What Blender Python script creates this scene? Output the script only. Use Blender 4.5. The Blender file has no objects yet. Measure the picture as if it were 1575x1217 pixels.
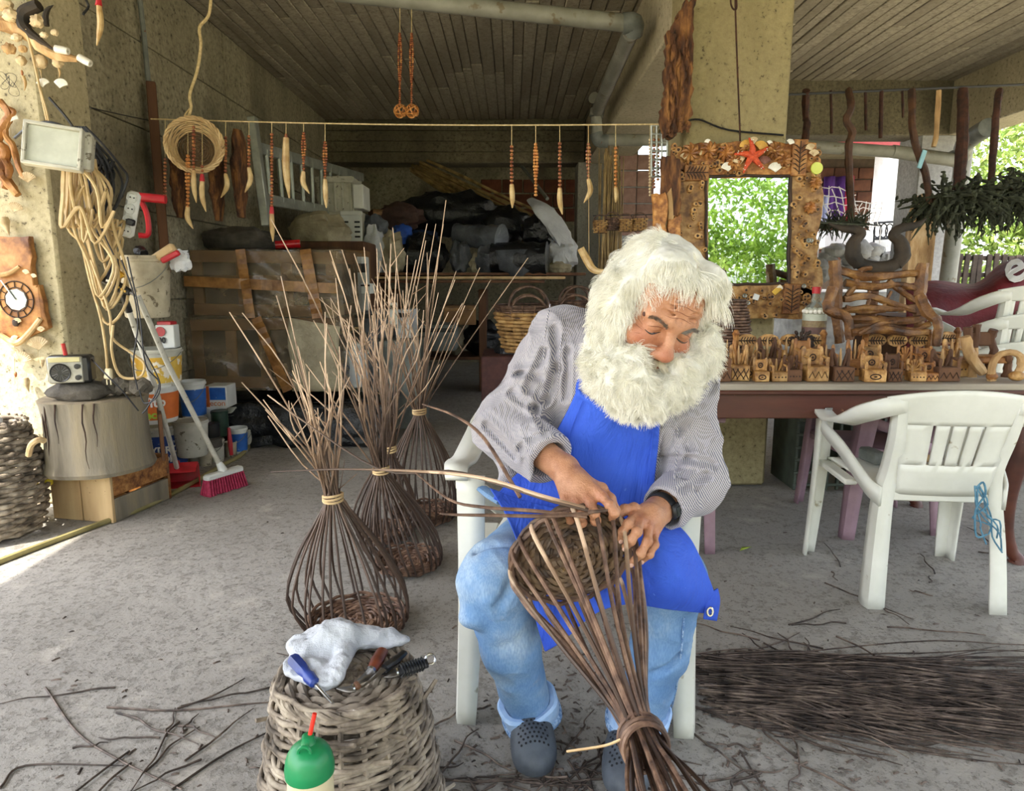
import bpy, math, random
import numpy as np
from mathutils import Vector, Matrix, Euler
from mathutils import noise as mnoise
random.seed(7); RNG = np.random.RandomState(7)
PI = math.pi
scene = bpy.context.scene
COL = scene.collection

# ------------------------------------------------------------------ camera, sky, sun, exposure
CAM_H, F, TH = 1.15, 1050.0, math.atan(178 / 1050.0)
cd = bpy.data.cameras.new('camera'); cd.sensor_width = 36.0; cd.lens = 36.0 * F / 1575.0
cd.clip_start = 0.02; cd.clip_end = 200
cam = bpy.data.objects.new('camera', cd); COL.objects.link(cam)
cam.location = (0, 0, CAM_H); cam.rotation_euler = (PI / 2 - TH, 0, 0)
scene.camera = cam

SUN_DIR = Vector((-0.62, -0.62, 1.25)).normalized()      # towards the sun
world = bpy.data.worlds.new('sky'); scene.world = world; world.use_nodes = True
nt = world.node_tree; nt.nodes.clear()
sky = nt.nodes.new('ShaderNodeTexSky'); sky.sky_type = 'NISHITA'; sky.sun_disc = False
sky.sun_elevation = math.asin(SUN_DIR.z); sky.sun_rotation = math.atan2(SUN_DIR.x, SUN_DIR.y)
sky.dust_density = 2.5; sky.air_density = 1.0; sky.ozone_density = 1.0
hs = nt.nodes.new('ShaderNodeHueSaturation'); hs.inputs['Saturation'].default_value = 0.42
bg = nt.nodes.new('ShaderNodeBackground'); bg.inputs['Strength'].default_value = 0.42
wo = nt.nodes.new('ShaderNodeOutputWorld')
nt.links.new(sky.outputs[0], hs.inputs['Color']); nt.links.new(hs.outputs[0], bg.inputs['Color'])
nt.links.new(bg.outputs[0], wo.inputs['Surface'])
sd = bpy.data.lights.new('sun', 'SUN'); sd.energy = 5.0; sd.angle = math.radians(0.6); sd.color = (1.0, 0.93, 0.80)
sun = bpy.data.objects.new('sun', sd); COL.objects.link(sun)
sun.rotation_euler = SUN_DIR.to_track_quat('Z', 'Y').to_euler(); sun.location = (-6, -4, 9)
vs = scene.view_settings
scene.display_settings.display_device = 'sRGB'
vs.view_transform = 'Standard'; vs.look = 'None'; vs.gamma = 1.0; vs.use_curve_mapping = False
vs.exposure = 1.12
scene.cycles.max_bounces = 10; scene.cycles.diffuse_bounces = 6; scene.cycles.glossy_bounces = 4
scene.cycles.transparent_max_bounces = 8
scene.cycles.sample_clamp_indirect = 6.0

# ------------------------------------------------------------------ where a pixel of the photograph looks
CT, ST = math.cos(TH), math.sin(TH)
def ray(u, v):
    a = (u - 787.5) / F; b = (v - 608.5) / F
    return Vector((a, CT - b * ST, -ST - b * CT))
def P(u, v, Y):
    d = ray(u, v); t = Y / d.y
    return Vector((d.x * t, Y, CAM_H + d.z * t))
def PZ(u, v, z=0.0):
    d = ray(u, v); t = (z - CAM_H) / d.z
    return Vector((d.x * t, d.y * t, z))
def PXX(u, v, X):
    d = ray(u, v); t = X / d.x
    return Vector((X, d.y * t, CAM_H + d.z * t))

# ------------------------------------------------------------------ materials
def lin(c):
    if isinstance(c, str):
        c = c.lstrip('#'); c = [int(c[i:i + 2], 16) / 255 for i in (0, 2, 4)]
        c = [x / 12.92 if x <= .04045 else ((x + .055) / 1.055) ** 2.4 for x in c]
    return (c[0], c[1], c[2], 1.0)
_M = {}
class NB:
    def __init__(s, name):
        s.m = bpy.data.materials.new(name); s.m.use_nodes = True; s.t = s.m.node_tree; s.t.nodes.clear()
        s.o = s.n('ShaderNodeOutputMaterial'); s.b = s.n('ShaderNodeBsdfPrincipled')
        s.l(s.b.outputs[0], s.o.inputs['Surface'])
        tc = s.n('ShaderNodeTexCoord'); s.co = tc.outputs['Object']; s.gen = tc.outputs['Generated']
    def n(s, t, **kw):
        x = s.t.nodes.new(t)
        for k, v in kw.items(): setattr(x, k, v)
        return x
    def l(s, a, b): s.t.links.new(a, b)
    def mapping(s, sc=(1, 1, 1), rot=(0, 0, 0), co=None):
        m = s.n('ShaderNodeMapping'); m.inputs['Scale'].default_value = sc; m.inputs['Rotation'].default_value = rot
        s.l(co or s.co, m.inputs[0]); return m.outputs[0]
    def noise(s, scale, detail=4, rough=.55, co=None, dist=0.0):
        x = s.n('ShaderNodeTexNoise'); x.inputs['Scale'].default_value = scale; x.inputs['Detail'].default_value = detail
        x.inputs['Roughness'].default_value = rough; x.inputs['Distortion'].default_value = dist
        s.l(co or s.co, x.inputs['Vector']); return x.outputs['Fac']
    def ramp(s, fac, stops):
        r = s.n('ShaderNodeValToRGB'); e = r.color_ramp.elements
        while len(e) < len(stops): e.new(.5)
        for q, (p, c) in zip(e, stops): q.position = p; q.color = lin(c) if not isinstance(c, (int, float)) else (c, c, c, 1)
        s.l(fac, r.inputs[0]); return r.outputs[0]
    def mix(s, fac, a, b, mode='MIX'):
        m = s.n('ShaderNodeMix'); m.data_type = 'RGBA'; m.blend_type = mode
        if isinstance(fac, (int, float)): m.inputs[0].default_value = fac
        else: s.l(fac, m.inputs[0])
        for v, i in ((a, 6), (b, 7)):
            if isinstance(v, (str, tuple, list)): m.inputs[i].default_value = lin(v)
            else: s.l(v, m.inputs[i])
        return m.outputs[2]
    def math(s, op, a, b=0.0, c=0.0):
        m = s.n('ShaderNodeMath'); m.operation = op
        for v, i in ((a, 0), (b, 1), (c, 2)):
            if isinstance(v, (int, float)): m.inputs[i].default_value = v
            else: s.l(v, m.inputs[i])
        return m.outputs[0]
    def base(s, c):
        if isinstance(c, (str, tuple, list)): s.b.inputs['Base Color'].default_value = lin(c)
        else: s.l(c, s.b.inputs['Base Color'])
    def bump(s, h, strength=.3, dist=.01):
        b = s.n('ShaderNodeBump'); b.inputs['Strength'].default_value = strength; b.inputs['Distance'].default_value = dist
        s.l(h, b.inputs['Height']); s.l(b.outputs[0], s.b.inputs['Normal'])
    def rough(s, v):
        if isinstance(v, (int, float)): s.b.inputs['Roughness'].default_value = v
        else: s.l(v, s.b.inputs['Roughness'])
def mat(name, c1, c2=None, scale=12, rough=.65, bump=.25, bd=.004, bscale=None, metal=0, stretch=(1, 1, 1), c3=None, lo=.35, hi=.65,
        vary=.0, spots=None, spot_scale=40, spot_at=.62, spec=None, trans=0, alpha=None, sub=0, coat=0):
    if name in _M: return _M[name]
    b = NB(name); c2 = c2 or c1
    co = b.mapping(stretch)
    fac = b.noise(scale, 6, .6, co)
    st = [(lo, c1), (hi, c2)] if not c3 else [(lo, c1), ((lo + hi) / 2, c2), (hi, c3)]
    c = b.ramp(fac, st)
    if spots:
        f2 = b.ramp(b.noise(spot_scale, 3, .6), [(spot_at, 0.0), (spot_at + .05, 1.0)])
        c = b.mix(f2, c, spots)
    if vary:
        oi = b.n('ShaderNodeObjectInfo'); h = b.n('ShaderNodeHueSaturation')
        v = b.math('MULTIPLY_ADD', oi.outputs['Random'], 2 * vary, 1 - vary)
        b.l(v, h.inputs['Value']); b.l(c, h.inputs['Color']); c = h.outputs[0]
    b.base(c); b.rough(rough); b.b.inputs['Metallic'].default_value = metal
    if bump: b.bump(b.noise(bscale or scale * 4, 5, .65, co), bump, bd)
    if spec is not None: b.b.inputs['Specular IOR Level'].default_value = spec
    if trans: b.b.inputs['Transmission Weight'].default_value = trans
    if sub: b.b.inputs['Subsurface Weight'].default_value = sub; b.b.inputs['Subsurface Radius'].default_value = (.01, .004, .002)
    if coat: b.b.inputs['Coat Weight'].default_value = coat; b.b.inputs['Coat Roughness'].default_value = .15
    if alpha is not None: b.b.inputs['Alpha'].default_value = alpha
    _M[name] = b.m; return b.m

# ------------------------------------------------------------------ mesh building
def V(*a): return Vector(a if len(a) > 1 else a[0])
def rot_to(d):          # matrix whose Z axis is d
    return Vector(d).normalized().to_track_quat('Z', 'Y').to_matrix()
def rz(a): return Matrix.Rotation(a, 3, 'Z')
def rx(a): return Matrix.Rotation(a, 3, 'X')
def ry(a): return Matrix.Rotation(a, 3, 'Y')
def cat_rom(pts, n=4):
    pts = [Vector(p) for p in pts]
    if len(pts) < 3: return [pts[0].lerp(pts[-1], i / n) for i in range(n + 1)]
    q = [pts[0] * 2 - pts[1]] + pts + [pts[-1] * 2 - pts[-2]]; out = []
    for i in range(1, len(q) - 2):
        a, b, c, d = q[i - 1:i + 3]
        for k in range(n):
            t = k / n
            out.append(.5 * ((2 * b) + (c - a) * t + (2 * a - 5 * b + 4 * c - d) * t * t + (3 * b - a - 3 * c + d) * t ** 3))
    out.append(pts[-1]); return out
class MB:
    def __init__(s): s.v = []; s.f = []; s.mi = []; s.cur = 0
    def add(s, vs_, fs):
        o = len(s.v); s.v.extend([tuple(x) for x in vs_]); s.f.extend([tuple(i + o for i in f) for f in fs]); s.mi.extend([s.cur] * len(fs)); return s
    def box(s, c, size, R=None, bev=0.0, taper=1.0):
        hx, hy, hz = [x / 2 for x in size]; c = Vector(c); R = R or Matrix.Identity(3)
        if bev <= 0:
            vs_ = [(x * (taper if z > 0 else 1), y * (taper if z > 0 else 1), z) for z in (-hz, hz) for x, y in ((-hx, -hy), (hx, -hy), (hx, hy), (-hx, hy))]
            fs = [(3, 2, 1, 0), (4, 5, 6, 7), (0, 1, 5, 4), (1, 2, 6, 5), (2, 3, 7, 6), (3, 0, 4, 7)]
            return s.add([c + R @ Vector(v) for v in vs_], fs)
        b = min(bev, hx * .8, hy * .8, hz * .8); vs_ = []; idx = {}
        for sx in (-1, 1):
            for sy in (-1, 1):
                for sz in (-1, 1):
                    tp = taper if sz > 0 else 1
                    for k, q in enumerate(((hx, hy - b, hz - b), (hx - b, hy, hz - b), (hx - b, hy - b, hz))):
                        idx[(sx, sy, sz, k)] = len(vs_); vs_.append(c + R @ Vector((sx * q[0] * tp, sy * q[1] * tp, sz * q[2])))
        I = idx; fs = []
        for a in (-1, 1):
            q = [I[(a, -1, -1, 0)], I[(a, 1, -1, 0)], I[(a, 1, 1, 0)], I[(a, -1, 1, 0)]]; fs.append(q if a > 0 else q[::-1])
            q = [I[(-1, a, -1, 1)], I[(-1, a, 1, 1)], I[(1, a, 1, 1)], I[(1, a, -1, 1)]]; fs.append(q if a > 0 else q[::-1])
            q = [I[(-1, -1, a, 2)], I[(1, -1, a, 2)], I[(1, 1, a, 2)], I[(-1, 1, a, 2)]]; fs.append(q if a > 0 else q[::-1])
        for a in (-1, 1):
            for d in (-1, 1):
                q = [I[(a, d, -1, 0)], I[(a, d, -1, 1)], I[(a, d, 1, 1)], I[(a, d, 1, 0)]]; fs.append(q if a * d > 0 else q[::-1])
                q = [I[(a, -1, d, 0)], I[(a, 1, d, 0)], I[(a, 1, d, 2)], I[(a, -1, d, 2)]]; fs.append(q if a * d > 0 else q[::-1])
                q = [I[(-1, a, d, 1)], I[(-1, a, d, 2)], I[(1, a, d, 2)], I[(1, a, d, 1)]]; fs.append(q if a * d > 0 else q[::-1])
                for e in (-1, 1):
                    q = [I[(a, d, e, 0)], I[(a, d, e, 1)], I[(a, d, e, 2)]]; fs.append(q if a * d * e > 0 else q[::-1])
        return s.add(vs_, fs)
    def tube(s, pts, r, n=8, caps=True, closed=False, flat=1.0, jit=0.0):
        pts = [Vector(p) for p in pts]; m = len(pts)
        if isinstance(r, (int, float)): r = [r] * m
        if len(r) != m: r = list(np.interp(np.linspace(0, 1, m), np.linspace(0, 1, len(r)), r))
        vs_ = []; up = None
        for i, p in enumerate(pts):
            d = (pts[(i + 1) % m] - pts[i - 1]) if closed else (pts[min(i + 1, m - 1)] - pts[max(i - 1, 0)])
            if d.length < 1e-9: d = Vector((0, 0, 1))
            d.normalize()
            if up is None:
                up = Vector((0, 0, 1)) if abs(d.z) < .9 else Vector((1, 0, 0))
            x = up - d * up.dot(d)
            if x.length < 1e-6: x = d.orthogonal()
            x.normalize(); up = x; y = d.cross(x)
            for k in range(n):
                a = 2 * PI * k / n; rr = r[i] * (1 + (random.uniform(-jit, jit) if jit else 0))
                vs_.append(p + x * (math.cos(a) * rr * flat) + y * (math.sin(a) * rr))
        fs = []
        for i in range(m if closed else m - 1):
            j = (i + 1) % m
            for k in range(n):
                k2 = (k + 1) % n; fs.append((i * n + k, i * n + k2, j * n + k2, j * n + k))
        if caps and not closed: fs.append(tuple(range(n - 1, -1, -1))); fs.append(tuple((m - 1) * n + k for k in range(n)))
        return s.add(vs_, fs)
    def lathe(s, prof, c=(0, 0, 0), R=None, n=24, caps=False, sx=1.0, sy=1.0, wob=None):
        c = Vector(c); R = R or Matrix.Identity(3); vs_ = []; m = len(prof)
        for i, (r, z) in enumerate(prof):
            for k in range(n):
                a = 2 * PI * k / n; w = 1 + (wob(a, z) if wob else 0)
                vs_.append(c + R @ Vector((math.cos(a) * r * sx * w, math.sin(a) * r * sy * w, z)))
        fs = []
        for i in range(m - 1):
            for k in range(n):
                k2 = (k + 1) % n; fs.append((i * n + k, i * n + k2, (i + 1) * n + k2, (i + 1) * n + k))
        if caps: fs.append(tuple(range(n - 1, -1, -1))); fs.append(tuple((m - 1) * n + k for k in range(n)))
        return s.add(vs_, fs)
    def ell(s, c, r, R=None, nu=12, nv=8, wob=0.0, seed=0.0, fq=3.0):
        c = Vector(c); R = R or Matrix.Identity(3)
        if isinstance(r, (int, float)): r = (r, r, r)
        vs_ = []
        for j in range(nv + 1):
            th = PI * j / nv
            for i in range(nu):
                ph = 2 * PI * i / nu; d = Vector((math.sin(th) * math.cos(ph), math.sin(th) * math.sin(ph), math.cos(th)))
                w = 1 + (wob * mnoise.noise(d * fq + Vector((seed, seed * 1.7, 0))) if wob else 0)
                vs_.append(c + R @ Vector((d.x * r[0] * w, d.y * r[1] * w, d.z * r[2] * w)))
        fs = []
        for j in range(nv):
            for i in range(nu):
                i2 = (i + 1) % nu; fs.append((j * nu + i, (j + 1) * nu + i, (j + 1) * nu + i2, j * nu + i2))
        return s.add(vs_, fs)
    def grid(s, fn, nu, nv, closed_u=False):
        vs_ = [fn(i / (nu if closed_u else nu - 1), j / (nv - 1)) for j in range(nv) for i in range(nu)]
        fs = []
        for j in range(nv - 1):
            for i in range(nu if closed_u else nu - 1):
                i2 = (i + 1) % nu; fs.append((j * nu + i, j * nu + i2, (j + 1) * nu + i2, (j + 1) * nu + i))
        return s.add(vs_, fs)
    def prism(s, poly, depth, M):          # poly in local xy, extruded along local z by depth (centred); M 4x4
        n = len(poly); vs_ = [M @ Vector((x, y, -depth / 2)) for x, y in poly] + [M @ Vector((x, y, depth / 2)) for x, y in poly]
        fs = [tuple(range(n - 1, -1, -1)), tuple(range(n, 2 * n))] + [(i, (i + 1) % n, n + (i + 1) % n, n + i) for i in range(n)]
        return s.add(vs_, fs)
    def origin_base(s):
        a = np.array(s.v); return Vector(((a[:, 0].min() + a[:, 0].max()) / 2, (a[:, 1].min() + a[:, 1].max()) / 2, a[:, 2].min()))
    def build(s, name, m, parent=None, angle=38, smooth=True, origin=None, clean=False):
        o0 = Vector(origin) if origin is not None else (wloc(parent) if parent is not None else Vector((0, 0, 0)))
        me = bpy.data.meshes.new(name)
        a = np.array(s.v, dtype=float) - np.array(o0)
        me.from_pydata(a.tolist(), [], s.f)
        return finish(me, name, m, parent, angle, smooth, o0 if parent is None else None, s.mi)
def wloc(o):
    p = Vector(o.location)
    while o.parent: o = o.parent; p = p + Vector(o.location)
    return p
def finish(me, name, m, parent=None, angle=38, smooth=True, loc=None, mi=None):
    ms = m if isinstance(m, (list, tuple)) else [m]
    for x in ms: me.materials.append(x)
    if mi is not None and len(ms) > 1: me.polygons.foreach_set('material_index', mi)
    if smooth:
        me.polygons.foreach_set('use_smooth', [True] * len(me.polygons))
        if angle < 179: me.set_sharp_from_angle(angle=math.radians(angle))
    me.update()
    o = bpy.data.objects.new(name, me); COL.objects.link(o)
    if parent is not None: o.parent = parent
    if loc is not None: o.location = loc
    return o
def solidify(o, t, off=0.0):
    md = o.modifiers.new('thickness', 'SOLIDIFY'); md.thickness = t; md.offset = off; return o
def subsurf(o, lv=1):
    md = o.modifiers.new('smooth', 'SUBSURF'); md.levels = lv; md.render_levels = lv; return o
def thing(name, label, cat, loc=(0, 0, 0), group=None):
    o = bpy.data.objects.new(name, None); COL.objects.link(o); o.location = loc; o.empty_display_size = .05
    o['label'] = label; o['category'] = cat
    if group: o['group'] = group
    return o
def tag(o, label, cat, group=None, kind=None):
    o['label'] = label; o['category'] = cat
    if group: o['group'] = group
    if kind: o['kind'] = kind
    return o
def one(name, label, cat, mb, m, group=None, **kw):       # a thing that is one mesh
    o = mb.build(name, m, None, origin=mb.origin_base(), **kw); return tag(o, label, cat, group)
def struct(name, mb, m, **kw):
    o = mb.build(name, m, None, origin=mb.origin_base(), **kw); o['kind'] = 'structure'; return o
def copy_tree(o, parent=None):
    c = o.copy(); COL.objects.link(c); c.parent = parent
    for ch in [x for x in o.children]: copy_tree(ch, c)
    return c
def place(root, loc, rot=0.0, label=None, scale=None, group=None):
    c = copy_tree(root); c.location = loc; c.rotation_euler = (0, 0, rot)
    if label: c['label'] = label
    if scale: c.scale = (scale,) * 3 if isinstance(scale, (int, float)) else scale
    if group: c['group'] = group
    return c
def text_mesh(body, size, extrude=0.0, shear=0.0, bold=0.0):
    cu = bpy.data.curves.new('lettering', 'FONT'); cu.body = body; cu.size = size; cu.align_x = 'CENTER'; cu.align_y = 'CENTER'
    cu.extrude = extrude; cu.shear = shear; cu.offset = bold; cu.resolution_u = 3
    ob = bpy.data.objects.new('lettering', cu); COL.objects.link(ob)
    me = bpy.data.meshes.new_from_object(ob.evaluated_get(bpy.context.evaluated_depsgraph_get()))
    vs_ = [Vector(v.co) for v in me.vertices]; fs = [tuple(p.vertices) for p in me.polygons]
    bpy.data.objects.remove(ob); bpy.data.curves.remove(cu); bpy.data.meshes.remove(me)
    return vs_, fs

# ------------------------------------------------------------------ solid fields (bodies and clothes): smooth unions turned into one surface
class SDF:
    def __init__(s, lo, hi, h):
        s.h = h; s.lo = np.array(lo, float); s.n = np.ceil((np.array(hi) - s.lo) / h).astype(int) + 1
        s.f = np.full(s.n, 1.0, np.float32)
    def sub(s, lo, hi):
        a = np.clip(np.floor((np.array(lo) - s.lo) / s.h).astype(int), 0, s.n); b = np.clip(np.ceil((np.array(hi) - s.lo) / s.h).astype(int) + 1, 0, s.n)
        sl = tuple(slice(x, y) for x, y in zip(a, b))
        ax = [(np.arange(x, y) * s.h + l).astype(np.float32) for x, y, l in zip(a, b, s.lo)]
        return sl, ax[0][:, None, None], ax[1][None, :, None], ax[2][None, None, :]
    def put(s, sl, d, k, op):
        f = s.f[sl]
        if f.size == 0: return
        if op == 'sub': d = -d; g = -f; g2 = d; # smooth max(f,-d)
        if op == 'add':
            h = np.maximum(k - np.abs(f - d), 0) / max(k, 1e-6); s.f[sl] = np.minimum(f, d) - h * h * k * .25
        elif op == 'sub':
            h = np.maximum(k - np.abs(f - d), 0) / max(k, 1e-6); s.f[sl] = np.maximum(f, d) + h * h * k * .25
    def cone(s, a, b, r1, r2, k=.01, op='add', sq=None):
        a = np.array(a, float); b = np.array(b, float); R = max(r1, r2) + k + 3 * s.h
        sl, x, y, z = s.sub(np.minimum(a, b) - R, np.maximum(a, b) + R)
        ba = b - a; L2 = max(float(ba @ ba), 1e-9)
        px, py, pz = x - a[0], y - a[1], z - a[2]
        t = np.clip((px * ba[0] + py * ba[1] + pz * ba[2]) / L2, 0, 1)
        d = np.sqrt((px - t * ba[0]) ** 2 + (py - t * ba[1]) ** 2 + (pz - t * ba[2]) ** 2) - (r1 + (r2 - r1) * t)
        s.put(sl, d.astype(np.float32), k, op)
    def chain(s, pts, rs, k=.01):
        for i in range(len(pts) - 1): s.cone(pts[i], pts[i + 1], rs[i], rs[i + 1], k)
    def ell(s, c, r, R=None, k=.01, op='add'):
        c = np.array(c, float); r = np.array(r, float); M = np.array(R if R is not None else np.eye(3), float)
        ext = np.sqrt(((M * r) ** 2).sum(1)) + k + 3 * s.h
        sl, x, y, z = s.sub(c - ext, c + ext)
        px, py, pz = x - c[0], y - c[1], z - c[2]
        q = [(px * M[0, i] + py * M[1, i] + pz * M[2, i]) for i in range(3)]
        k0 = np.sqrt(sum((q[i] / r[i]) ** 2 for i in range(3))); k1 = np.sqrt(sum((q[i] / r[i] ** 2) ** 2 for i in range(3)))
        s.put(sl, (k0 * (k0 - 1) / np.maximum(k1, 1e-6)).astype(np.float32), k, op)
    def half(s, p, n, k=.01, lo=None, hi=None):     # cut away what lies on the side n of the plane through p
        p = np.array(p, float); n = np.array(n, float); n /= np.linalg.norm(n)
        sl, x, y, z = s.sub(lo if lo is not None else s.lo, hi if hi is not None else s.lo + s.n * s.h)
        d = ((x - p[0]) * n[0] + (y - p[1]) * n[1] + (z - p[2]) * n[2]).astype(np.float32)
        f = s.f[sl]; h = np.maximum(k - np.abs(f - d), 0) / k; s.f[sl] = np.maximum(f, d) + h * h * k * .25
    def mesh(s):
        f = s.f; ins = f < 0
        c = np.zeros(tuple(n - 1 for n in s.n), np.int8)
        for dx in (0, 1):
            for dy in (0, 1):
                for dz in (0, 1): c += ins[dx:s.n[0] - 1 + dx, dy:s.n[1] - 1 + dy, dz:s.n[2] - 1 + dz]
        act = (c > 0) & (c < 8); I = np.argwhere(act); idx = -np.ones(act.shape, np.int32); idx[act] = np.arange(len(I))
        cor = np.array([(a, b, d) for a in (0, 1) for b in (0, 1) for d in (0, 1)])
        vals = np.stack([f[I[:, 0] + a, I[:, 1] + b, I[:, 2] + d] for a, b, d in cor], 1)
        acc = np.zeros((len(I), 3)); cnt = np.zeros(len(I))
        for i in range(8):
            for j in range(i + 1, 8):
                if np.abs(cor[i] - cor[j]).sum() == 1:
                    m = (vals[:, i] < 0) != (vals[:, j] < 0); t = vals[m, i] / (vals[m, i] - vals[m, j])
                    acc[m] += cor[i] + (cor[j] - cor[i]) * t[:, None]; cnt[m] += 1
        verts = (I + acc / cnt[:, None]) * s.h + s.lo
        faces = []
        for ax in range(3):
            b, d = [q for q in range(3) if q != ax]
            s0 = [slice(1, n - 1) for n in s.n]; s0[ax] = slice(0, s.n[ax] - 1); s1 = list(s0); s1[ax] = slice(1, s.n[ax])
            A, B = ins[tuple(s0)], ins[tuple(s1)]; E = np.argwhere(A != B); off = np.ones(3, int); off[ax] = 0; E = E + off
            inside = ins[E[:, 0], E[:, 1], E[:, 2]]
            def cell(ob, od):
                q = E.copy(); q[:, b] += ob; q[:, d] += od; return idx[q[:, 0], q[:, 1], q[:, 2]]
            Q = np.stack([cell(-1, -1), cell(0, -1), cell(0, 0), cell(-1, 0)], 1)
            flip = inside if ax != 1 else ~inside
            Q[~flip] = Q[~flip][:, ::-1]; faces.append(Q)
        return verts, np.concatenate(faces)
def np_mesh(name, verts, faces):
    me = bpy.data.meshes.new(name); nf = len(faces); k = faces.shape[1]
    me.vertices.add(len(verts)); me.vertices.foreach_set('co', np.asarray(verts, np.float32).ravel())
    me.loops.add(nf * k); me.loops.foreach_set('vertex_index', np.asarray(faces, np.int32).ravel())
    me.polygons.add(nf); me.polygons.foreach_set('loop_start', np.arange(0, nf * k, k, dtype=np.int32))
    me.update(calc_edges=True); me.validate(); return me
def vnoise(p, seed=0):     # smooth value noise for arrays of points, -1..1
    p = np.asarray(p, float); i = np.floor(p).astype(np.int64); f = p - i; f = f * f * (3 - 2 * f); out = 0
    for a in (0, 1):
        for b in (0, 1):
            for c in (0, 1):
                h = ((i[:, 0] + a) * 73856093) ^ ((i[:, 1] + b) * 19349663) ^ ((i[:, 2] + c) * 83492791) ^ (seed * 2654435761)
                h = (h ^ (h >> 13)) * 1274126177 & 0xffffffff; r = (h % 65536) / 32768.0 - 1
                out = out + r * (f[:, 0] if a else 1 - f[:, 0]) * (f[:, 1] if b else 1 - f[:, 1]) * (f[:, 2] if c else 1 - f[:, 2])
    return out
# ================================================================== the open ground floor of an unfinished concrete house
XW, ZC, YB = -2.30, 3.08, 9.6
def concrete(name, c1, c2, c3, pits='#2c281f', scale=1.6, pit_at=.585, pit_scale=34, streak=(1, 1, .25), bump=.5, rough=.92, stain=None):
    if name in _M: return _M[name]
    b = NB(name); co = b.mapping(streak)
    c = b.ramp(b.noise(scale, 8, .62, co), [(.3, c1), (.5, c2), (.72, c3)])
    g = b.noise(34, 6, .7); pit = b.ramp(b.noise(pit_scale, 4, .8), [(pit_at, 0.0), (pit_at + .05, .8)])
    c = b.mix(b.ramp(g, [(.38, .0), (.62, .7)]), c, c1); c = b.mix(pit, c, pits)
    if stain: c = b.mix(b.ramp(b.noise(.9, 4, .6), [(.52, 0.0), (.66, .75)]), c, stain)
    b.base(c); b.rough(rough)
    h = b.math('SUBTRACT', b.math('ADD', b.math('MULTIPLY', b.noise(7, 8, .7), .6), b.math('MULTIPLY', g, .5)), b.math('MULTIPLY', pit, .6))
    b.bump(h, bump, .02); _M[name] = b.m; return b.m
m_wall = concrete('board marked wall concrete', '#6b6552', '#958e76', '#b8b098', pit_at=.61, stain='#544e3e', bump=.8)
m_pillar = concrete('sun bleached pillar concrete', '#9c9274', '#bdb393', '#d2c9ad', pits='#4a4334', pit_at=.60)
m_column = concrete('ochre column concrete', '#857a58', '#a0946d', '#b5aa82', pits='#453b2a', pit_at=.615)
m_beam = concrete('pale beam concrete', '#a0977d', '#bab096', '#cec5ac', pit_at=.60)
m_dark_beam = concrete('darkened beam concrete', '#4d473a', '#6b6450', '#857d66', pit_at=.60)  # on the right beam this dark tone paints in its backlit shade
m_ceil = concrete('board marked ceiling concrete', '#857c6b', '#a89f8c', '#c4bba6', pits='#3c372c', streak=(1, .12, 1), scale=3, pit_at=.62)
m_ceil_base = mat('ceiling joint shadow line', '#4c473b', '#5e5848', rough=.95)
def _floor():
    b = NB('rough cement floor')
    c = b.ramp(b.noise(1.3, 8, .6), [(.3, '#86827b'), (.5, '#9d9992'), (.72, '#b2aea6')])
    cr = b.n('ShaderNodeTexVoronoi'); cr.feature = 'DISTANCE_TO_EDGE'; cr.inputs['Scale'].default_value = .75
    wv = b.n('ShaderNodeMix'); wv.data_type = 'VECTOR'; wv.inputs[0].default_value = .2; b.l(b.co, wv.inputs[4])
    nn = b.n('ShaderNodeTexNoise'); nn.inputs['Scale'].default_value = 2.2; nn.inputs['Detail'].default_value = 5; b.l(b.co, nn.inputs['Vector']); b.l(nn.outputs['Color'], wv.inputs[5])
    b.l(wv.outputs[1], cr.inputs['Vector'])
    crack = b.ramp(cr.outputs['Distance'], [(0.0, .7), (.0022, .0)])
    pit = b.ramp(b.noise(30, 6, .75), [(.53, 0.0), (.60, .5)])
    sp = b.ramp(b.noise(95, 3, .7), [(.58, 0.0), (.65, .6)])
    wide = b.ramp(b.noise(2.6, 5, .6), [(.42, 0.0), (.64, .5)])
    c = b.mix(wide, c, '#85807a'); c = b.mix(pit, c, '#69645c'); c = b.mix(sp, c, '#4d473e'); c = b.mix(b.math('MULTIPLY', crack, .0), c, '#4c453b')
    pale = b.ramp(b.noise(5.5, 5, .65), [(.58, 0.0), (.72, .5)]); c = b.mix(pale, c, '#c2bbb0')
    b.base(c); b.rough(.9)
    h = b.math('SUBTRACT', b.math('ADD', b.math('MULTIPLY', b.noise(6, 8, .7), .8), b.math('MULTIPLY', b.noise(45, 5, .7), .35)), b.math('ADD', b.math('MULTIPLY', crack, .05), b.math('MULTIPLY', pit, .5)))
    b.bump(h, .55, .02); return b.m
m_floor = _floor()
m_earth = mat('pale dry yard', '#b5a888', '#cfc4a6', scale=1.5, rough=.95, bump=.4)

mb = MB(); mb.box((1.0, 4.4, -.06), (6.8, 11.2, .12)); struct('floor', mb, m_floor)
mb = MB(); mb.box((0, 6, -.16), (60, 60, .10)); g = struct('ground', mb, m_earth)
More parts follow.
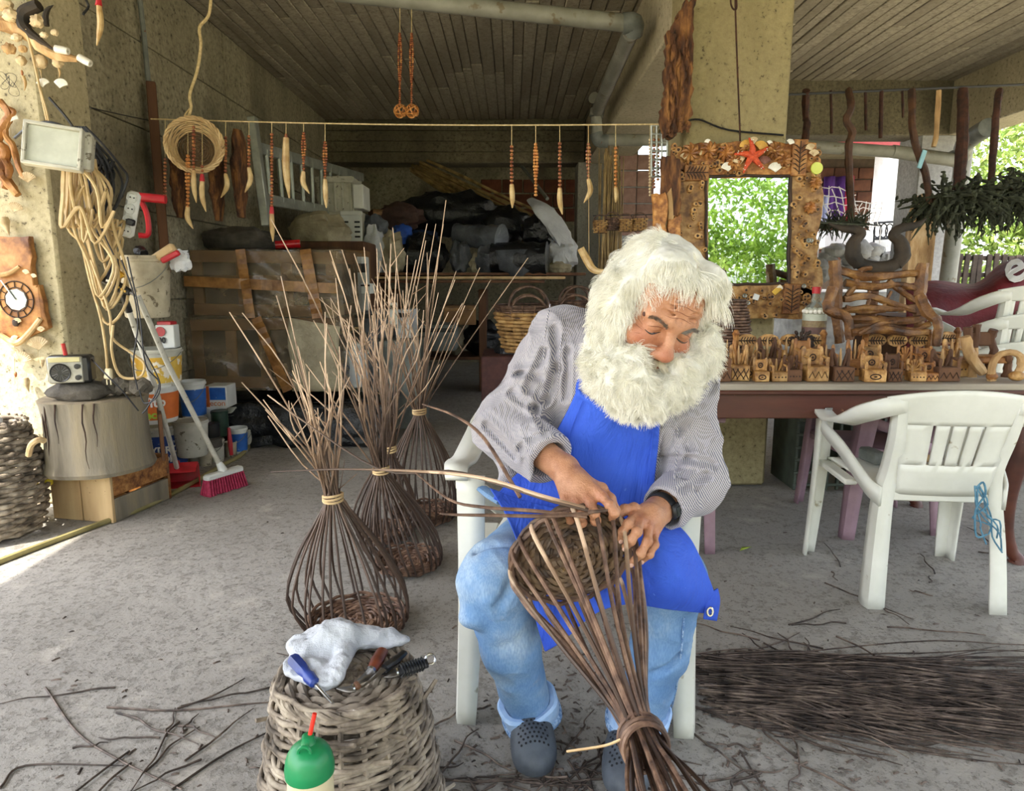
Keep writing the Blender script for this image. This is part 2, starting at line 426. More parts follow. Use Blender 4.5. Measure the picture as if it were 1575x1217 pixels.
# ceiling with the boards of its formwork
X0, X1, Y0, Y1 = -3.50, 4.75, -2.4, 9.9  # front and left overhang, out of view, sized to shape the daylight below
mb = MB(); mb.box(((X0 + X1) / 2, (Y0 + Y1) / 2, ZC + .125), (X1 - X0, Y1 - Y0, .20)); ceiling = struct('ceiling', mb, m_ceil_base)
def plank_mesh(w, L):
    m = MB(); m.box((0, 0, 0), (w, L, .03), bev=.006); return m
x = XW; k = 0; pm = {}
while x < 4.5:
    w = random.choice((.085, .10, .115)); y = 2.2 + random.uniform(-.6, .3)
    while y < YB:
        L = random.choice((2.0, 2.6, 3.2)); L = min(L, YB - y + .1)
        key = (w, round(L, 1))
        if key not in pm:
            m = plank_mesh(w - .004, L - .006); o = m.build('plank', m_ceil, ceiling, origin=(0, 0, 0)); pm[key] = o.data; bpy.data.objects.remove(o)
        o = bpy.data.objects.new('plank', pm[key]); COL.objects.link(o); o.parent = ceiling
        o.location = Vector((x + w / 2, y + L / 2, ZC + .018 + random.uniform(-.007, .004))) - ceiling.location; y += L
    x += w
# walls
mb = MB(); mb.box((XW - .12, 6.85, ZC / 2), (.24, 6.1, ZC)); wall_left = struct('wall_left', mb, m_wall)
zz = 0.0; 
for i, w in enumerate((.52, .50, .55, .50, .52, .49)):      # cast lifts of the left wall
    yy = 3.82
    for L in (1.95, 1.9, 1.95):
        m = MB(); m.box((XW + .004, yy + L / 2, zz + w / 2), (.03 + random.uniform(-.008, .012), L - .008, w - .008), bev=.004)
        m.build('panel', m_wall, wall_left); yy += L
    zz += w
mb = MB(); mb.box((-.4, YB + .1, ZC / 2), (4.2, .2, ZC)); wall_back = struct('wall_back', mb, m_wall)
m_brick = mat('hollow clay brick', '#5a3020', '#74442e', scale=9, rough=.9, bump=.5, vary=.18)
bm_ = MB(); bm_.box((0, 0, 0), (.27, .03, .17), bev=.006); o = bm_.build('brick', m_brick, wall_back, origin=(0, 0, 0)); bd_ = o.data; bpy.data.objects.remove(o)
for r in range(3):
    for c in range(5):
        o = bpy.data.objects.new('brick', bd_); COL.objects.link(o); o.parent = wall_back
        o.location = Vector((-.28 + c * .285 + (.12 if r % 2 else 0), YB - .012, 2.02 + r * .19)) - wall_back.location
# beams and columns
mb = MB(); mb.box((1.16, 6.45, (2.57 + ZC) / 2), (.50, 5.0, ZC - 2.57 + .02), bev=.012); struct('beam', mb, m_beam)
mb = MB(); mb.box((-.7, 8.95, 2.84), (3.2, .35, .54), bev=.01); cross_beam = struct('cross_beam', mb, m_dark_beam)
for i in range(4):
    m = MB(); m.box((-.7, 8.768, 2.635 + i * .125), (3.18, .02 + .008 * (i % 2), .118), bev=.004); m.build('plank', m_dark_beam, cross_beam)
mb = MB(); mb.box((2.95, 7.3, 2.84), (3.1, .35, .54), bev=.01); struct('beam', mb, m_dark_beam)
mb = MB(); mb.box((4.52, 4.0, 2.84), (.35, 7.9, .54), bev=.01); struct('beam', mb, m_beam)
mb = MB(); mb.box((1.16, 3.93, 1.56), (.52, .46, 3.1), bev=.014); column = struct('column', mb, m_column)
mb = MB(); mb.box((1.06, 8.95, 1.30), (.50, .36, 2.58), bev=.012); struct('column', mb, concrete('pale grey rear column', '#8a877e', '#aaa79d', '#c6c3b9', pit_at=.62))
mb = MB(); mb.box((4.30, 7.35, 1.30), (.42, .40, 2.58), bev=.012); struct('column', mb, concrete('whitewashed column', '#8e8f8e', '#b4b5b6', '#d6d7d8', pit_at=.68))
# front left pillar
mb = MB(); mb.box((-2.60, 3.60, 1.55), (.76, .40, 3.1), bev=.014); pillar = struct('pillar', mb, m_pillar)
# ================================================================== shared materials and makers
m_willow = mat('brown willow bark', '#3a2920', '#62493a', scale=30, stretch=(1, 1, .4), rough=.6, bump=.4, bd=.002, c3='#7f6450', vary=.22)
m_willow_dry = mat('dry willow tips', '#8a6a4c', '#b8956e', scale=18, rough=.6, bump=.3, bd=.002, vary=.2)
m_willow_old = mat('weathered grey willow', '#4c4339', '#837768', scale=16, rough=.75, bump=.5, bd=.003, c3='#aca08e', vary=.16, spots='#d9d2c4', spot_scale=60, spot_at=.72)
m_wicker_tan = mat('tan wicker', '#7a5a36', '#a9834f', scale=14, rough=.65, bump=.4, bd=.003, c3='#c9a56c', vary=.12)
m_wicker_pale = mat('pale peeled wicker', '#b09064', '#d8bd8e', scale=14, rough=.6, bump=.3, bd=.002)
m_wood_pale = mat('pale sawn wood', '#a98a60', '#d0b486', scale=6, stretch=(1, 1, .12), rough=.75, bump=.35, spots='#6b5236', spot_scale=70, spot_at=.68)
m_wood_orange = mat('orange carved olive wood', '#5e3417', '#93602e', scale=26, rough=.5, bump=.5, bd=.004, c3='#bb884c', vary=.32)
m_wood_honey = mat('honey carved wood', '#6c4722', '#a37842', scale=22, rough=.5, bump=.5, bd=.004, c3='#c8a066', vary=.30)
m_wood_burnt = mat('burnt dark wood marks', '#22150c', '#3a2414', rough=.7, bump=.2)
m_wood_brown = mat('old brown plank', '#4a2f1e', '#6d4a30', scale=7, stretch=(1, 1, .15), rough=.8, bump=.5)
m_bark = mat('red brown bark', '#2e1a0e', '#623c20', scale=26, stretch=(1, 1, .25), rough=.8, bump=1.0, bd=.016, c3='#9a6a38')
m_stump = mat('weathered grey stump', '#5c5548', '#807868', scale=5, stretch=(1, 1, .14), rough=.85, bump=.6, bd=.01, c3='#9a8c70', spots='#b07c40', spot_scale=5, spot_at=.68)
m_stump_top = mat('stump cut face', '#6d6250', '#8a7d66', scale=18, rough=.9, bump=.4)
m_white_plastic = mat('white plastic', '#c9cbc6', '#e0e2dd', scale=5, rough=.42, bump=.05, spots='#8d8670', spot_scale=30, spot_at=.74)
m_old_plastic = mat('greyed white plastic', '#a9a798', '#cbc9bb', scale=6, rough=.55, bump=.1, spots='#6d6655', spot_scale=26, spot_at=.62)
m_dirty_bucket = mat('dirty cream bucket', '#9a9078', '#c2b89e', scale=8, rough=.6, bump=.2, spots='#6d624c', spot_scale=22, spot_at=.60)
m_chair_w = mat('white garden chair plastic', '#d4d4c8', '#e6e6dc', scale=4, rough=.38, bump=.08, spots='#a39a80', spot_scale=14, spot_at=.68)
m_chair_p = mat('faded pink chair plastic', '#8c6f7c', '#a98b96', scale=5, rough=.55, bump=.1)
m_black_plastic = mat('black plastic', '#121314', '#1e1f21', scale=8, rough=.35, bump=.15)
m_black_film = mat('black plastic film', '#0c0d0f', '#191b1f', scale=4, rough=.28, bump=.9, bd=.03, bscale=9)
m_grey_film = mat('grey plastic film', '#3c4046', '#6a6f76', scale=5, rough=.3, bump=.8, bd=.025, bscale=10)
m_white_film = mat('white plastic film', '#b9bcc2', '#d9dce0', scale=4, rough=.4, bump=.8, bd=.025, bscale=8)
m_tan_film = mat('dusty tan sack', '#8a8068', '#b3a98e', scale=6, rough=.6, bump=.8, bd=.025, bscale=9)
m_blue_film = mat('blue plastic bag', '#1d3f8f', '#2f5fc0', scale=5, rough=.4, bump=.8, bd=.02, bscale=10)
m_card = mat('brown cardboard', '#6e4f30', '#8f6b44', scale=6, rough=.85, bump=.2)
m_tape = mat('brown packing tape', '#6e4a26', '#a07340', scale=11, rough=.22, bump=.3)
m_red = mat('red plastic', '#a01620', '#c22430', scale=8, rough=.4, bump=.1)
m_red_gloss = mat('red tin', '#8e0d14', '#c01a22', scale=10, rough=.18, bump=.05)
m_orange_lab = mat('orange label', '#b8581c', '#d8722c', scale=7, rough=.5, bump=.05, spots='#e8d8c0', spot_scale=24, spot_at=.68)
m_blue_lab = mat('blue label', '#1d4f9a', '#2c6cc0', scale=7, rough=.5, bump=.05, spots='#d0d8e0', spot_scale=24, spot_at=.66)
m_yellow_lab = mat('yellow label', '#c2912a', '#dab84c', scale=7, rough=.5, bump=.05, spots='#e8e0cc', spot_scale=20, spot_at=.55)
m_navy_lab = mat('navy label', '#16306a', '#234a94', scale=7, rough=.5, bump=.05, spots='#b8bcc4', spot_scale=30, spot_at=.66)
m_white_lab = mat('white lettering', '#e6e4dc', rough=.6, bump=0)
m_black_ink = mat('black ink', '#17181a', rough=.6, bump=0)
m_green = mat('green plastic', '#0f6a3c', '#1a8a52', scale=6, rough=.35, bump=.05)
m_dk_green = mat('dark green tin', '#1c3026', '#2a4436', rough=.4, bump=.05)
m_cream = mat('cream plastic', '#c9bd98', '#dcd2b0', rough=.45, bump=.05)
m_iron = mat('grey painted iron', '#5d625f', '#7c817d', scale=10, rough=.5, bump=.2, spots='#6a4630', spot_scale=30, spot_at=.66)
m_rust = mat('rusty iron', '#24140e', '#4a2a1a', scale=25, rough=.85, bump=.5)
m_alu = mat('dull aluminium', '#8f938c', '#b2b6ae', scale=8, rough=.42, metal=.6, bump=.1)
m_steel_dark = mat('dark blade steel', '#4d4a46', '#77736d', scale=20, rough=.35, metal=.8, bump=.1)
m_pvc = mat('grey pipe plastic', '#77776c', '#94948a', scale=4, rough=.5, bump=.1, spots='#6e6450', spot_scale=9, spot_at=.62)
m_cord_beige = mat('beige cable', '#a98f5e', '#cdb384', scale=10, rough=.5, bump=.1)
m_cord_black = mat('black cable', '#15161a', '#24262b', rough=.5, bump=.05)
m_string = mat('jute string', '#b09a6c', '#d4bf92', scale=60, rough=.9, bump=.3)
m_bead = mat('red brown seed beads', '#5c2a18', '#8e4e2e', scale=50, rough=.35, bump=.1, c3='#b8844c')
m_bead_tan = mat('orange wood beads', '#a8622c', '#d09550', scale=40, rough=.5, bump=.1)
m_horn = mat('pale horn tip', '#a8854f', '#d2b884', scale=12, rough=.45, bump=.2)
m_horn_dk = mat('dark buffalo horn', '#1a1610', '#3e3224', scale=9, rough=.78, bump=.5)
m_shell = mat('sun bleached shell', '#b59c74', '#dcc9a4', scale=25, rough=.6, bump=.5, bd=.004, spots='#8a6a44', spot_scale=60, spot_at=.66)
m_shell_w = mat('white shell', '#d9d4c4', '#efece0', scale=25, rough=.4, bump=.3)
m_shell_o = mat('amber shell', '#b0802c', '#d8ab52', scale=20, rough=.4, bump=.4)
m_drift = mat('driftwood', '#8d6a42', '#b89464', scale=10, stretch=(1, 1, .3), rough=.75, bump=.7, bd=.008, c3='#d2b78c')
m_root = mat('orange twisted root', '#643a1a', '#a06c36', scale=9, rough=.55, bump=.5, bd=.006, c3='#bd8c52')
m_star = mat('red starfish', '#b03a1c', '#d8592c', scale=60, rough=.6, bump=.6)
m_cane = mat('dry bamboo cane', '#6e5936', '#ab9160', scale=9, rough=.6, bump=.3, vary=.25)
m_fabric_grey = mat('dark rag', '#3c3833', '#5a554d', scale=10, rough=.95, bump=.8, bd=.01)
m_rag = mat('white rag', '#aeb2b8', '#d0d4da', scale=7, rough=.95, bump=.7, bd=.008, bscale=60)
m_table = mat('worn maroon table wood', '#3c1c14', '#5c2f20', scale=7, stretch=(.2, 1, 1), rough=.45, bump=.3, spots='#8a6248', spot_scale=34, spot_at=.70)
m_table_top = mat('greyed table boards', '#8c8272', '#b0a694', scale=7, stretch=(.2, 1, 1), rough=.8, bump=.3)
m_yarn = mat('grey rope', '#4b463e', '#6d675c', scale=40, rough=.95, bump=.8)
def glass_mat(name, c, rough=.05):
    b = NB(name); b.base(c); b.b.inputs['Transmission Weight'].default_value = .9; b.rough(rough); b.b.inputs['IOR'].default_value = 1.12; return b.m
m_film = None
def _film():
    b = NB('plastic sheet with glare tint')
    b.base('#a8967a'); b.rough(.15); b.b.inputs['Coat Weight'].default_value = .6; n = b.noise(5, 6, .65, b.mapping((1, 1, 1.8)), 1.5)
    b.l(b.ramp(b.noise(3, 5, .6), [(.35, .22), (.65, .68)]), b.b.inputs['Alpha'])  # pale tan colour and patchy opacity stand in for glare on the film
    b.bump(n, 1.0, .10); return b.m
m_film = _film()

def wave_ring(c, R, rad, amp, ns, ph, N=None, egg=0.0, drop=0.0):
    N = N or ns * 3; out = []
    for i in range(N):
        a = 2 * PI * i / N; r = rad * (1 + egg * math.sin(2 * a + ph) + .012 * math.sin(5 * a + ph * 3))
        out.append(c + R @ Vector((r * math.cos(a), r * math.sin(a), amp * math.sin(ns * a / 2 + ph) + drop)))
    return out
def woven_disc(mb, c, n, Rr, rings, sr, ns=18, amp=None):
    R = rot_to(n)
    for k in range(rings):
        rad = Rr * (k + .8) / rings
        nn = max(4, int(ns * min(1, .35 + rad / Rr))); nn += nn % 2
        mb.tube(wave_ring(Vector(c), R, rad, (amp or sr * .9), nn, PI * k + random.uniform(-.5, .5), max(20, nn * 3)), sr * random.uniform(.75, 1.25), 5, closed=True, jit=.12)
    for k in range(4):            # crossed base sticks
        a = PI * k / 4 + .2; d = R @ Vector((math.cos(a), math.sin(a), 0))
        mb.tube([Vector(c) - d * Rr * .5, Vector(c) + R @ Vector((0, 0, sr * .5)), Vector(c) + d * Rr * .5], sr * 1.1, 5)
def woven_rows(name, m, parent, c, prof, ns, rows, sr, top=None, jit=.0, egg=0.0, N=None, am=.95):
    """one object per woven row; prof(t) -> radius, z"""
    c = Vector(c); out = []
    for k in range(rows):
        r, z = prof((k + .5) / rows); mb = MB(); N_ = N or ns * 4; pts = []
        ph = PI * (k % 2); tilt = random.uniform(-jit, jit); ph2 = random.uniform(0, 6)
        for i in range(N_):
            a = 2 * PI * i / N_; q = r + sr * am * math.sin(ns * a / 2 + ph) + .004 * math.sin(3 * a + ph2)
            pts.append(c + Vector((q * math.cos(a) * (1 + egg), q * math.sin(a), z + tilt * math.sin(a + ph2) + .004 * jit * 60 * math.sin(4 * a + ph2))))
        mb.tube(pts, [sr * random.uniform(.85, 1.2) for _ in pts], 6, closed=True); out.append(mb.build(name, m, parent, 179))
    return out
def curvy(p, q, n=5, amp=.01):
    p, q = Vector(p), Vector(q); out = []
    for i in range(n + 1):
        t = i / n; w = math.sin(PI * t); out.append(p.lerp(q, t) + Vector((random.uniform(-1, 1), random.uniform(-1, 1), random.uniform(-1, 1))) * amp * w)
    return cat_rom(out, 3)
def crumple(mb, c, r, seed, wob=.35, fq=2.6, nu=22, nv=14, R=None, flat=None):
    o = len(mb.v); mb.ell(c, r, R, nu, nv, wob, seed, fq)
    cz = Vector(c)
    for i in range(o, len(mb.v)):
        p = Vector(mb.v[i]); d = (p - cz)
        if d.length > 1e-6:
            d.normalize(); p = p + d * (abs(mnoise.noise(p * 14 + Vector((seed, 0, 0)))) * .12 * min(r if not isinstance(r, (int, float)) else (r,) * 3))
        if flat is not None: p.z = max(p.z, flat)
        mb.v[i] = tuple(p)
def sc(Y): return Y / F * 1.0

# a scallop shell: ribbed fan
def scallop(mb, c, r, n, up, thick=.25):
    z = Vector(n).normalized(); x = Vector(up) - z * Vector(up).dot(z); x.normalize(); y = z.cross(x); c = Vector(c)
    N = 22; vs_ = [c - x * r * .95 + z * r * .1]; rows = 4
    for j in range(1, rows + 1):
        for i in range(N):
            a = -1.25 + 2.5 * i / (N - 1); rr = r * 1.75 * j / rows * (1 - .12 * (abs(a) / 1.25) ** 2)
            rib = (.06 * r if i % 2 else 0) * j / rows
            vs_.append(c - x * r * .95 + x * rr * math.cos(a * .78) + y * rr * math.sin(a * .78) + z * (r * thick * math.sin(PI * (j / rows) * .8 + .3) + rib))
    fs = [(0, 1 + i, 2 + i) for i in range(N - 1)]
    for j in range(rows - 1):
        for i in range(N - 1): a = 1 + j * N + i; fs.append((a, a + N, a + N + 1, a + 1))
    o = len(vs_); vs_ = vs_ + [v - z * r * .12 for v in vs_]; fs = fs + [tuple(q + o for q in reversed(f)) for f in fs]
    b = [0] + [1 + j * N for j in range(rows)] + [1 + (rows - 1) * N + i for i in range(1, N)] + [1 + j * N + N - 1 for j in range(rows - 2, -1, -1)]
    for i in range(len(b)): fs.append((b[i], b[(i + 1) % len(b)], b[(i + 1) % len(b)] + o, b[i] + o))
    mb.add(vs_, fs)
def horn(mb, pts, r0, n=8, tip=.1): mb.tube(cat_rom(pts, 5), [r0 * .85, r0, r0 * .9, r0 * .6, r0 * tip], n)
# ================================================================== the seated basket maker
UPV = Vector((0, ST, CT)); TOC = Vector((0, -CT, ST)); RIV = Vector((1, 0, 0))
def view(x, y, z): return RIV * x + UPV * y + TOC * z
m_skin = NB('skin')
def _skin():
    b = m_skin
    at = b.n('ShaderNodeAttribute'); at.attribute_name = 'blush'
    c = b.ramp(b.noise(30, 5, .6), [(.3, '#a06c4c'), (.7, '#c2906e')])
    c = b.mix(at.outputs['Fac'], c, '#a04a38')
    sp = b.ramp(b.noise(140, 3, .6), [(.68, 0.0), (.74, .55)])
    c = b.mix(sp, c, '#8a5236')
    b.base(c); b.rough(.48)
    h = b.math('ADD', b.math('MULTIPLY', b.noise(55, 6, .65), 1.0), b.noise(260, 3, .6))
    b.bump(h, .45, .004)
    b.b.inputs['Subsurface Weight'].default_value = .10; b.b.inputs['Subsurface Radius'].default_value = (.012, .005, .003)
_skin(); m_skin = m_skin.m
m_white_hair = NB('white hair')
def _hair():
    b = m_white_hair
    c = b.ramp(b.noise(25, 3), [(.3, '#e6e3d2'), (.7, '#f6f4ea')]); hi = b.n('ShaderNodeHairInfo'); h = b.n('ShaderNodeHueSaturation')
    b.l(b.math('MULTIPLY_ADD', hi.outputs['Random'], .30, .82), h.inputs['Value']); b.l(c, h.inputs['Color']); c = h.outputs[0]
    b.base(c); b.rough(.55); b.b.inputs['Specular IOR Level'].default_value = .35; b.bump(b.noise(260, 4, .7), .35, .003)
_hair(); m_white_hair = m_white_hair.m
m_mous = mat('yellowed white hair', '#b8ae92', '#dcd6c0', scale=40, rough=.55, bump=0)
m_brow = mat('grey brow hair', '#55504a', '#8e887e', scale=60, rough=.6, bump=0)
m_eye = mat('eye dark', '#2a1c14', rough=.15, bump=0)
m_fold = mat('skin crease', '#7c4a34', rough=.6, bump=0)
m_eyew = mat('eye white', '#8c7f74', rough=.2, bump=0)
m_watch = mat('watch rubber', '#131416', '#1d1f22', rough=.4, bump=.1)
m_watch_face = mat('watch glass', '#1a2320', rough=.08, bump=0)
m_croc = mat('charcoal rubber', '#3a4049', '#545b64', scale=14, rough=.62, bump=.2)
m_hole = mat('dark hole', '#15171b', rough=.9, bump=0)
def _shirt():
    b = NB('fine checked shirt cloth')
    def stripe(axis_scale, off):
        w = b.n('ShaderNodeTexWave'); w.wave_type = 'BANDS'; w.bands_direction = 'X'; w.inputs['Scale'].default_value = axis_scale
        w.inputs['Distortion'].default_value = .6; w.inputs['Detail Scale'].default_value = .25
        b.l(b.mapping(rot=off), w.inputs['Vector']); return w.outputs['Fac']
    s1 = b.ramp(stripe(88, (0, .5, .25)), [(.35, 0.0), (.65, 1.0)]); s2 = b.ramp(stripe(88, (0, 1.2, .9)), [(.5, 0.0), (.8, .6)])
    base = b.ramp(b.noise(6, 4), [(.3, '#b0a9a6'), (.7, '#c5bfba')])
    c = b.mix(s1, base, '#55566a'); c = b.mix(b.math('MULTIPLY', s2, .45), c, '#b9b6c8')
    b.base(c); b.rough(.85); b.bump(b.noise(18, 5, .6), .45, .008); b.b.inputs['Sheen Weight'].default_value = .15
    return b.m
m_shirt = _shirt()
def _denim():
    b = NB('faded blue denim')
    c = b.ramp(b.noise(5.5, 6, .6), [(.3, '#4a74a8'), (.5, '#7092b8'), (.68, '#a0b2c2')])
    d = b.ramp(b.noise(9, 4, .6), [(.62, 0.0), (.75, .6)]); c = b.mix(d, c, '#8d9299')
    w = b.noise(420, 2, .5, b.mapping((1, 1, .15)))
    c = b.mix(b.ramp(w, [(.4, 0.0), (.6, .35)]), c, '#3f6594')
    b.base(c); b.rough(.9); b.bump(b.math('ADD', b.noise(14, 5, .6), b.math('MULTIPLY', w, .12)), .5, .010); return b.m
m_denim = _denim()
m_denim_cuff = mat('pale denim underside', '#8eb0dc', '#a9c4e6', scale=30, rough=.9, bump=.3)
m_seam = mat('denim seam', '#4d74a6', '#9ab4d4', scale=130, lo=.42, hi=.58, rough=.9, bump=.3)
def _apron():
    b = NB('blue apron cloth')
    c = b.ramp(b.noise(4, 5, .6), [(.3, '#2446b4'), (.7, '#3560d2')])
    sp = b.ramp(b.noise(38, 2, .5), [(.74, 0.0), (.77, .7)]); c = b.mix(sp, c, '#6f93e6')
    b.base(c); b.rough(.78); b.bump(b.noise(7, 5, .6, b.mapping((1.4, 1, .6)), 1.2), .8, .022); return b.m
m_apron = _apron()
m_steel = mat('steel', '#b9bcc0', rough=.25, metal=1, bump=.05)

person = thing('person', 'white-bearded man in blue apron, checked shirt and jeans, seated weaving a basket', 'person', (.14, 1.55, 0))

# ---- joints
S_R, E_R, W_R = P(868, 520, 1.66), P(782, 660, 1.57), P(868, 722, 1.405)
S_L, E_L, W_L = P(1046, 590, 1.62), P(1068, 742, 1.53), P(1012, 786, 1.385)
PEL, BEL, CHE, NEC = P(905, 815, 1.86), P(915, 725, 1.70), P(945, 590, 1.64), P(985, 500, 1.56)
HC = P(1006, 477, 1.42); HS = 1.05
e_ = view(.91, -.206, -.36).normalized(); f_ = view(.17, -.606, .777); f_ = (f_ - e_ * f_.dot(e_)).normalized()
HX = -e_; HY = f_; HZ = HX.cross(HY)
HM = Matrix((HX, HY, HZ)).transposed()
def hp(x, y, z): return HC + HM @ Vector((x, y, z)) * HS
def hr(*r): return [q * HS for q in r]

# ---- the held basket's base, needed for the hands
DC = P(878, 852, 1.34); DT = P(990, 1142, .96); DN = (DT - DC).normalized()
DU = (Vector((0, 0, 1)) - DN * DN.z).normalized(); DX = DU.cross(DN); DX = -DX if DX.x < 0 else DX; DR = .128

b = SDF((-.16, 1.12, .40), (.60, 2.02, 1.34), .0028)
b.chain([PEL, BEL, CHE], [.12, .125, .12], .05)
b.cone(CHE, S_R, .10, .05, .05); b.cone(CHE, S_L, .10, .05, .05); b.cone(CHE, NEC, .10, .06, .05)
b.chain([S_R, E_R, W_R], [.05, .040, .030], .02); b.chain([S_L, E_L, W_L], [.05, .040, .029], .02)
b.cone(NEC, hp(0, -.03, -.06), .058, .056, .03)
# head
b.ell(hp(0, -.015, .035), hr(.077, .098, .09), HM, .02); b.ell(hp(0, .028, -.035), hr(.066, .060, .085), HM, .03)
b.ell(hp(0, .035, -.088), hr(.05, .05, .04), HM, .03); b.ell(hp(0, .052, .045), hr(.058, .035, .045), HM, .03)
b.cone(hp(-.046, .070, .020), hp(-.012, .086, .018), .011 * HS, .012 * HS, .014); b.cone(hp(.046, .070, .020), hp(.012, .086, .018), .011 * HS, .012 * HS, .014)
for s in (-1, 1):
    b.ell(hp(s * .033, .097, -.001), hr(.019, .016, .012), HM, .012, 'sub')
    b.ell(hp(s * .033, .0765, .0036), hr(.0175, .0135, .0112), HM, .005)          # upper lid
    b.ell(hp(s * .033, .0735, -.0155), hr(.017, .012, .006), HM, .008)           # lower lid and bag
    b.ell(hp(s * .043, .062, -.030), hr(.027, .026, .022), HM, .02)
    b.ell(hp(s * .0170, .098, -.040), hr(.0105, .012, .0095), HM, .006)
    b.ell(hp(s * .080, -.012, -.012), hr(.010, .022, .034), HM, .01)
    b.cone(hp(s * .019, .101, -.034), hp(s * .036, .083, -.058), .0045, .004, .006, 'sub')
    b.cone(hp(s * .007, .093, .020), hp(s * .006, .091, .034), .0015, .001, .005, 'sub')
b.cone(hp(0, .087, .014), hp(0, .112, -.032), .0095 * HS, .0115 * HS, .012); b.ell(hp(0, .108, -.035), hr(.0168, .0140, .0125), HM, .012)
for s in (-1, 1): b.ell(hp(s * .0075, .113, -.050), hr(.0045, .006, .004), HM, .003, 'sub')
b.ell(hp(0, .078, -.068), hr(.032, .022, .022), HM, .015)
b.ell(hp(0, .096, -.067), hr(.021, .009, .0055), HM, .004); b.ell(hp(0, .094, -.0775), hr(.019, .010, .007), HM, .004)
b.cone(hp(-.02, .102, -.072), hp(.02, .102, -.072), .0022, .0022, .003, 'sub')
for z_, y_ in ((.050, .089), (.062, .086), (.038, .0905)): b.cone(hp(-.035, y_ - .006, z_), hp(.035, y_ - .004, z_ + .002), .0028, .0028, .006, 'sub')
# hands: palm, four unequal fingers, thumb
def finger(pts, r0, r1=None, k=.004):
    n = len(pts); r1 = r1 or r0 * .8
    b.chain(pts, [r0 + (r1 - r0) * i / (n - 1) for i in range(n)], k)
    for p in pts[1:-1]: b.ell(p, [r0 * 1.04] * 3, None, k)
# right hand grips the top rim of the base, back of the hand to the camera
KN = [P(926, 764, 1.305), P(908, 774, 1.300), P(889, 776, 1.305), P(871, 771, 1.318)]
b.cone(W_R, (KN[1] + W_R) / 2, .029, .032, .015)
for q in KN: b.cone(W_R.lerp(q, .35), q, .020, .0115, .012)
finger([KN[0], P(938, 777, 1.275), P(945, 789, 1.268), P(941, 797, 1.282)], .0100)
finger([KN[1], P(914, 790, 1.268), P(916, 801, 1.275), P(914, 802, 1.298)], .0105)
finger([KN[2], P(893, 794, 1.272), P(895, 804, 1.282), P(897, 803, 1.302)], .0100)
finger([KN[3], P(874, 790, 1.285), P(877, 800, 1.298), P(880, 799, 1.315)], .0088)
finger([W_R.lerp(KN[0], .45) + view(.012, 0, 0), P(925, 752, 1.34), P(938, 768, 1.325), P(948, 786, 1.310)], .0125, .0095)
# left hand spreads down over the right rim
LK = [P(975, 795, 1.315), P(985, 803, 1.300), P(997, 812, 1.300), P(1006, 822, 1.312)]
b.cone(W_L, (LK[1] + W_L) / 2, .028, .030, .015)
for q in LK: b.cone(W_L.lerp(q, .3), q, .019, .0105, .012)
finger([LK[0], P(966, 806, 1.285), P(958, 818, 1.282), P(955, 829, 1.290)], .0095)
finger([LK[1], P(980, 818, 1.268), P(970, 832, 1.266), P(962, 841, 1.276)], .0100)
finger([LK[2], P(996, 833, 1.270), P(985, 852, 1.264), P(972, 866, 1.276)], .0096)
finger([LK[3], P(1007, 838, 1.285), P(999, 853, 1.278), P(988, 862, 1.286)], .0084)
finger([W_L.lerp(LK[0], .5), P(975, 782, 1.335), P(961, 784, 1.328), P(951, 793, 1.322)], .0115, .0090)
vts, fcs = b.mesh(); del b
me = np_mesh('body', vts - np.array(person.location), fcs)
# reddened nose, cheeks and knuckles: a colour of the skin itself
bl = np.zeros(len(vts))
for p_, r_, w_ in ((hp(0, .118, -.036), .02, .55), (hp(.045, .08, -.028), .028, .5), (hp(-.045, .08, -.028), .028, .55), (hp(0, .1, -.072), .017, .8),
                   (hp(-.01, .06, .09), .03, .25)) + tuple((q, .016, .4) for q in KN + LK):
    d = np.linalg.norm(vts - np.array(p_), axis=1); bl = np.maximum(bl, w_ * np.exp(-(d / r_) ** 2))
from mathutils.bvhtree import BVHTree
at = me.attributes.new('blush', 'FLOAT', 'POINT'); at.data.foreach_set('value', bl.astype(np.float32))
body = finish(me, 'body', m_skin, person, 179)
mb = MB(); mw = MB()
for s in (-1, 1):
    mw.ell(hp(s * .033, .0735, -.0060), hr(.0135, .0118, .0085), HM, 14, 10)
    mb.ell(hp(s * .033 - .002, .0822, -.0090), hr(.0060, .0042, .0045), HM, 12, 8)
mw.build('eyes', m_eyew, body); mb.build('irises', m_eye, body)
def on_face(x, z, off=0.0):
    h = bt_.ray_cast(hp(x, .2, z), -HY); return (h[0] if h[0] is not None else hp(x, .085, z)) + HY * off
bt_ = BVHTree.FromPolygons([tuple(v) for v in vts], [tuple(f) for f in fcs])
for s in (-1, 1):
    mb = MB(); mb.tube([on_face(s * .033 + t * .0155, -.0055 - .0045 * (1 - t * t) - .002 * t * s, .0004) for t in np.linspace(-1, 1, 11)], [.0004, .0013, .0017, .0013, .0005], 6); mb.build('eyelash_line', m_eye, body)
    mb = MB(); mb.tube([on_face(s * .033 + t * .0175, .0075 - .0045 * t * t - .003 * t * s, -.0003) for t in np.linspace(-1, 1, 11)], [.0003, .0009, .0011, .0009, .0003], 5); mb.build('lid_fold', m_fold, body)
    for k in range(3): mb = MB(); mb.tube([on_face(s * (.052 + .012 * t), -.004 - .006 * k + .004 * (k - 1) * t * -1.5, -.0003) for t in np.linspace(0, 1, 6)], [.0003, .0007, .0002], 5); mb.build('eye_wrinkle', m_fold, body)
for k, z in enumerate((.047, .059, .036)): mb = MB(); mb.tube([on_face(t * .036, z - .004 * t * t + .0015 * math.sin(t * 5 + k), -.0004) for t in np.linspace(-1, 1, 15)], [.0002, .0009, .0009, .0009, .0002], 5); mb.build('brow_wrinkle', m_fold, body)
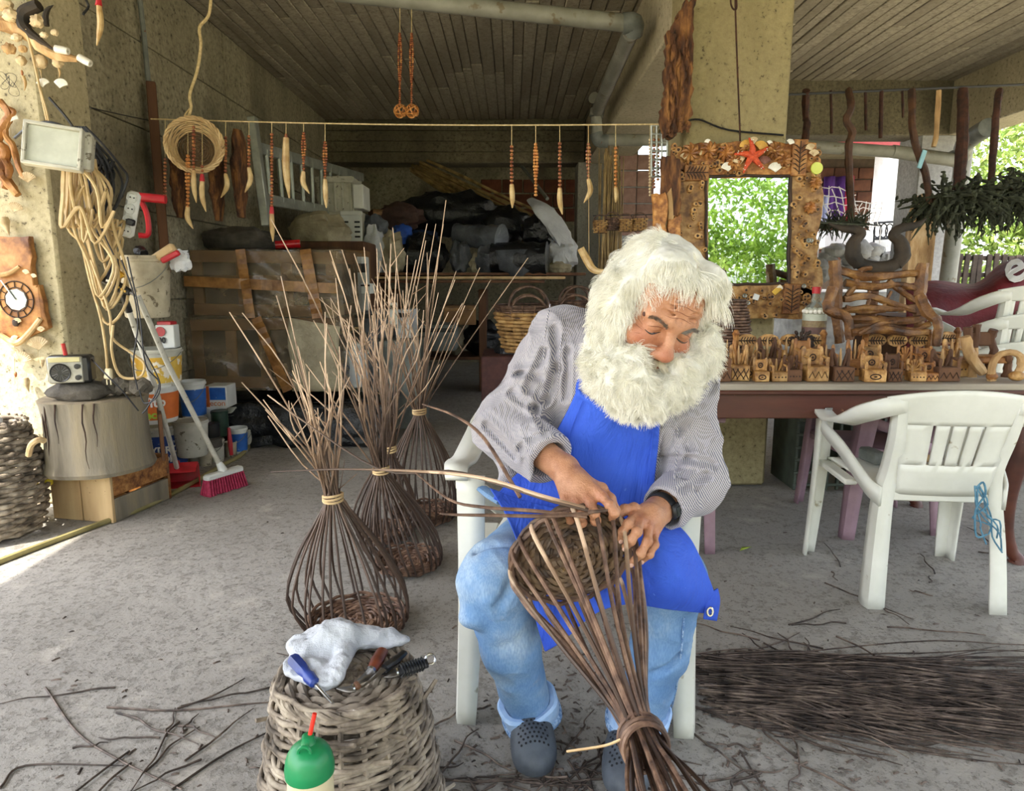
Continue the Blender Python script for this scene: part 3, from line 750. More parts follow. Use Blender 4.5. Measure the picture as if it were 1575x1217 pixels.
# a dark mole and finger nails
mb = MB()
h_ = bt_.ray_cast(Vector((0, 0, CAM_H)), ray(991, 483).normalized()); mb.ell(h_[0], (.0038, .003, .0048), None, 10, 8); mb.build('mole', mat('mole brown', '#4a2a20', bump=0), body)
m_nail = mat('nail', '#d8ac98', '#e2bfae', rough=.3, bump=0)
nl = MB()
for p_, q_ in ((P(955, 829, 1.290), P(958, 818, 1.282)), (P(962, 841, 1.276), P(970, 832, 1.266)), (P(972, 866, 1.276), P(985, 852, 1.264)), (P(988, 862, 1.286), P(999, 853, 1.278))):
    d = (p_ - q_).normalized(); o = (TOC - d * TOC.dot(d)).normalized(); R = Matrix((d.cross(o), d, o)).transposed()
    nl.ell(p_ + o * .0072 + d * .001, (.0048, .0062, .0018), R, 10, 6)
nl.build('finger_nails', m_nail, body)

# ---- shirt
b = SDF((-.22, 1.22, .40), (.66, 2.08, 1.18), .0045)
b.chain([PEL + V(0, 0, .02), BEL + view(0, -.005, 0), CHE, ], [.165, .178, .160], .05)
b.ell(BEL + view(.0, -.01, .0), (.20, .17, .17), None, .05)
b.cone(CHE, S_R + view(.012, -.008, 0), .150, .078, .05); b.cone(CHE, S_L + view(-.006, .0, 0), .14, .078, .05); b.cone(CHE, NEC - view(.0, .01, 0), .14, .085, .05)
b.cone(S_R, E_R, .080, .073, .03); b.cone(E_R, E_R.lerp(W_R, .62), .073, .058, .025); b.ell(E_R + view(-.012, .005, 0), (.062, .07, .075), None, .03)
b.cone(S_L, E_L, .078, .070, .03); b.cone(E_L, E_L.lerp(W_L, .72), .068, .052, .025)
ax = (W_R - E_R).normalized(); c0 = E_R.lerp(W_R, .60); b.cone(c0 - ax * .028, c0 + ax * .030, .064, .060, .006)   # rolled cuff
ax = (W_L - E_L).normalized(); c0 = E_L.lerp(W_L, .74); b.cone(c0 - ax * .02, c0 + ax * .02, .053, .050, .006)
b.cone(P(775, 690, 1.66), P(785, 728, 1.62), .05, .022, .03)        # shirt tail below the elbow
# flat sleeve ends
for E, W, t in ((E_R, W_R, .78), (E_L, W_L, .90)):
    ax = (W - E).normalized(); p_ = E.lerp(W, t); b.half(p_, ax, .006, np.array(p_) - .09, np.array(p_) + .09)
    b.cone(p_ - ax * .02, p_ + ax * .05, .040, .040, .004, 'sub')
# creases across the elbows and under the arms
def crease(p, q, r=.006, k=.016): b.cone(p, q, r, r, k, 'sub')
for (u0, v0, u1, v1, Y) in ((778, 600, 838, 628, 1.455), (760, 640, 812, 672, 1.45), (838, 628, 846, 690, 1.46), (850, 500, 830, 610, 1.53), (885, 500, 862, 640, 1.50),
                            (820, 470, 800, 560, 1.57), (1036, 650, 1030, 740, 1.49), (1085, 690, 1040, 745, 1.44), (1092, 740, 1050, 760, 1.43), (1075, 600, 1056, 690, 1.50), (790, 690, 830, 665, 1.40)):
    crease(P(u0, v0, Y), P(u1, v1, Y))
vts, fcs = b.mesh(); del b
rid = lambda q, s_: (1 - np.abs(vnoise(q, s_))) ** 4
wp = vts + .03 * np.stack([vnoise(vts * 9, 41), vnoise(vts * 9, 42), vnoise(vts * 9, 43)], 1)
n1 = vnoise(vts * np.array([12, 12, 8.0]), 3) * .006 + rid(wp @ np.array([[9, 4, -6], [0, 8, 3], [8, -3, 9.]]), 7) * .011 + rid(wp * np.array([16, 16, 22.0]), 8) * .005 - .004
dirs = vts - np.array(BEL.lerp(CHE, .5)); dirs /= np.linalg.norm(dirs, axis=1)[:, None]
vts = vts + dirs * n1[:, None]
def press(vts, fcs, segs, depth, wd):         # sharp creases where the cloth folds
    tr = BVHTree.FromPolygons([tuple(v) for v in vts], [tuple(f) for f in fcs]); out = vts.copy()
    for s_ in segs:
        pts = [tr.ray_cast(Vector((0, 0, CAM_H)), ray(*q).normalized())[0] for q in s_]; pts = [np.array(p) for p in pts if p is not None]
        for a, c in zip(pts, pts[1:]):
            L2 = max(((c - a) ** 2).sum(), 1e-9); t = np.clip(((vts - a) @ (c - a)) / L2, 0, 1); d = np.linalg.norm(vts - a - t[:, None] * (c - a), axis=1); m = d < wd * 5
            w = -depth * np.exp(-(d[m] / wd) ** 2) + depth * .55 * np.exp(-((d[m] - wd * 2) / (wd * .9)) ** 2); out[m] += np.array(TOC) * w[:, None]
    return out
vts = press(vts, fcs, [[(742, 612), (787, 604), (822, 628)], [(822, 628), (840, 616)], [(824, 630), (842, 664)], [(748, 655), (792, 702)], [(853, 505), (857, 566), (841, 616)], [(873, 540), (869, 612)], [(1098, 588), (1044, 664)], [(1020, 704), (1060, 706), (1098, 716)],
    [(1028, 664), (1016, 712)], [(842, 470), (838, 540), (812, 600)], [(800, 690), (836, 668)], [(1088, 730), (1048, 752)], [(815, 480), (800, 540)], [(760, 600), (800, 575), (830, 580)]], .012, .0085)
me = np_mesh('shirt', vts - np.array(person.location), fcs); shirt = finish(me, 'shirt', m_shirt, person, 179)
shirt_tree = BVHTree.FromPolygons([tuple(v) for v in vts], [tuple(f) for f in fcs])
# collar, placket seams and pocket
mb = MB(); cam0 = Vector((0, 0, CAM_H))
def on(tree, u, v, off=.004, far=1.6):
    d = ray(u, v).normalized(); h = tree.ray_cast(cam0, d)
    return (h[0] - d * off) if h[0] is not None else P(u, v, far)
for line in ([(868, 490), (862, 540), (858, 600), (852, 650)], [(1040, 640), (1042, 690), (1036, 740)], [(846, 468), (838, 520), (836, 600)]):
    mb.tube(cat_rom([on(shirt_tree, *q, off=.0005) for q in line], 5), .0016, 5)
mb.build('shirt_seams', m_shirt, shirt)
pk = MB(); q4 = [on(shirt_tree, *q, off=.003) for q in ((1018, 652), (1046, 660), (1042, 702), (1014, 700))]
pk.grid(lambda a, c: q4[0].lerp(q4[1], a).lerp(q4[3].lerp(q4[2], a), c), 5, 5); o = pk.build('shirt_pocket', m_shirt, shirt); solidify(o, .003)

# ---- jeans
b = SDF((-.20, 1.28, .04), (.56, 2.06, .72), .0045)
H_R, K_R, A_R = P(848, 815, 1.80), P(766, 886, 1.465), P(813, 1085, 1.56)
H_L, K_L, A_L = P(985, 822, 1.78), P(1030, 885, 1.43), P(984, 1096, 1.50)
b.ell(PEL + V(0, .02, -.02), (.19, .15, .13), None, .05)
b.cone(H_R, K_R, .102, .080, .05); b.cone(H_L, K_L, .102, .076, .05)
M_R = K_R.lerp(A_R, .5) + view(-.008, -.0, .012); M_L = K_L.lerp(A_L, .5) + view(.012, 0, .008)
b.chain([K_R, M_R, A_R], [.080, .066, .058], .03); b.chain([K_L, M_L, A_L], [.074, .062, .057], .03)
b.ell(P(728, 948, 1.44), (.030, .03, .024), None, .03); b.ell(P(735, 905, 1.46), (.04, .04, .05), None, .03)
for A, K in ((A_R, M_R), (A_L, M_L)):
    ax = (A - K).normalized(); b.half(A + ax * .012, ax, .005, np.array(A) - .1, np.array(A) + .1)
    b.cone(A - ax * .05, A + ax * .06, .046, .046, .004, 'sub')
for (u0, v0, u1, v1, Y) in ((712, 962, 770, 940, 1.365), (722, 985, 800, 955, 1.38), 
                            (735, 850, 790, 830, 1.45), (800, 870, 770, 930, 1.385), (1050, 960, 1010, 985, 1.36), (1045, 1010, 1005, 1040, 1.40), (745, 1010, 815, 985, 1.412)):
    b.cone(P(u0, v0, Y), P(u1, v1, Y), .007, .006, .02, 'sub')
vts, fcs = b.mesh(); del b
wp = vts + .03 * np.stack([vnoise(vts * 9, 41), vnoise(vts * 9, 42), vnoise(vts * 9, 43)], 1)
dirs = vnoise(vts * np.array([9, 9, 13.0]), 9) * .005 + rid(wp @ np.array([[13, 3, 4], [2, 13, 5], [5, -4, 6.]]), 17) * .006 + rid(wp @ np.array([[12, 4, 6], [0, 12, 3], [7, -3, 14.]]), 18) * .004 - .003
ctr = np.stack([np.full(len(vts), .14), np.full(len(vts), 1.75), vts[:, 2]], 1); dv = vts - ctr; dv /= np.linalg.norm(dv, axis=1)[:, None]
vts = vts + dv * dirs[:, None]
me = np_mesh('jeans', vts - np.array(person.location), fcs); jeans = finish(me, 'jeans', m_denim, person, 179)
jeans_tree = BVHTree.FromPolygons([tuple(v) for v in vts], [tuple(f) for f in fcs])
for A, K in ((A_R, M_R), (A_L, M_L)):                        # turned-up cuffs
    ax = (A - K).normalized(); R = rot_to(ax); mb = MB()
    mb.lathe([(.050, .040), (.068, .042), (.074, .034), (.076, -.020), (.070, -.026), (.058, -.022)], A, R, 32, wob=lambda a, z: .03 * math.sin(3 * a + z * 40) + .02 * math.sin(7 * a))
    cf = mb.build('trouser_cuff', m_denim_cuff, jeans)
    mb = MB(); mb.lathe([(.0755, .040), (.0775, .036), (.0765, .024), (.073, .020)], A, R, 32, wob=lambda a, z: .03 * math.sin(3 * a) + .02 * math.sin(7 * a)); mb.build('cuff_seam', m_seam, cf)
mb = MB(); mb.tube(cat_rom([on(jeans_tree, *q, off=.0) for q in ((1052, 950), (1048, 1000), (1040, 1060), (1030, 1100))], 5), .0022, 5); mb.build('side_seam', m_seam, jeans)

# ---- apron: a bib on the chest and a skirt over the thighs
def catg(rows, nu, nv):      # rows of control points -> smooth grid
    rr = [cat_rom(r, nu) for r in rows]; cols = [cat_rom([r[i] for r in rr], nv) for i in range(len(rr[0]))]
    return cols
def add_cols(mb, cols):
    nu, nv = len(cols), len(cols[0]); mb.add([cols[i][j] for j in range(nv) for i in range(nu)],
        [(j * nu + i, (j + 1) * nu + i, (j + 1) * nu + i + 1, j * nu + i + 1) for j in range(nv - 1) for i in range(nu - 1)])
def bibpt(u, v, off=.019): return on(shirt_tree, u, v, off, 1.5)
bib = [[(888, 598), (925, 622), (965, 640), (1014, 646)],
       [(868, 640), (915, 655), (965, 665), (1014, 672)],
       [(838, 688), (895, 700), (955, 706), (1010, 712)],
       [(795, 728), (870, 740), (940, 748), (1006, 752)],
       [(756, 768), (840, 794), (925, 802), (1002, 804)]]
rows = [[bibpt(*q) for q in r] for r in bib]
for j, r in enumerate(rows):                                   # keep the sheet from following the sleeves
    for i, q in enumerate(r):
        lim = [1.535, 1.50, 1.475, 1.455, 1.45][j] + [.05, .0, .0, .04][i]
        rows[j][i] = P(*bib[j][i], min(max(q.y, lim - (.13 if j < 2 else .02)), lim + .05))
mb0 = mb = MB(); add_cols(mb, catg(rows, 8, 8))
apron = mb.build('apron', m_apron, person); solidify(apron, .003); subsurf(apron, 1)
mb = MB()                                                       # hem band along the bib top and a shoulder strap
top = cat_rom([q + TOC * .003 for q in rows[0]], 8); low = [p + (UPV * -.018) for p in top]
mb.add(top + low, [(i, len(top) + i, len(top) + i + 1, i + 1) for i in range(len(top) - 1)])
o = mb.build('bib_hem', m_apron, apron); solidify(o, .003)
mb = MB(); st = cat_rom([on(shirt_tree, *q, off=.006) for q in ((892, 604), (893, 592), (898, 578))], 6)
mb.add([p - RIV * .010 for p in st] + [p + RIV * .010 for p in st], [(i, len(st) + i, len(st) + i + 1, i + 1) for i in range(len(st) - 1)])
o = mb.build('apron_strap', m_apron, apron); solidify(o, .003)
mb = MB()
apt = BVHTree.FromPolygons([tuple(v) for v in mb0.v], mb0.f)
for line in ([(898, 612), (882, 650), (868, 690)], [(1004, 658), (1000, 700), (994, 745)]):
    pts = [on(apt, *q, off=.003) for q in line]
    mb = MB(); mb.tube(cat_rom([p + TOC * .004 for p in pts], 5), .0014, 5); mb.build('apron_stitching', m_apron, apron)
skirt = [[(752, 750, 1.50), (800, 768, 1.47), (860, 782, 1.455), (930, 790, 1.45), (985, 792, 1.45), (1035, 800, 1.47)],
         [(772, 782, 1.43), (812, 800, 1.42), (870, 815, 1.44), (940, 815, 1.43), (1000, 815, 1.375), (1062, 828, 1.39)],
         [(790, 820, 1.40), (825, 845, 1.42), (880, 860, 1.47), (950, 850, 1.43), (1015, 848, 1.336), (1082, 868, 1.36)],
         [(806, 870, 1.39), (838, 890, 1.42), (890, 895, 1.47), (960, 885, 1.42), (1025, 880, 1.325), (1098, 908, 1.36)],
         [(820, 940, 1.40), (850, 950, 1.41), (900, 922, 1.46), (960, 912, 1.42), (1030, 915, 1.33), (1103, 930, 1.365)],
         [(838, 1004, 1.41), (868, 985, 1.41), (915, 945, 1.45), (965, 930, 1.42), (1030, 938, 1.35), (1098, 945, 1.37)]]
rows = [[P(*q) for q in r] for r in skirt]
mb = MB(); add_cols(mb, catg(rows, 8, 8)); sk = mb.build('apron_skirt', m_apron, apron); solidify(sk, .003); subsurf(sk, 1)
mb = MB(); add_cols(mb, catg([[P(1086, 915, 1.358), P(1104, 905, 1.362)], [P(1084, 938, 1.352), P(1107, 925, 1.36)], [P(1082, 952, 1.352), P(1102, 955, 1.358)]], 5, 5))
o = mb.build('apron_tie_corner', m_apron, apron); solidify(o, .004)
mb = MB(); c_ = P(1092, 941, 1.343)
mb.tube([c_ + RIV * (.0058 * math.cos(a)) + UPV * (.0085 * math.sin(a)) for a in [2 * PI * i / 16 for i in range(16)]], .0028, 6, closed=True); mb.build('eyelet', m_steel, apron)

# ---- belt of the jeans showing at the hip
mb = MB(); mb.tube(cat_rom([P(742, 752, 1.66), P(756, 762, 1.60), P(772, 772, 1.56)], 5), [.016, .018, .016], 8, flat=.5); mb.build('waistband', m_denim, jeans)

# ---- clogs
def clog(toe, heel, name_m, yaw_lift=0.0, upper=True):
    d = (heel - toe); d.z = 0; L = d.length; d.normalize(); s_ = Vector((-d.y, d.x, 0))
    b = SDF(np.minimum(np.array(toe), np.array(heel)) - [.09, .09, .02], np.maximum(np.array(toe), np.array(heel)) + [.09, .09, .15], .0042)
    def q(t, x, z): return toe + d * (L * t) + s_ * x + Vector((0, 0, z))
    R = Matrix((s_, d, Vector((0, 0, 1)))).transposed()
    b.ell(q(.24, 0, .034), (.052, .078, .040), R, .02); b.ell(q(.42, 0, .046), (.050, .085, .050), R, .02); b.ell(q(.80, 0, .034), (.038, .055, .036), R, .03)
    b.cone(q(.18, 0, .018), q(.86, 0, .018), .049, .038, .02)
    b.cone(q(.70, 0, .10), q(.74, 0, .20), .038, .045, .012, 'sub')
    b.half(q(0, 0, .001), (0, 0, -1), .004)
    v_, f_2 = b.mesh(); me = np_mesh('clog', v_ - np.array(person.location), f_2); o = finish(me, 'clog', m_croc, person, 179)
    tree = BVHTree.FromPolygons([tuple(x) for x in v_], [tuple(x) for x in f_2]); hm = MB()
    for i in range(9):
        for j in range(-3, 4):
            p = q(.10 + .042 * i, j * .0105 + (.005 if i % 2 else 0), .2); h = tree.ray_cast(p, Vector((0, 0, -1)))
            if h[0] is not None and h[1].z > .35:
                hm.lathe([(.0, .0006), (.0030, .0006), (.0030, -.0015)], h[0], rot_to(h[1]), 8)
    hm.build('air_holes', m_hole, o)
    sm = MB(); sm.tube([q(.02 + .5 * (1 - math.cos(a)) * .98, math.sin(a) * .052 * (1 - .15 * (1 - math.cos(a)) / 2), .016) for a in [2 * PI * i / 40 for i in range(40)]], .0045, 6, closed=True)
    sm.build('sole_rim', m_croc, o); return o
clog(PZ(824, 1196, .012), PZ(812, 1100, .012) + V(0, .02, 0), m_croc)
clog(PZ(962, 1232, .012), PZ(962, 1120, .012), m_croc)
# ---- sock shadow: ankles
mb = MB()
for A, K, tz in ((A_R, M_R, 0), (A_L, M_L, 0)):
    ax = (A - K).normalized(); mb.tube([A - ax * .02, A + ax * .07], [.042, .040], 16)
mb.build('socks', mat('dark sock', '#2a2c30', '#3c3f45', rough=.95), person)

# ---- watch on the left wrist
ax = (W_L - E_L).normalized(); R = rot_to(ax); wc = E_L.lerp(W_L, .93); mb = MB()
mb.lathe([(.0315, -.010), (.0345, -.011), (.0350, 0), (.0345, .011), (.0315, .010)], wc, R, 28); wt = mb.build('wrist_watch', m_watch, person)
o_ = (TOC + RIV * .75 + UPV * -.05); o_ = (o_ - ax * o_.dot(ax)).normalized(); R2 = Matrix((ax.cross(o_), ax, o_)).transposed(); mb = MB()
mb.box(wc + o_ * .037, (.030, .034, .011), R2, .004); mb.build('watch_case', m_watch, wt)
mb = MB(); mb.box(wc + o_ * .0432, (.020, .020, .002), R2, .0006); mb.build('watch_face', m_watch_face, wt)

# ---- beard and hair: a soft core and the strands that grow from it
def strands(name, roots, dirs, length, npts, r, mats, parent, curl=.3, droop=.3, bias=None, seed=1, cf=45.0):
    n = len(roots); rs = np.random.RandomState(seed); pts = np.zeros((n, npts, 3)); p = roots.copy(); d = dirs.copy()
    L = length * rs.uniform(.55, 1.25, n); bias = np.array(bias if bias is not None else (0, 0, -1.0)); step = L / (npts - 1)
    off = rs.uniform(-1, 1, (n, 1)) * .25
    for k in range(npts):
        pts[:, k] = p
        q = p * cf + off
        nz = np.stack([vnoise(q, seed + 1), vnoise(q, seed + 2), vnoise(q, seed + 3)], 1)
        dd = d + nz * curl + (bias if bias.ndim == 1 else bias) * (droop * (k + 1) / npts)
        d = dd / np.linalg.norm(dd, axis=1)[:, None]; p = p + d * step[:, None]
    hc = bpy.data.hair_curves.new(name); hc.add_curves([npts] * n)
    o0 = wloc(parent); hc.position_data.foreach_set('vector', (pts - np.array(o0)).astype(np.float32).ravel())
    rad = np.tile(np.linspace(1.0, .35, npts) * r, n).astype(np.float32)
    ra = hc.attributes.get('radius') or hc.attributes.new('radius', 'FLOAT', 'POINT'); ra.data.foreach_set('value', rad)
    hc.materials.append(mats); o = bpy.data.objects.new(name, hc); COL.objects.link(o); o.parent = parent; return o
def sample(verts, quads, n, seed, keep=None):
    tri = np.concatenate([quads[:, [0, 1, 2]], quads[:, [0, 2, 3]]]); a, b_, c = verts[tri[:, 0]], verts[tri[:, 1]], verts[tri[:, 2]]
    nn = np.cross(b_ - a, c - a); ar = np.linalg.norm(nn, axis=1)
    if keep is not None: ar = ar * keep((a + b_ + c) / 3)
    rs = np.random.RandomState(seed); i = rs.choice(len(tri), n, p=ar / ar.sum()); u, v = rs.rand(n, 1), rs.rand(n, 1)
    m = (u + v > 1)[:, 0]; u[m] = 1 - u[m]; v[m] = 1 - v[m]
    return a[i] + (b_[i] - a[i]) * u + (c[i] - a[i]) * v, nn[i] / np.maximum(np.linalg.norm(nn[i], axis=1)[:, None], 1e-9)
def to_local(p): return (np.asarray(p) - np.array(HC)) @ np.array(HM) / HS
# beard core
b = SDF((-.02, 1.10, .78), (.56, 1.75, 1.32), .004)
bc = lambda u, v, Y: P(u, v, Y)
b.ell(P(983, 572, 1.375), (.088, .065, .068), None, .03); b.ell(P(925, 560, 1.425), (.036, .05, .065), None, .03); b.ell(P(1040, 580, 1.40), (.052, .055, .055), None, .03)
b.ell(P(985, 610, 1.385), (.070, .05, .045), None, .03); b.ell(P(930, 510, 1.45), (.030, .05, .055), None, .03); b.ell(P(1082, 540, 1.43), (.03, .05, .06), None, .03)
b.ell(hp(0, .055, -.108), hr(.055, .042, .035), HM, .02)
# leave the mouth, the cheeks and the nose free
b.ell(hp(0, .12, -.045), hr(.036, .05, .030), HM, .02, 'sub')
b.ell(hp(0, .10, .03), hr(.068, .07, .055), HM, .02, 'sub')
vts, fcs = b.mesh(); del b
nrm = vnoise(vts * 42, 2)[:, None] * .004 + vnoise(vts * 85, 6)[:, None] * .0025
ce = np.array(P(985, 560, 1.43)); dv = vts - ce; dv /= np.linalg.norm(dv, axis=1)[:, None]; vts = vts + dv * nrm
me = np_mesh('beard', vts - np.array(person.location), fcs); beard = finish(me, 'beard', m_white_hair, person, 179)
def keep_b(c): return np.where(c[:, 1] < 1.50, 1.0, .15)
ro, no = sample(vts, fcs, 26000, 11, keep_b)
dv = no * .8 + np.array(UPV) * -.45 + vnoise(ro * 30, 8)[:, None] * .25
dv /= np.linalg.norm(dv, axis=1)[:, None]
strands('beard_strands', ro - no * .004, dv, .024, 7, .00042, m_white_hair, beard, .55, .25, np.array(UPV) * -1.0, 21, 70.0)
# moustache
rs = np.random.RandomState(5); n = 2000; s_ = rs.choice([-1, 1], n); x_ = rs.uniform(0, 1, n)
lo = np.stack([s_ * (x_ * .036), .108 - x_ * .022 + rs.uniform(-.004, .002, n), -.056 - x_ * .008 + rs.uniform(-.005, .005, n)], 1)
ro = np.array(HC) + lo * HS @ np.array(HM).T; dl = np.stack([s_ * (.7 + .4 * x_), np.full(n, .45), np.full(n, -.55)], 1); dl /= np.linalg.norm(dl, axis=1)[:, None]
strands('moustache', ro, dl @ np.array(HM).T, .019, 6, .00042, m_mous, person, .3, .4, np.array(UPV) * -1.0, 31, 60.0)
# eyebrows
n = 760; s_ = rs.choice([-1, 1], n); x_ = rs.uniform(0, 1, n)
lo = np.stack([s_ * (.014 + x_ * .036), .0960 - x_ * .018, .0135 + .006 * np.sin(x_ * 2.6) + rs.uniform(-.003, .003, n)], 1); ro = np.array(HC) + lo * HS @ np.array(HM).T
dl = np.stack([s_ * .8, np.full(n, .35), rs.uniform(.1, .5, n)], 1); dl /= np.linalg.norm(dl, axis=1)[:, None]
strands('eyebrows', ro, dl @ np.array(HM).T, .011, 4, .00035, m_brow, person, .2, .2, np.array(UPV) * -.6, 41)
# hair core
b = SDF(np.array(HC) - .19, np.array(HC) + .19, .004)
b.ell(hp(0, -.030, .045), hr(.090, .100, .094), HM, .02)
for s in (-1, 1): b.ell(hp(s * .082, -.01, .0), hr(.030, .045, .065), HM, .03); b.ell(hp(s * .075, .035, -.03), hr(.018, .025, .04), HM, .02)
b.ell(hp(0, -.09, -.02), hr(.08, .05, .08), HM, .03); b.ell(hp(.03, .035, .105), hr(.05, .04, .03), HM, .03); b.ell(hp(-.05, .03, .095), hr(.045, .04, .035), HM, .03)
b.ell(hp(0, .115, .035), hr(.072, .062, .066), HM, .02, 'sub'); b.ell(hp(0, .14, -.03), hr(.08, .075, .09), HM, .02, 'sub')
b.ell(hp(-.022, .050, .125), hr(.018, .05, .020), HM, .02, 'sub')
vts, fcs = b.mesh(); del b
dv = vts - np.array(HC); dv /= np.linalg.norm(dv, axis=1)[:, None]; vts = vts + dv * (vnoise(vts * 34, 12) * .005 + vnoise(vts * 80, 13) * .0025)[:, None]
me = np_mesh('hair', vts - np.array(person.location), fcs); hair = finish(me, 'hair', m_white_hair, person, 179)
ro, no = sample(vts, fcs, 24000, 15)
lc = to_local(ro)
flow = np.stack([np.sign(lc[:, 0]) * .45, -.25 + 1.2 * (lc[:, 1] > .02), -.55 - 0 * lc[:, 2]], 1) @ np.array(HM).T     # combed outwards, forwards over the brow
dv = no * .46 + flow * .95 + vnoise(ro * 26, 17)[:, None] * .25; dv /= np.linalg.norm(dv, axis=1)[:, None]
strands('hair_strands', ro - no * .003, dv, .030, 8, .00042, m_white_hair, hair, .30, .55, np.array(UPV) * -1.0, 51, 48.0)
# long locks falling over the forehead
n = 750; x_ = rs.uniform(-.068, .045, n)
x_ = np.where((x_ > -.040) & (x_ < -.008), x_ - .035, x_)
lo = np.stack([x_, .052 + rs.uniform(-.015, .012, n), .113 - np.abs(x_) * .45 + rs.uniform(-.006, .008, n)], 1); ro = np.array(HC) + lo * HS @ np.array(HM).T
dl = np.stack([-.25 + x_ * 3 + rs.uniform(-.2, .2, n), np.full(n, .75), rs.uniform(-.1, .25, n)], 1); dl /= np.linalg.norm(dl, axis=1)[:, None]
strands('forehead_locks', ro, dl @ np.array(HM).T, .058, 9, .00045, m_white_hair, hair, .26, .62, np.array(UPV) * -1.0 - np.array(TOC) * .25, 61, 30.0)
# ================================================================== front left: pillar ornaments, stump, buckets
YP = 3.385
# ---- clock of orange root wood
t = thing('wall_clock', 'orange carved root-wood clock plaque with shells, hanging on the sunlit pillar', 'clock', P(38, 520, YP))
def outline(pts, Y, depth, jag=.0, seed=0):
    out = []; n = len(pts)
    for i in range(n):
        a = P(*pts[i], Y); b_ = P(*pts[(i + 1) % n], Y); m = 5 if jag else 1
        for k in range(m):
            q = a.lerp(b_, k / m); out.append((q.x + (random.uniform(-jag, jag) if jag else 0), q.z + (random.uniform(-jag, jag) if jag else 0)))
    return out
def slab(mb, pts, Y, depth, jag=.0, bevel=.004):
    o = outline(pts, Y, depth, jag); c = (sum(p[0] for p in o) / len(o), sum(p[1] for p in o) / len(o)); n = len(o)
    ins = [(c[0] + (x - c[0]) * (1 - bevel * 14), c[1] + (z - c[1]) * (1 - bevel * 14)) for x, z in o]
    vs_ = [(x, Y + depth / 2, z) for x, z in o] + [(x, Y - depth / 2 + bevel, z) for x, z in o] + [(x, Y - depth / 2, z) for x, z in ins]
    ar = sum(o[i][0] * o[(i + 1) % n][1] - o[(i + 1) % n][0] * o[i][1] for i in range(n))
    fs = [tuple(range(n)) if ar < 0 else tuple(range(n))] + [(i, i + n, (i + 1) % n + n, (i + 1) % n) for i in range(n)] + [(i + n, i + 2 * n, (i + 1) % n + 2 * n, (i + 1) % n + n) for i in range(n)] + [tuple(range(3 * n - 1, 2 * n - 1, -1))]
    if ar < 0: fs = [tuple(reversed(f)) for f in fs]
    mb.add(vs_, fs)
mb = MB(); slab(mb, [(-6, 366), (48, 363), (56, 440), (64, 440), (76, 504), (60, 512), (40, 520), (12, 526), (-8, 500)], YP - .02, .035, .006); pl = mb.build('plaque', m_root, t)
mb = MB(); cc = P(25, 461, YP - .041)
for rr, tt in ((.083, .003), (.055, .0022)): mb.tube([cc + Vector((rr * math.cos(a), 0, rr * 1.06 * math.sin(a))) for a in [2 * PI * i / 40 for i in range(40)]], tt, 6, closed=True)
for i in range(12):
    a = 2 * PI * i / 12; d = Vector((math.cos(a), 0, math.sin(a) * 1.06)); mb.tube([cc + d * .055, cc + d * .083], .0022, 5)
mb.build('burnt_dial', m_wood_burnt, t)
mb = MB(); mb.lathe([(0, .004), (.052, .004), (.054, 0)], cc + V(0, .002, 0), rot_to((0, -1, 0)), 9); mb.build('dial_mirror', mat('silvery dial', '#9ba09c', '#b9bdb8', rough=.35, metal=.5, bump=.1), t)
mb = MB(); mb.box(cc + V(-.018, -.006, .028), (.06, .002, .005), ry(.95)); mb.build('hour_hand', m_black_ink, t)
mb = MB(); mb.box(cc + V(-.03, -.008, .046), (.006, .002, .11), ry(-.55)); mb.build('minute_hand', mat('pale hand', '#c9d2c6', bump=0), t)
mb = MB(); mb.tube(cat_rom([P(-4, 424, YP - .05), P(15, 420, YP - .055), P(30, 410, YP - .05)], 4), [.013, .012, .009], 8); mb.build('root_branch', m_drift, t)
mb = MB(); mb.tube(cat_rom([P(0, 515, YP - .05), P(25, 528, YP - .05), P(45, 512, YP - .05), P(62, 490, YP - .05)], 4), [.012, .016, .014, .012], 8); mb.build('root_foot', m_drift, t)
for (u, v, r) in ((27, 493, .016), (63, 506, .016), (40, 418, .014), (52, 424, .012), (22, 520, .016)):
    mb = MB(); scallop(mb, P(u, v, YP - .05), r, (0, -1, 0), (random.uniform(-.5, .5), 0, 1)); mb.build('shell', m_shell, t)
mb = MB(); mb.ell(P(24, 497, YP - .05), (.018, .008, .018), None, 14, 6, .25, 3, 6); mb.build('burnt_flower', m_wood_burnt, t)

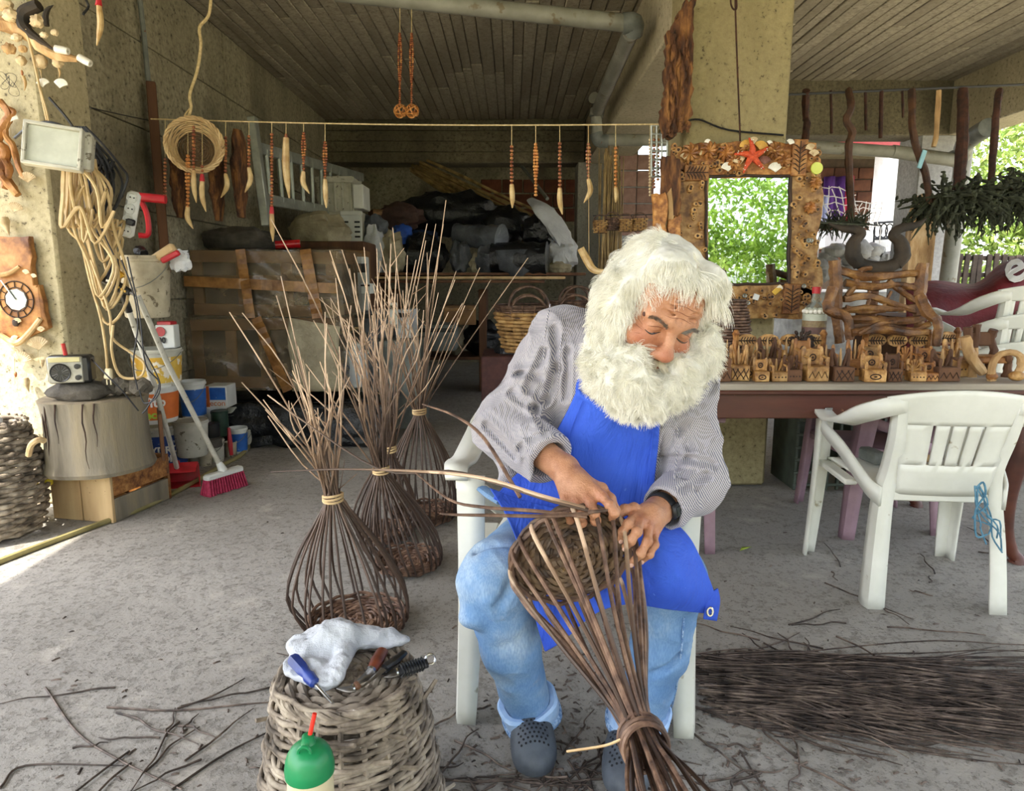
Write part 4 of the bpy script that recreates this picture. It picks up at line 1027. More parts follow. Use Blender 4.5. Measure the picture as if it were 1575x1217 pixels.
# ---- strings of shells under and beside it
def shell_string(u, v0, items, label, Y=YP - .015, cat='shell mobile'):
    t = thing('shell_string', label, cat, P(u, v0, Y), 'shell strings on the pillar'); v1 = max(i[1] for i in items)
    mb = MB(); mb.tube([P(u, v0, Y), P(u + 1, v1, Y)], .0012, 4); mb.build('string', m_string, t)
    for (uu, vv, r, k) in items:
        mb = MB(); p = P(uu, vv, Y - .012)
        if k == 's': scallop(mb, p, r, (random.uniform(-.3, .3), -1, 0), (random.uniform(-.4, .4), 0, 1)); m = m_shell
        elif k == 'w': scallop(mb, p, r, (0, -1, .2), (random.uniform(-.4, .4), 0, 1)); m = m_shell_w
        elif k == 'c': mb.lathe([(0.0, r * 1.9), (r * .5, r * .5), (r * .8, -r * .4), (r * .75, -r), (0, -r * 1.25)], p, rx(.0) @ ry(PI + random.uniform(-.3, .3)), 14, wob=lambda a, z: .08 * math.sin(z * 300)); m = m_shell
        elif k == 'b': mb.ell(p, (r, r * .8, r), None, 12, 8, .3, uu, 4); m = m_shell
        elif k == 'r': mb.ell(p, (r * .5, r * .5, r), None, 10, 6, .2, uu, 4); m = m_bead
        elif k == 'h': mb.tube(cat_rom([p + V(0, 0, r * 1.4), p + V(r * .3, 0, 0), p + V(-.1 * r, 0, -r * 1.5)], 4), [r * .35, r * .3, r * .06], 8); m = m_horn
        mb.build('shell' if k in 'swcb' else 'pendant', m, t)
    return t
shell_string(58, 515, [(58, 527, .038, 's'), (65, 558, .014, 'c')], 'round scallop shell above a spiral shell, hanging below the clock')
shell_string(22, 528, [(20, 541, .026, 's'), (35, 549, .034, 's'), (24, 576, .014, 'r'), (40, 590, .026, 'c')], 'cluster of two shells and a cone shell at the sunny pillar edge below the clock')
shell_string(33, 60, [(33, 93, .022, 'b'), (34, 112, .012, 'r'), (37, 128, .022, 'h')], 'short shell string with an amber bead under the upper pillar driftwood')
shell_string(63, 66, [(63, 95, .030, 'b'), (62, 112, .010, 'h'), (66, 127, .024, 'w')], 'long shell string with a pitted round stone beside the cream cord')
shell_string(89, 84, [(89, 95, .026, 'b'), (91, 112, .014, 'h'), (94, 128, .026, 'w')], 'shell string with a round disc and a crescent shell at the pillar corner')
shell_string(16, 168, [(18, 180, .026, 'w'), (42, 272, .028, 's')], 'pale shells wired over the twisted root on the pillar')
shell_string(8, 330, [(8, 345, .03, 'c'), (24, 318, .026, 's')], 'big faded shells on the pillar above the clock')
# ---- driftwood mobile with horn and stones, top left
t = thing('driftwood_mobile', 'driftwood and horn mobile with pitted stones, high on the pillar', 'mobile', P(60, 90, YP))
mb = MB(); horn(mb, [P(60, 8, YP - .06), P(38, 20, YP - .05), P(38, 42, YP - .05), P(60, 62, YP - .06), P(85, 78, YP - .07)], .030); mb.build('horn', m_horn_dk, t)
mb = MB(); horn(mb, [P(72, 40, YP - .06), P(70, 25, YP - .06), P(74, 14, YP - .06), P(82, 8, YP - .06)], .013); mb.build('horn_tip', m_horn_dk, t)
mb = MB(); mb.tube(cat_rom([P(-5, 36, YP - .02), P(20, 40, YP - .03), P(45, 55, YP - .04), P(80, 82, YP - .05), P(120, 92, YP - .05)], 4), [.03, .034, .03, .026, .012], 9, jit=.18); mb.build('driftwood', m_drift, t)
for (u, v, r, m) in ((17, 24, .038, m_shell), (58, 33, .034, m_shell), (5, 6, .04, m_shell), (84, 50, .018, m_shell), (68, 54, .018, m_shell), (25, 58, .022, m_shell), (14, 75, .03, m_drift), (35, 75, .02, m_drift)):
    mb = MB(); mb.ell(P(u, v, YP - .06), (r, r * .7, r * .75), None, 16, 10, .35, u, 3.5); mb.build('stone', m, t)
for (u, v, a) in ((95, 77, .2), (130, 93, .5)):
    mb = MB(); R = ry(PI / 2 + a); mb.lathe([(.006, -.028), (.016, -.028), (.017, .0), (.015, .03), (.006, .03), (.006, -.02)], P(u, v, YP - .07), R, 14); mb.build('bone_bead', m_shell_w, t)
# ---- twisted root
t = thing('twisted_root', 'orange twisted root ornament hanging on the pillar above the clock', 'ornament', P(18, 305, YP))
for pts, r in (([(0, 155), (14, 175), (6, 195), (-4, 215), (4, 240), (14, 262), (6, 290)], .02), ([(16, 178), (8, 205), (20, 225), (26, 250), (36, 275)], .014), ([(-4, 220), (8, 232), (2, 262), (16, 285), (28, 300)], .024), ([(10, 165), (22, 172), (12, 185)], .01)):
    mb = MB(); mb.tube(cat_rom([P(u, v, YP - .03) for u, v in pts], 4), [r * .8, r, r, r * .7], 8, jit=.15); mb.build('root', m_root, t)
mb = MB(); 
for k in range(5):
    p = P(14 + random.uniform(-10, 14), 128 + random.uniform(-10, 12), YP - .02)
    mb.tube([p + Vector((.022 * math.cos(a + k), .01 * math.sin(a * 2), .03 * math.sin(a))) for a in [2 * PI * i / 14 for i in range(14)]], .001, 4, closed=True)
tag(mb.build('wire_tangle', m_cord_black, None, origin=mb.origin_base()), 'tangle of thin black wire on the pillar above the twisted root', 'wire')
# ---- long cream cord down to the floodlight
mb = MB(); mb.tube(cat_rom([P(40, 45, YP - .07), P(52, 95, YP - .05), P(62, 140, YP - .04), P(72, 185, YP - .03)], 4), .006, 6); mb.tube(cat_rom([P(60, 130, YP - .04), P(70, 165, YP - .04), P(76, 190, YP - .03)], 4), .005, 6)
one('cream_cord', 'cream cord tied to the driftwood, running down to the floodlight', 'cord', mb, m_cord_beige)
# ---- floodlight
t = thing('floodlight', 'square grey-white floodlight hooked on the pillar corner', 'lamp', P(85, 255, 3.0))
c_ = P(83, 226, 2.98); R = rz(.30) @ rx(-.12) @ ry(.12)
mb = MB(); mb.box(c_ + V(.02, .05, .0), (.20, .07, .155), R, .01); mb.build('housing', m_old_plastic, t)
mb = MB()
for dx, dz, sx, sz in ((0, .082, .215, .014), (0, -.082, .215, .014), (-.101, 0, .014, .17), (.101, 0, .014, .17)): mb.box(c_ + R @ V(dx, 0, dz), (sx, .05, sz), R, .003)
mb.build('rim', m_old_plastic, t)
mb = MB(); mb.box(c_ + R @ V(0, -.004, 0), (.19, .006, .15), R, .001); mb.build('lens', mat('frosted lamp glass', '#b9bcae', '#cdd0c2', rough=.3, bump=.05), t)
mb = MB(); mb.tube(cat_rom([P(23, 212, 3.05), P(45, 195, 3.0), P(75, 188, 2.98), P(108, 198, 3.0)], 4), .006, 6); mb.build('bracket', m_cord_black, t)
# ---- coiled beige extension cable
t = MB()
for k in range(15):
    u0 = 92 + k * 2.6 + random.uniform(-4, 4); u1 = u0 + random.uniform(12, 55); bot = random.uniform(380, 500) if k > 3 else random.uniform(330, 380)
    Y = 3.02 + random.uniform(-.04, .08) + (k / 15) * .18
    pts = [P(u0 + 4, 245, Y), P(u0 + 2, 300, Y), P(u0 + 8 + random.uniform(-8, 8), 350, Y - .02), P(u0 + 28, bot - 55, Y), P((u0 + u1) / 2 + 26, bot, Y), P(u1 + 30, bot - 50, Y + .02), P(u1 + random.uniform(-5, 15), 350, Y + .02), P(u1 + random.uniform(-12, 4), 290, Y), P(u0 + 16, 245, Y)]
    t.tube(cat_rom(pts, 5), .0068, 6)
t.tube(cat_rom([P(150, 470, 3.1), P(157, 500, 3.1), P(163, 540, 3.1), P(165, 570, 3.1)], 5), .0065, 6)
t.tube(cat_rom([P(140, 400, 3.12), P(168, 480, 3.12), P(173, 520, 3.12), P(205, 545, 3.14), P(222, 560, 3.14), P(215, 580, 3.14), P(185, 578, 3.12), P(172, 540, 3.1), P(174, 500, 3.1)], 5), .0065, 6)
cb = one('extension_cable', 'long beige extension cable hanging in loops from the floodlight', 'cable', t, m_cord_beige)
mb = MB(); mb.box(P(167, 575, 3.1), (.036, .026, .05), ry(.1), .006, .8)
for s in (-1, 1): mb.tube([P(167, 584, 3.1) + V(s * .009, 0, 0), P(168, 592, 3.1) + V(s * .009, 0, 0)], .003, 6)
mb.build('plug', m_cream, cb)
# ---- black cable coil
t = MB()
for k in range(16):
    u0 = 112 + random.uniform(-4, 16); Y = 3.25 + random.uniform(-.05, .1); w = random.uniform(30, 72); bot = random.uniform(290, 370)
    pts = [P(u0 - 2, 195, Y), P(u0 + 14, 240, Y), P(u0 + 14, 290, Y), P(u0 + w * .55, bot, Y), P(u0 + w, bot - 55, Y), P(u0 + w * .85, 255, Y + .02), P(u0 + w * .45, 222, Y), P(u0 + 4, 195, Y)]
    t.tube(cat_rom(pts, 5), .006, 5)
t.tube(cat_rom([P(75, 150, 3.2), P(105, 185, 3.22), P(130, 225, 3.25)], 4), .006, 5)
for pts in ([(140, 305), (160, 360), (175, 392)], [(187, 400), (205, 450), (212, 500), (205, 560), (212, 600)], [(196, 395), (214, 480), (224, 560), (245, 590), (228, 625), (219, 636)], [(208, 520), (230, 555), (246, 590), (240, 612), (222, 620), (214, 600)]):
    t.tube(cat_rom([P(u, v, 3.12) for u, v in pts], 5), .0035, 5)
one('black_cable', 'coil of black cables hanging behind the beige cable', 'cable', t, m_cord_black)
# ---- power strip
t = thing('power_strip', 'white power strip with four round sockets hanging from the black cables', 'power strip', P(200, 365, 3.3))
R = ry(.27) @ rz(.2); c_ = P(201, 330, 3.28); mb = MB(); mb.box(c_, (.058, .04, .215), R, .014); mb.build('strip_body', m_white_plastic, t)
for k in range(4):
    p = c_ + R @ V(0, -.021, .078 - .052 * k); mb = MB(); mb.lathe([(.020, .003), (.023, .004), (.024, 0), (.019, -.004), (0, -.004)], p, rot_to(R @ V(0, -1, 0)), 18); so = mb.build('socket', m_white_plastic, t)
    mb = MB()
    for s in (-1, 1): mb.lathe([(0, .001), (.0035, .001), (.0035, -.004)], p + R @ V(s * .008, -.0, 0), rot_to(R @ V(0, -1, 0)), 8)
    mb.build('socket_holes', m_black_ink, so)
mb = MB(); mb.box(P(201, 342, 3.24), (.035, .03, .03), R, .006); mb.build('black_plug', m_black_plastic, t)
# ---- angle grinder hanging by its cable
t = thing('angle_grinder', 'black power tool with a yellow trigger hanging in front of the bucket', 'power tool', P(190, 455, 3.2))
mb = MB(); mb.tube(cat_rom([P(178, 398, 3.2), P(174, 418, 3.19), P(170, 432, 3.18)], 4), [.018, .024, .028], 10); mb.tube(cat_rom([P(163, 430, 3.18), P(185, 443, 3.17), P(200, 450, 3.17)], 4), [.026, .024, .016], 10); mb.build('tool_body', m_black_plastic, t)
mb = MB(); mb.prism([(-.014, -.022), (.022, -.004), (-.010, .024)], .02, Matrix.Translation(P(186, 423, 3.17)) @ rx(PI / 2).to_4x4()); mb.build('trigger', mat('yellow plastic', '#d09a14', '#e0b02a', rough=.4, bump=0), t)
mb = MB(); mb.box(P(169, 433, 3.145), (.035, .004, .010), ry(.3)); mb.build('rating_plate', m_white_lab, t)
mb = MB(); mb.tube([P(199, 449, 3.17), P(208, 455, 3.165)], [.010, .006], 8); mb.build('spindle', m_steel_dark, t)
mb = MB()
for k in range(3): mb.ell(P(182 + k * 5, 442 + k * 3, 3.146), (.006, .003, .006), None, 8, 6)
mb.build('gear_case_marks', mat('brass marks', '#b08a30', rough=.4, bump=0), t)
# ---- buckets
def bucket(u, vb, w, h, label, Y=None, m=None, band=None, text=None, tcol=None, taper=.86, lid=False, handle=True, catg_='bucket', name='bucket', group='paint buckets by the wall', th=.35, tsize=.26, full=None):
    c = PZ(u, vb) if Y is None else P(u, vb, Y); c = c.copy(); s = c.y / F; R_ = w / 2 * s; H = h * s; c.x *= 1 + R_ * .9 / c.y; c.y += R_ * .9
    if Y is None: c.z = 0
    t = thing(name, label, catg_, c, group); m = m or m_white_plastic
    r0 = R_ * taper; mb = MB()
    prof = [(0, .002), (r0 * .94, 0), (r0, .008), (R_ * .97, H * .90), (R_ * 1.03, H * .905), (R_ * 1.04, H * .95), (R_ * .99, H * .955), (R_, H), (R_ * .96, H)]
    if lid: prof += [(R_ * .96, H), (R_ * .93, H * .985), (0, H * .985)]
    else: prof += [(R_ * .93, H * .9), (r0 * .92, .02), (0, .015)]
    mb.lathe(prof, c, None, 26); mb.build('tub', m, t)
    if full: mb = MB(); mb.lathe([(0, H * .84), (R_ * .91, H * .82)], c, None, 20); mb.build('contents', full, t)
    if band:
        z0, z1 = H * .12, H * .80; mb = MB(); mb.lathe([(r0 + (R_ * .97 - r0) * z0 / (H * .9) + .0015, z0), (r0 + (R_ * .97 - r0) * z1 / (H * .9) + .0015, z1)], c, None, 26); mb.build('label_band', band, t)
    if text:
        for k, (tx, tz, ts, tm) in enumerate(text):
            v_, f_3 = text_mesh(tx, H * ts, 0, 0, .002); zz = H * tz; rr = r0 + (R_ - r0) * tz + .004; ca = math.atan2(-c.y, -c.x)
            mb = MB(); mb.add([c + Vector((rr * math.cos(ca + v.x / rr), rr * math.sin(ca + v.x / rr), zz + v.y)) for v in v_], f_3); mb.build('lettering', tm, t, smooth=False)
    if handle and not lid:
        mb = MB(); mb.tube([c + V(math.cos(a) * R_ * 1.04, -abs(math.sin(a)) * R_ * .35 - R_ * .75 * math.sin(a), H * .9 - math.sin(a) * H * .42) for a in [PI * i / 14 for i in range(15)]], .002, 5); mb.build('bail', m_iron, t)
    return t
bucket(228, 490, 78, 95, 'dirty cream bucket hung on the wall full of tools and rags', Y=3.36, m=m_dirty_bucket, group=None, taper=.82)
t = thing('hand_tools', 'wooden handled brush and red knife sticking out of the hung bucket', 'tools', P(252, 400, 3.5))
mb = MB(); mb.box(P(252, 390, 3.42), (.13, .035, .045), ry(-.55), .01); mb.build('wooden_handle', m_wood_pale, t)
mb = MB(); mb.box(P(262, 395, 3.40), (.10, .02, .028), ry(-.45), .006); mb.build('red_handle', m_red, t)
mb = MB(); mb.tube([P(222, 398, 3.5), P(215, 386, 3.48), P(222, 390, 3.45)], [.02, .03, .02], 9); mb.build('black_rag', m_black_film, t)
mb = MB(); crumple(mb, P(278, 402, 3.48), (.052, .03, .055), 4.2, .4); one('white_bag', 'white plastic bag hooked on the rim of the hung bucket', 'bag', mb, m_white_film)
bucket(252, 730, 86, 76, 'white paint bucket with navy waterproofing label at the floor beside the crate', m=m_old_plastic, band=m_navy_lab, text=[('HYDRO', .50, .20, m_white_lab), ('STOP', .30, .20, m_white_lab)], lid=True)
bucket(239, 655, 80, 62, 'orange-labelled paint tub reading Vito eco, behind the stump', Y=3.60, m=m_white_plastic, band=m_orange_lab, text=[('Vito', .58, .34, m_white_lab), ('eco', .26, .28, mat('lime ink', '#9cba3a', rough=.6, bump=0))], lid=True)
bucket(245, 598, 76, 60, 'white paint bucket with smeared yellow label, topmost of the stack', Y=3.62, m=m_old_plastic, band=m_yellow_lab, full=m_black_plastic)
bucket(300, 648, 40, 62, 'blue and white paint bucket with brown rim, under the plastic-wrapped crates', Y=4.3, m=m_white_plastic, band=m_blue_lab, full=m_fabric_grey)
bucket(297, 706, 54, 58, 'white lidded bucket below the blue bucket', Y=3.98, m=m_old_plastic, lid=True)
bucket(330, 655, 42, 30, 'white tub below the orange carton', Y=4.45, m=m_white_plastic, lid=True)
bucket(360, 652, 34, 27, 'plain white tub behind the dark green tin', Y=4.65, m=m_old_plastic)
bucket(368, 700, 30, 42, 'white and blue tub at the hose end of the row', m=m_white_plastic, band=m_blue_lab)
bucket(381, 690, 16, 30, 'small white tub half hidden at the hose bend', m=m_old_plastic)
bucket(334, 712, 26, 36, 'small spattered white pot on the floor', m=m_old_plastic, name='paint_pot')
bucket(302, 716, 18, 32, 'little dirty white pot beside the broom handle', m=m_old_plastic, name='paint_pot')
bucket(317, 718, 22, 30, 'squat beige paint pot in front of the row', m=m_dirty_bucket, name='paint_pot', handle=False)
bucket(340, 672, 26, 40, 'dark green paint tin standing on the cans', Y=4.3, m=m_dk_green, taper=1, lid=True, name='paint_tin', group='paint tins by the wall')
bucket(326, 678, 26, 26, 'flat black paint tin below the dark green tin', Y=4.15, m=m_black_plastic, taper=1, lid=True, name='paint_tin', group='paint tins by the wall')
bucket(328, 690, 28, 14, 'dark spattered tin between the floor pots', Y=4.1, m=m_fabric_grey, taper=1, lid=True, name='paint_tin', group='paint tins by the wall')
t = bucket(356, 704, 19, 24, 'glass jar with a red paintbrush in it', m=m_dirty_bucket, name='brush_jar', handle=False, group=None, catg_='jar')
mb = MB(); mb.tube([P(356, 700, 4.3), P(354, 682, 4.3), P(352, 658, 4.32)], [.012, .016, .010], 8); one('paintbrush', 'red handled paintbrush standing in the jar', 'paintbrush', mb, m_red)
# cartons
def carton(u0, v0, u1, v1, Y, dep, label, m, name='carton', catg_='box', rot=0.0, bev=.004, extra=None, grp=None):
    a, b_ = P(u0, v0, Y), P(u1, v1, Y); c = (a + b_) / 2 + V(0, dep / 2, 0); c.z = (a.z + b_.z) / 2
    t = thing(name, label, catg_, V(c.x, c.y, min(a.z, b_.z)), grp); mb = MB(); R = rz(rot); mb.box(c, (abs(b_.x - a.x), dep, abs(a.z - b_.z)), R, bev); mb.build('carton_body', m, t)
    return t, c, R, abs(b_.x - a.x), abs(a.z - b_.z)
t, c, R, w, h = carton(313, 594, 350, 628, 4.45, .16, 'white and orange paint carton standing on a white tub', m_white_plastic)
mb = MB(); mb.box(c + V(-w * .38, -.081, 0), (w * .22, .004, h * .98)); mb.build('orange_stripe', m_orange_lab, t)
mb = MB(); mb.box(c + V(w * .1, -.081, h * .15), (w * .7, .003, h * .55)); mb.build('picture', m_blue_lab, t)
v_, f_3 = text_mesh('econ', h * .36); mb = MB(); mb.add([c + V(w * .08 + v.x, -.084, -h * .28 + v.y) for v in v_], f_3); mb.build('lettering', m_orange_lab, t, smooth=False)
t, c, R, w, h = carton(237, 500, 267, 536, 3.75, .09, 'small white carton with red top on the paint stack', m_white_plastic, rot=.15)
mb = MB(); mb.lathe([(0, .003), (w * .28, .003), (w * .28, 0)], c + V(-w * .15, -.05, h * .22), rot_to((0, -1, 0)), 16); mb.build('red_disc', m_red, t)
v_, f_3 = text_mesh('00', h * .34, bold=.002); mb = MB(); mb.add([c + V(v.x - w * .1, -.052, -h * .16 + v.y) for v in v_], f_3); mb.build('lettering', m_black_ink, t, smooth=False)
mb = MB(); mb.box(c + V(0, 0, h / 2 + .008), (w * .8, .07, .02), bev=.003); mb.build('red_cap', m_red, t)
# ---- brown plank and red tool on the wall
mb = MB(); a, b_ = PXX(232, 128, -2.22), PXX(256, 420, -2.20); d = (b_ - a).normalized(); mb.box((a + b_) / 2, (.055, .10, (b_ - a).length), rot_to(-d), .006); t = one('old_plank', 'tall reddish-brown plank leaning against the wall behind the cables', 'plank', mb, m_wood_brown)
mb = MB(); mb.tube([P(206, 302, 3.6), P(255, 307, 3.62)], .022, 10); mb.tube(cat_rom([P(215, 305, 3.62), P(226, 330, 3.64), P(228, 360, 3.64), P(213, 362, 3.62)], 4), .014, 8)
one('hacksaw', 'red handled saw hanging behind the power strip', 'saw', mb, m_red)
mb = MB(); mb.tube([PXX(213, -20, -2.25), PXX(222, 60, -2.25), PXX(228, 126, -2.25)], .016, 8); one('conduit', 'dark conduit running down the wall to the plank', 'pipe', mb, m_iron)
mb = MB(); mb.tube(cat_rom([PXX(140, 166, -2.0), PXX(180, 175, -2.2), PXX(232, 186, -2.25)], 4), .003, 5); mb.tube(cat_rom([PXX(130, -5, -2.0), PXX(136, 10, -2.0), PXX(128, 22, -2.0)], 4), .006, 5); one('thin_wire', 'thin dark wire stapled along the left wall', 'wire', mb, m_cord_black)
# ---- stump on crates
def crate(c, w, d, h, rot, label, front=2):
    t = thing('wooden_crate', label, 'crate', c); c = Vector(c); R = rz(rot); th = .018
    for k in range(front):
        mb = MB(); ww = w / front; mb.box(c + R @ V(-w / 2 + ww * (k + .5), -d / 2, h / 2), (ww - .004, th, h), R, .003); mb.build('plank', m_wood_pale, t)
    for s in (-1, 1):
        for k in range(2):
            mb = MB(); hh = h * .46; mb.box(c + R @ V(s * (w / 2 - th / 2), .0, hh * .52 + k * h * .52), (th, d - th, hh), R, .003); mb.build('plank', m_wood_orange if k else m_stump, t)
    mb = MB(); mb.box(c + R @ V(0, d / 2, h / 2), (w, th, h), R, .003); mb.build('plank', m_wood_orange, t)
    mb = MB(); mb.box(c + R @ V(0, 0, th / 2), (w - .04, d - .04, th), R); mb.build('bottom_board', m_wood_pale, t)
    return t
cr_rot = .0
crate(V(-2.03, 3.35, 0), .35, .38, .245, -.22, 'pale wooden crate under the stump, open side showing orange inside')
mb = MB(); mb.box(V(-1.80, 3.42, .37), (.018, .20, .24), rz(.5), .003); one('end_board', 'brown board standing between the stump and the paint buckets', 'board', mb, m_wood_brown)
sc_ = V(-2.0, 3.22, .247); t = thing('tree_stump', 'weathered grey tree stump table with cracks, on a wooden crate', 'stump', sc_)
mb = MB(); mb.lathe([(0, 0), (.222, 0), (.232, .02), (.220, .06), (.212, .16), (.209, .26), (.218, .33), (.223, .352)], sc_, None, 48, wob=lambda a, z: .035 * math.sin(2 * a + .6) + .018 * math.sin(5 * a) + .010 * math.sin(17 * a + z * 6) + .006 * math.sin(31 * a)); mb.build('trunk', m_stump, t)
mb = MB(); mb.lathe([(.223, .352), (.215, .358), (.12, .360), (0, .360)], sc_, None, 48, wob=lambda a, z: .035 * math.sin(2 * a + .6) + .018 * math.sin(5 * a) + .010 * math.sin(17 * a + z * 6)); mb.build('cut_top', m_stump_top, t)
for a, l in ((-1.25, .3), (-1.05, .2), (-2.2, .34), (-2.1, .3), (-1.8, .18)):
    mb = MB(); mb.tube([sc_ + V(math.cos(a + .02 * math.sin(z * 40)) * .221, math.sin(a + .02 * math.sin(z * 40)) * .221, z) for z in np.linspace(.352 - l, .352, 8)], [.001, .0025, .004, .004], 5); mb.build('crack', m_wood_burnt, t)
# ---- radio on a rag on the stump
zt = sc_.z + .361
t = thing('cloth_bundle', 'dark folded cloth under the radio on the stump', 'cloth', V(-2.02, 3.12, zt))
mb = MB(); crumple(mb, V(-2.0, 3.11, zt + .035), (.13, .09, .05), 8.1, .2, 2.2, 24, 12, flat=zt); mb.build('folded_cloth', m_fabric_grey, t)
mb = MB()
for k in range(2): mb.tube([V(-1.93 + .20 * s, 3.19 + .03 * math.sin(s * 9 + k * PI), zt + .045 + .016 * math.cos(s * 22 + k * PI)) for s in np.linspace(0, 1, 22)], .026, 7)
one('thick_rope', 'short thick braided grey rope lying on the stump', 'rope', mb, m_yarn)
rc = V(-1.995, 3.07, zt + .145); R = rz(.28); t = thing('radio', 'small worn silver-black portable radio with round speaker on the stump', 'radio', V(rc.x, rc.y, zt + .08))
mb = MB(); mb.box(rc, (.175, .085, .125), R, .012); mb.build('radio_case', m_black_plastic, t)
mb = MB(); mb.box(rc + R @ V(-.012, -.040, 0), (.140, .012, .118), R, .005); mb.build('front_panel', mat('worn silver plastic', '#86857c', '#aaa89c', rough=.4, metal=.3, bump=.1), t)
mb = MB(); mb.box(rc + R @ V(-.012, -.047, .046), (.124, .004, .022), R, .002); mb.build('dial_window', mat('radio dial', '#b5ad7e', '#c8c193', rough=.3, bump=0), t)
sp = rc + R @ V(-.032, -.049, -.012); mb = MB(); mb.lathe([(.036, .001), (.040, .004), (.042, 0)], sp, rot_to(R @ V(0, -1, 0)), 28); mb.lathe([(0, .001), (.036, .001)], sp, rot_to(R @ V(0, -1, 0)), 28); s_o = mb.build('speaker', m_black_plastic, t)
mb = MB()
for k in range(16):
    a = 2 * PI * k / 16; d = R @ V(math.cos(a), 0, math.sin(a)); mb.tube([sp + d * .010 + R @ V(0, -.002, 0), sp + d * .035 + R @ V(0, -.002, 0)], .0014, 4)
mb.build('speaker_grille', mat('grille silver', '#6d6d68', rough=.4, metal=.5, bump=0), s_o)
for z in (.015, -.035): mb = MB(); mb.lathe([(.011, 0), (.012, .008), (0, .009)], rc + R @ V(.038, -.048, z), rot_to(R @ V(0, -1, 0)), 14); mb.build('knob', m_black_plastic, t)
mb = MB(); mb.tube([rc + R @ V(-.015, -.01, .062), rc + R @ V(-.022, -.005, .115)], .009, 8); one('red_marker', 'red pen standing upright behind the radio', 'pen', mb, m_red_gloss)
mb = MB(); mb.tube(cat_rom([rc + R @ V(.08, 0, .045), P(165, 578, 3.0), P(187, 600, 3.0), P(213, 632, 3.05)], 5), .0035, 5); one('power_lead', 'thin black cord leaving the radio', 'cord', mb, m_cord_black)
# ---- tall willow basket on the left
bc_ = V(-2.40, 2.98, 0); t = thing('willow_basket', 'tall brown woven willow basket in the sun beside the stump', 'basket', bc_)
woven_rows('woven_row', m_willow_old, t, bc_, lambda s: (.185 + .055 * math.sin(PI * min(1, s * .9 + .12)), .02 + s * .50), 26, 30, .0105, jit=.006)
for k in range(26):
    a = 2 * PI * k / 26; mb = MB(); mb.tube([bc_ + V((.185 + .055 * math.sin(PI * min(1, s * .9 + .12))) * math.cos(a), (.185 + .055 * math.sin(PI * min(1, s * .9 + .12))) * math.sin(a), .02 + s * .50) for s in np.linspace(0, 1.02, 7)], .007, 5); mb.build('stake', m_willow_old, t)
mb = MB(); mb.lathe([(0, .01), (.18, .012)], bc_, None, 20); mb.build('basket_base', m_willow_old, t)
mb = MB(); mb.tube(cat_rom([P(44, 700, 2.66), P(48, 685, 2.63), P(58, 677, 2.63), P(68, 678, 2.66)], 4), .012, 7); mb.build('handle', m_wicker_pale, t)
mb = MB(); crumple(mb, bc_ + V(.02, -.02, .52), (.09, .08, .05), 2.2, .4); one('plastic_sheet', 'crumpled clear plastic lying on the tall willow basket', 'plastic sheet', mb, m_white_film)
mb = MB(); crumple(mb, V(-2.2, 3.1, .22), (.035, .03, .03), 6.6, .4); one('yellow_bag', 'scrap of yellow plastic squeezed between basket and stump', 'plastic bag', mb, mat('yellow film', '#c8b420', '#e0d040', rough=.35, bump=.5))
# ---- broom
t = thing('broom', 'push broom with red bristles and white stick leaning on the buckets', 'broom', PZ(345, 760))
bh = PZ(346, 755) + V(0, 0, .10); mb = MB(); mb.tube([bh + V(-.02, 0, .05), P(258, 560, 3.42), P(212, 455, 3.30)], .0135, 10); mb.build('stick', mat('chipped white paint stick', '#b0ac9e', '#cfccc0', scale=14, rough=.5, bump=.1, spots='#6e6858', spot_scale=50, spot_at=.64), t)
R = rz(1.08); mb = MB(); mb.box(bh + V(0, 0, .0), (.24, .05, .035), R, .01); mb.tube([bh + V(0, 0, .01), bh + V(-.022, 0, .06)], [.026, .017], 10); mb.build('broom_head', m_white_plastic, t)
mb = MB()
for i in range(15):
    for j in range(-2, 3):
        p = bh + R @ V(-.11 + i * .0157, j * .009, -.012); q = bh + R @ V(-.122 + i * .0175, j * .017, -.098 + random.uniform(-.006, .006)); q.z = max(q.z, .002); mb.tube([p, q], [.006, .0075], 5, jit=.2)
o = mb.build('bristles', mat('crimson bristles', '#8e1c3a', '#b8345a', scale=60, rough=.7, bump=.3), t); o['kind'] = 'stuff'
# ---- dustpan with long handle
t = thing('dustpan', 'red dustpan with a long white stick standing by the crate', 'dustpan', PZ(272, 755))
dc = PZ(272, 752); R = rz(.30); mb = MB()
o_ = [(-.12, 0, 0), (.12, 0, 0), (.10, .13, 0), (-.10, .13, 0), (-.10, .14, .10), (.10, .14, .10), (-.12, .0, .03), (.12, 0, .03)]
mb.add([dc + R @ V(*q) + V(0, 0, .004) for q in o_], [(0, 1, 2, 3), (3, 2, 5, 4), (0, 3, 4, 6), (1, 7, 5, 2)]); o = mb.build('pan', m_red, t, smooth=False); solidify(o, .006)
mb = MB(); mb.box(dc + R @ V(0, .075, .100), (.2, .13, .006), R @ rx(.2), .002); mb.lathe([(.016, -.02), (.016, .03), (.011, .03), (.011, -.02)], dc + R @ V(.0, .06, .115), None, 14); mb.build('pan_hood', m_red, t)
mb = MB(); mb.tube([dc + R @ V(0, .06, .10), P(240, 600, 3.36), P(199, 480, 3.25)], .013, 10); mb.build('stick', _M['chipped white paint stick'], t)
mb = MB(); mb.tube([P(199, 480, 3.25), P(189, 452, 3.22)], .016, 10); mb.build('black_grip', m_black_plastic, t)
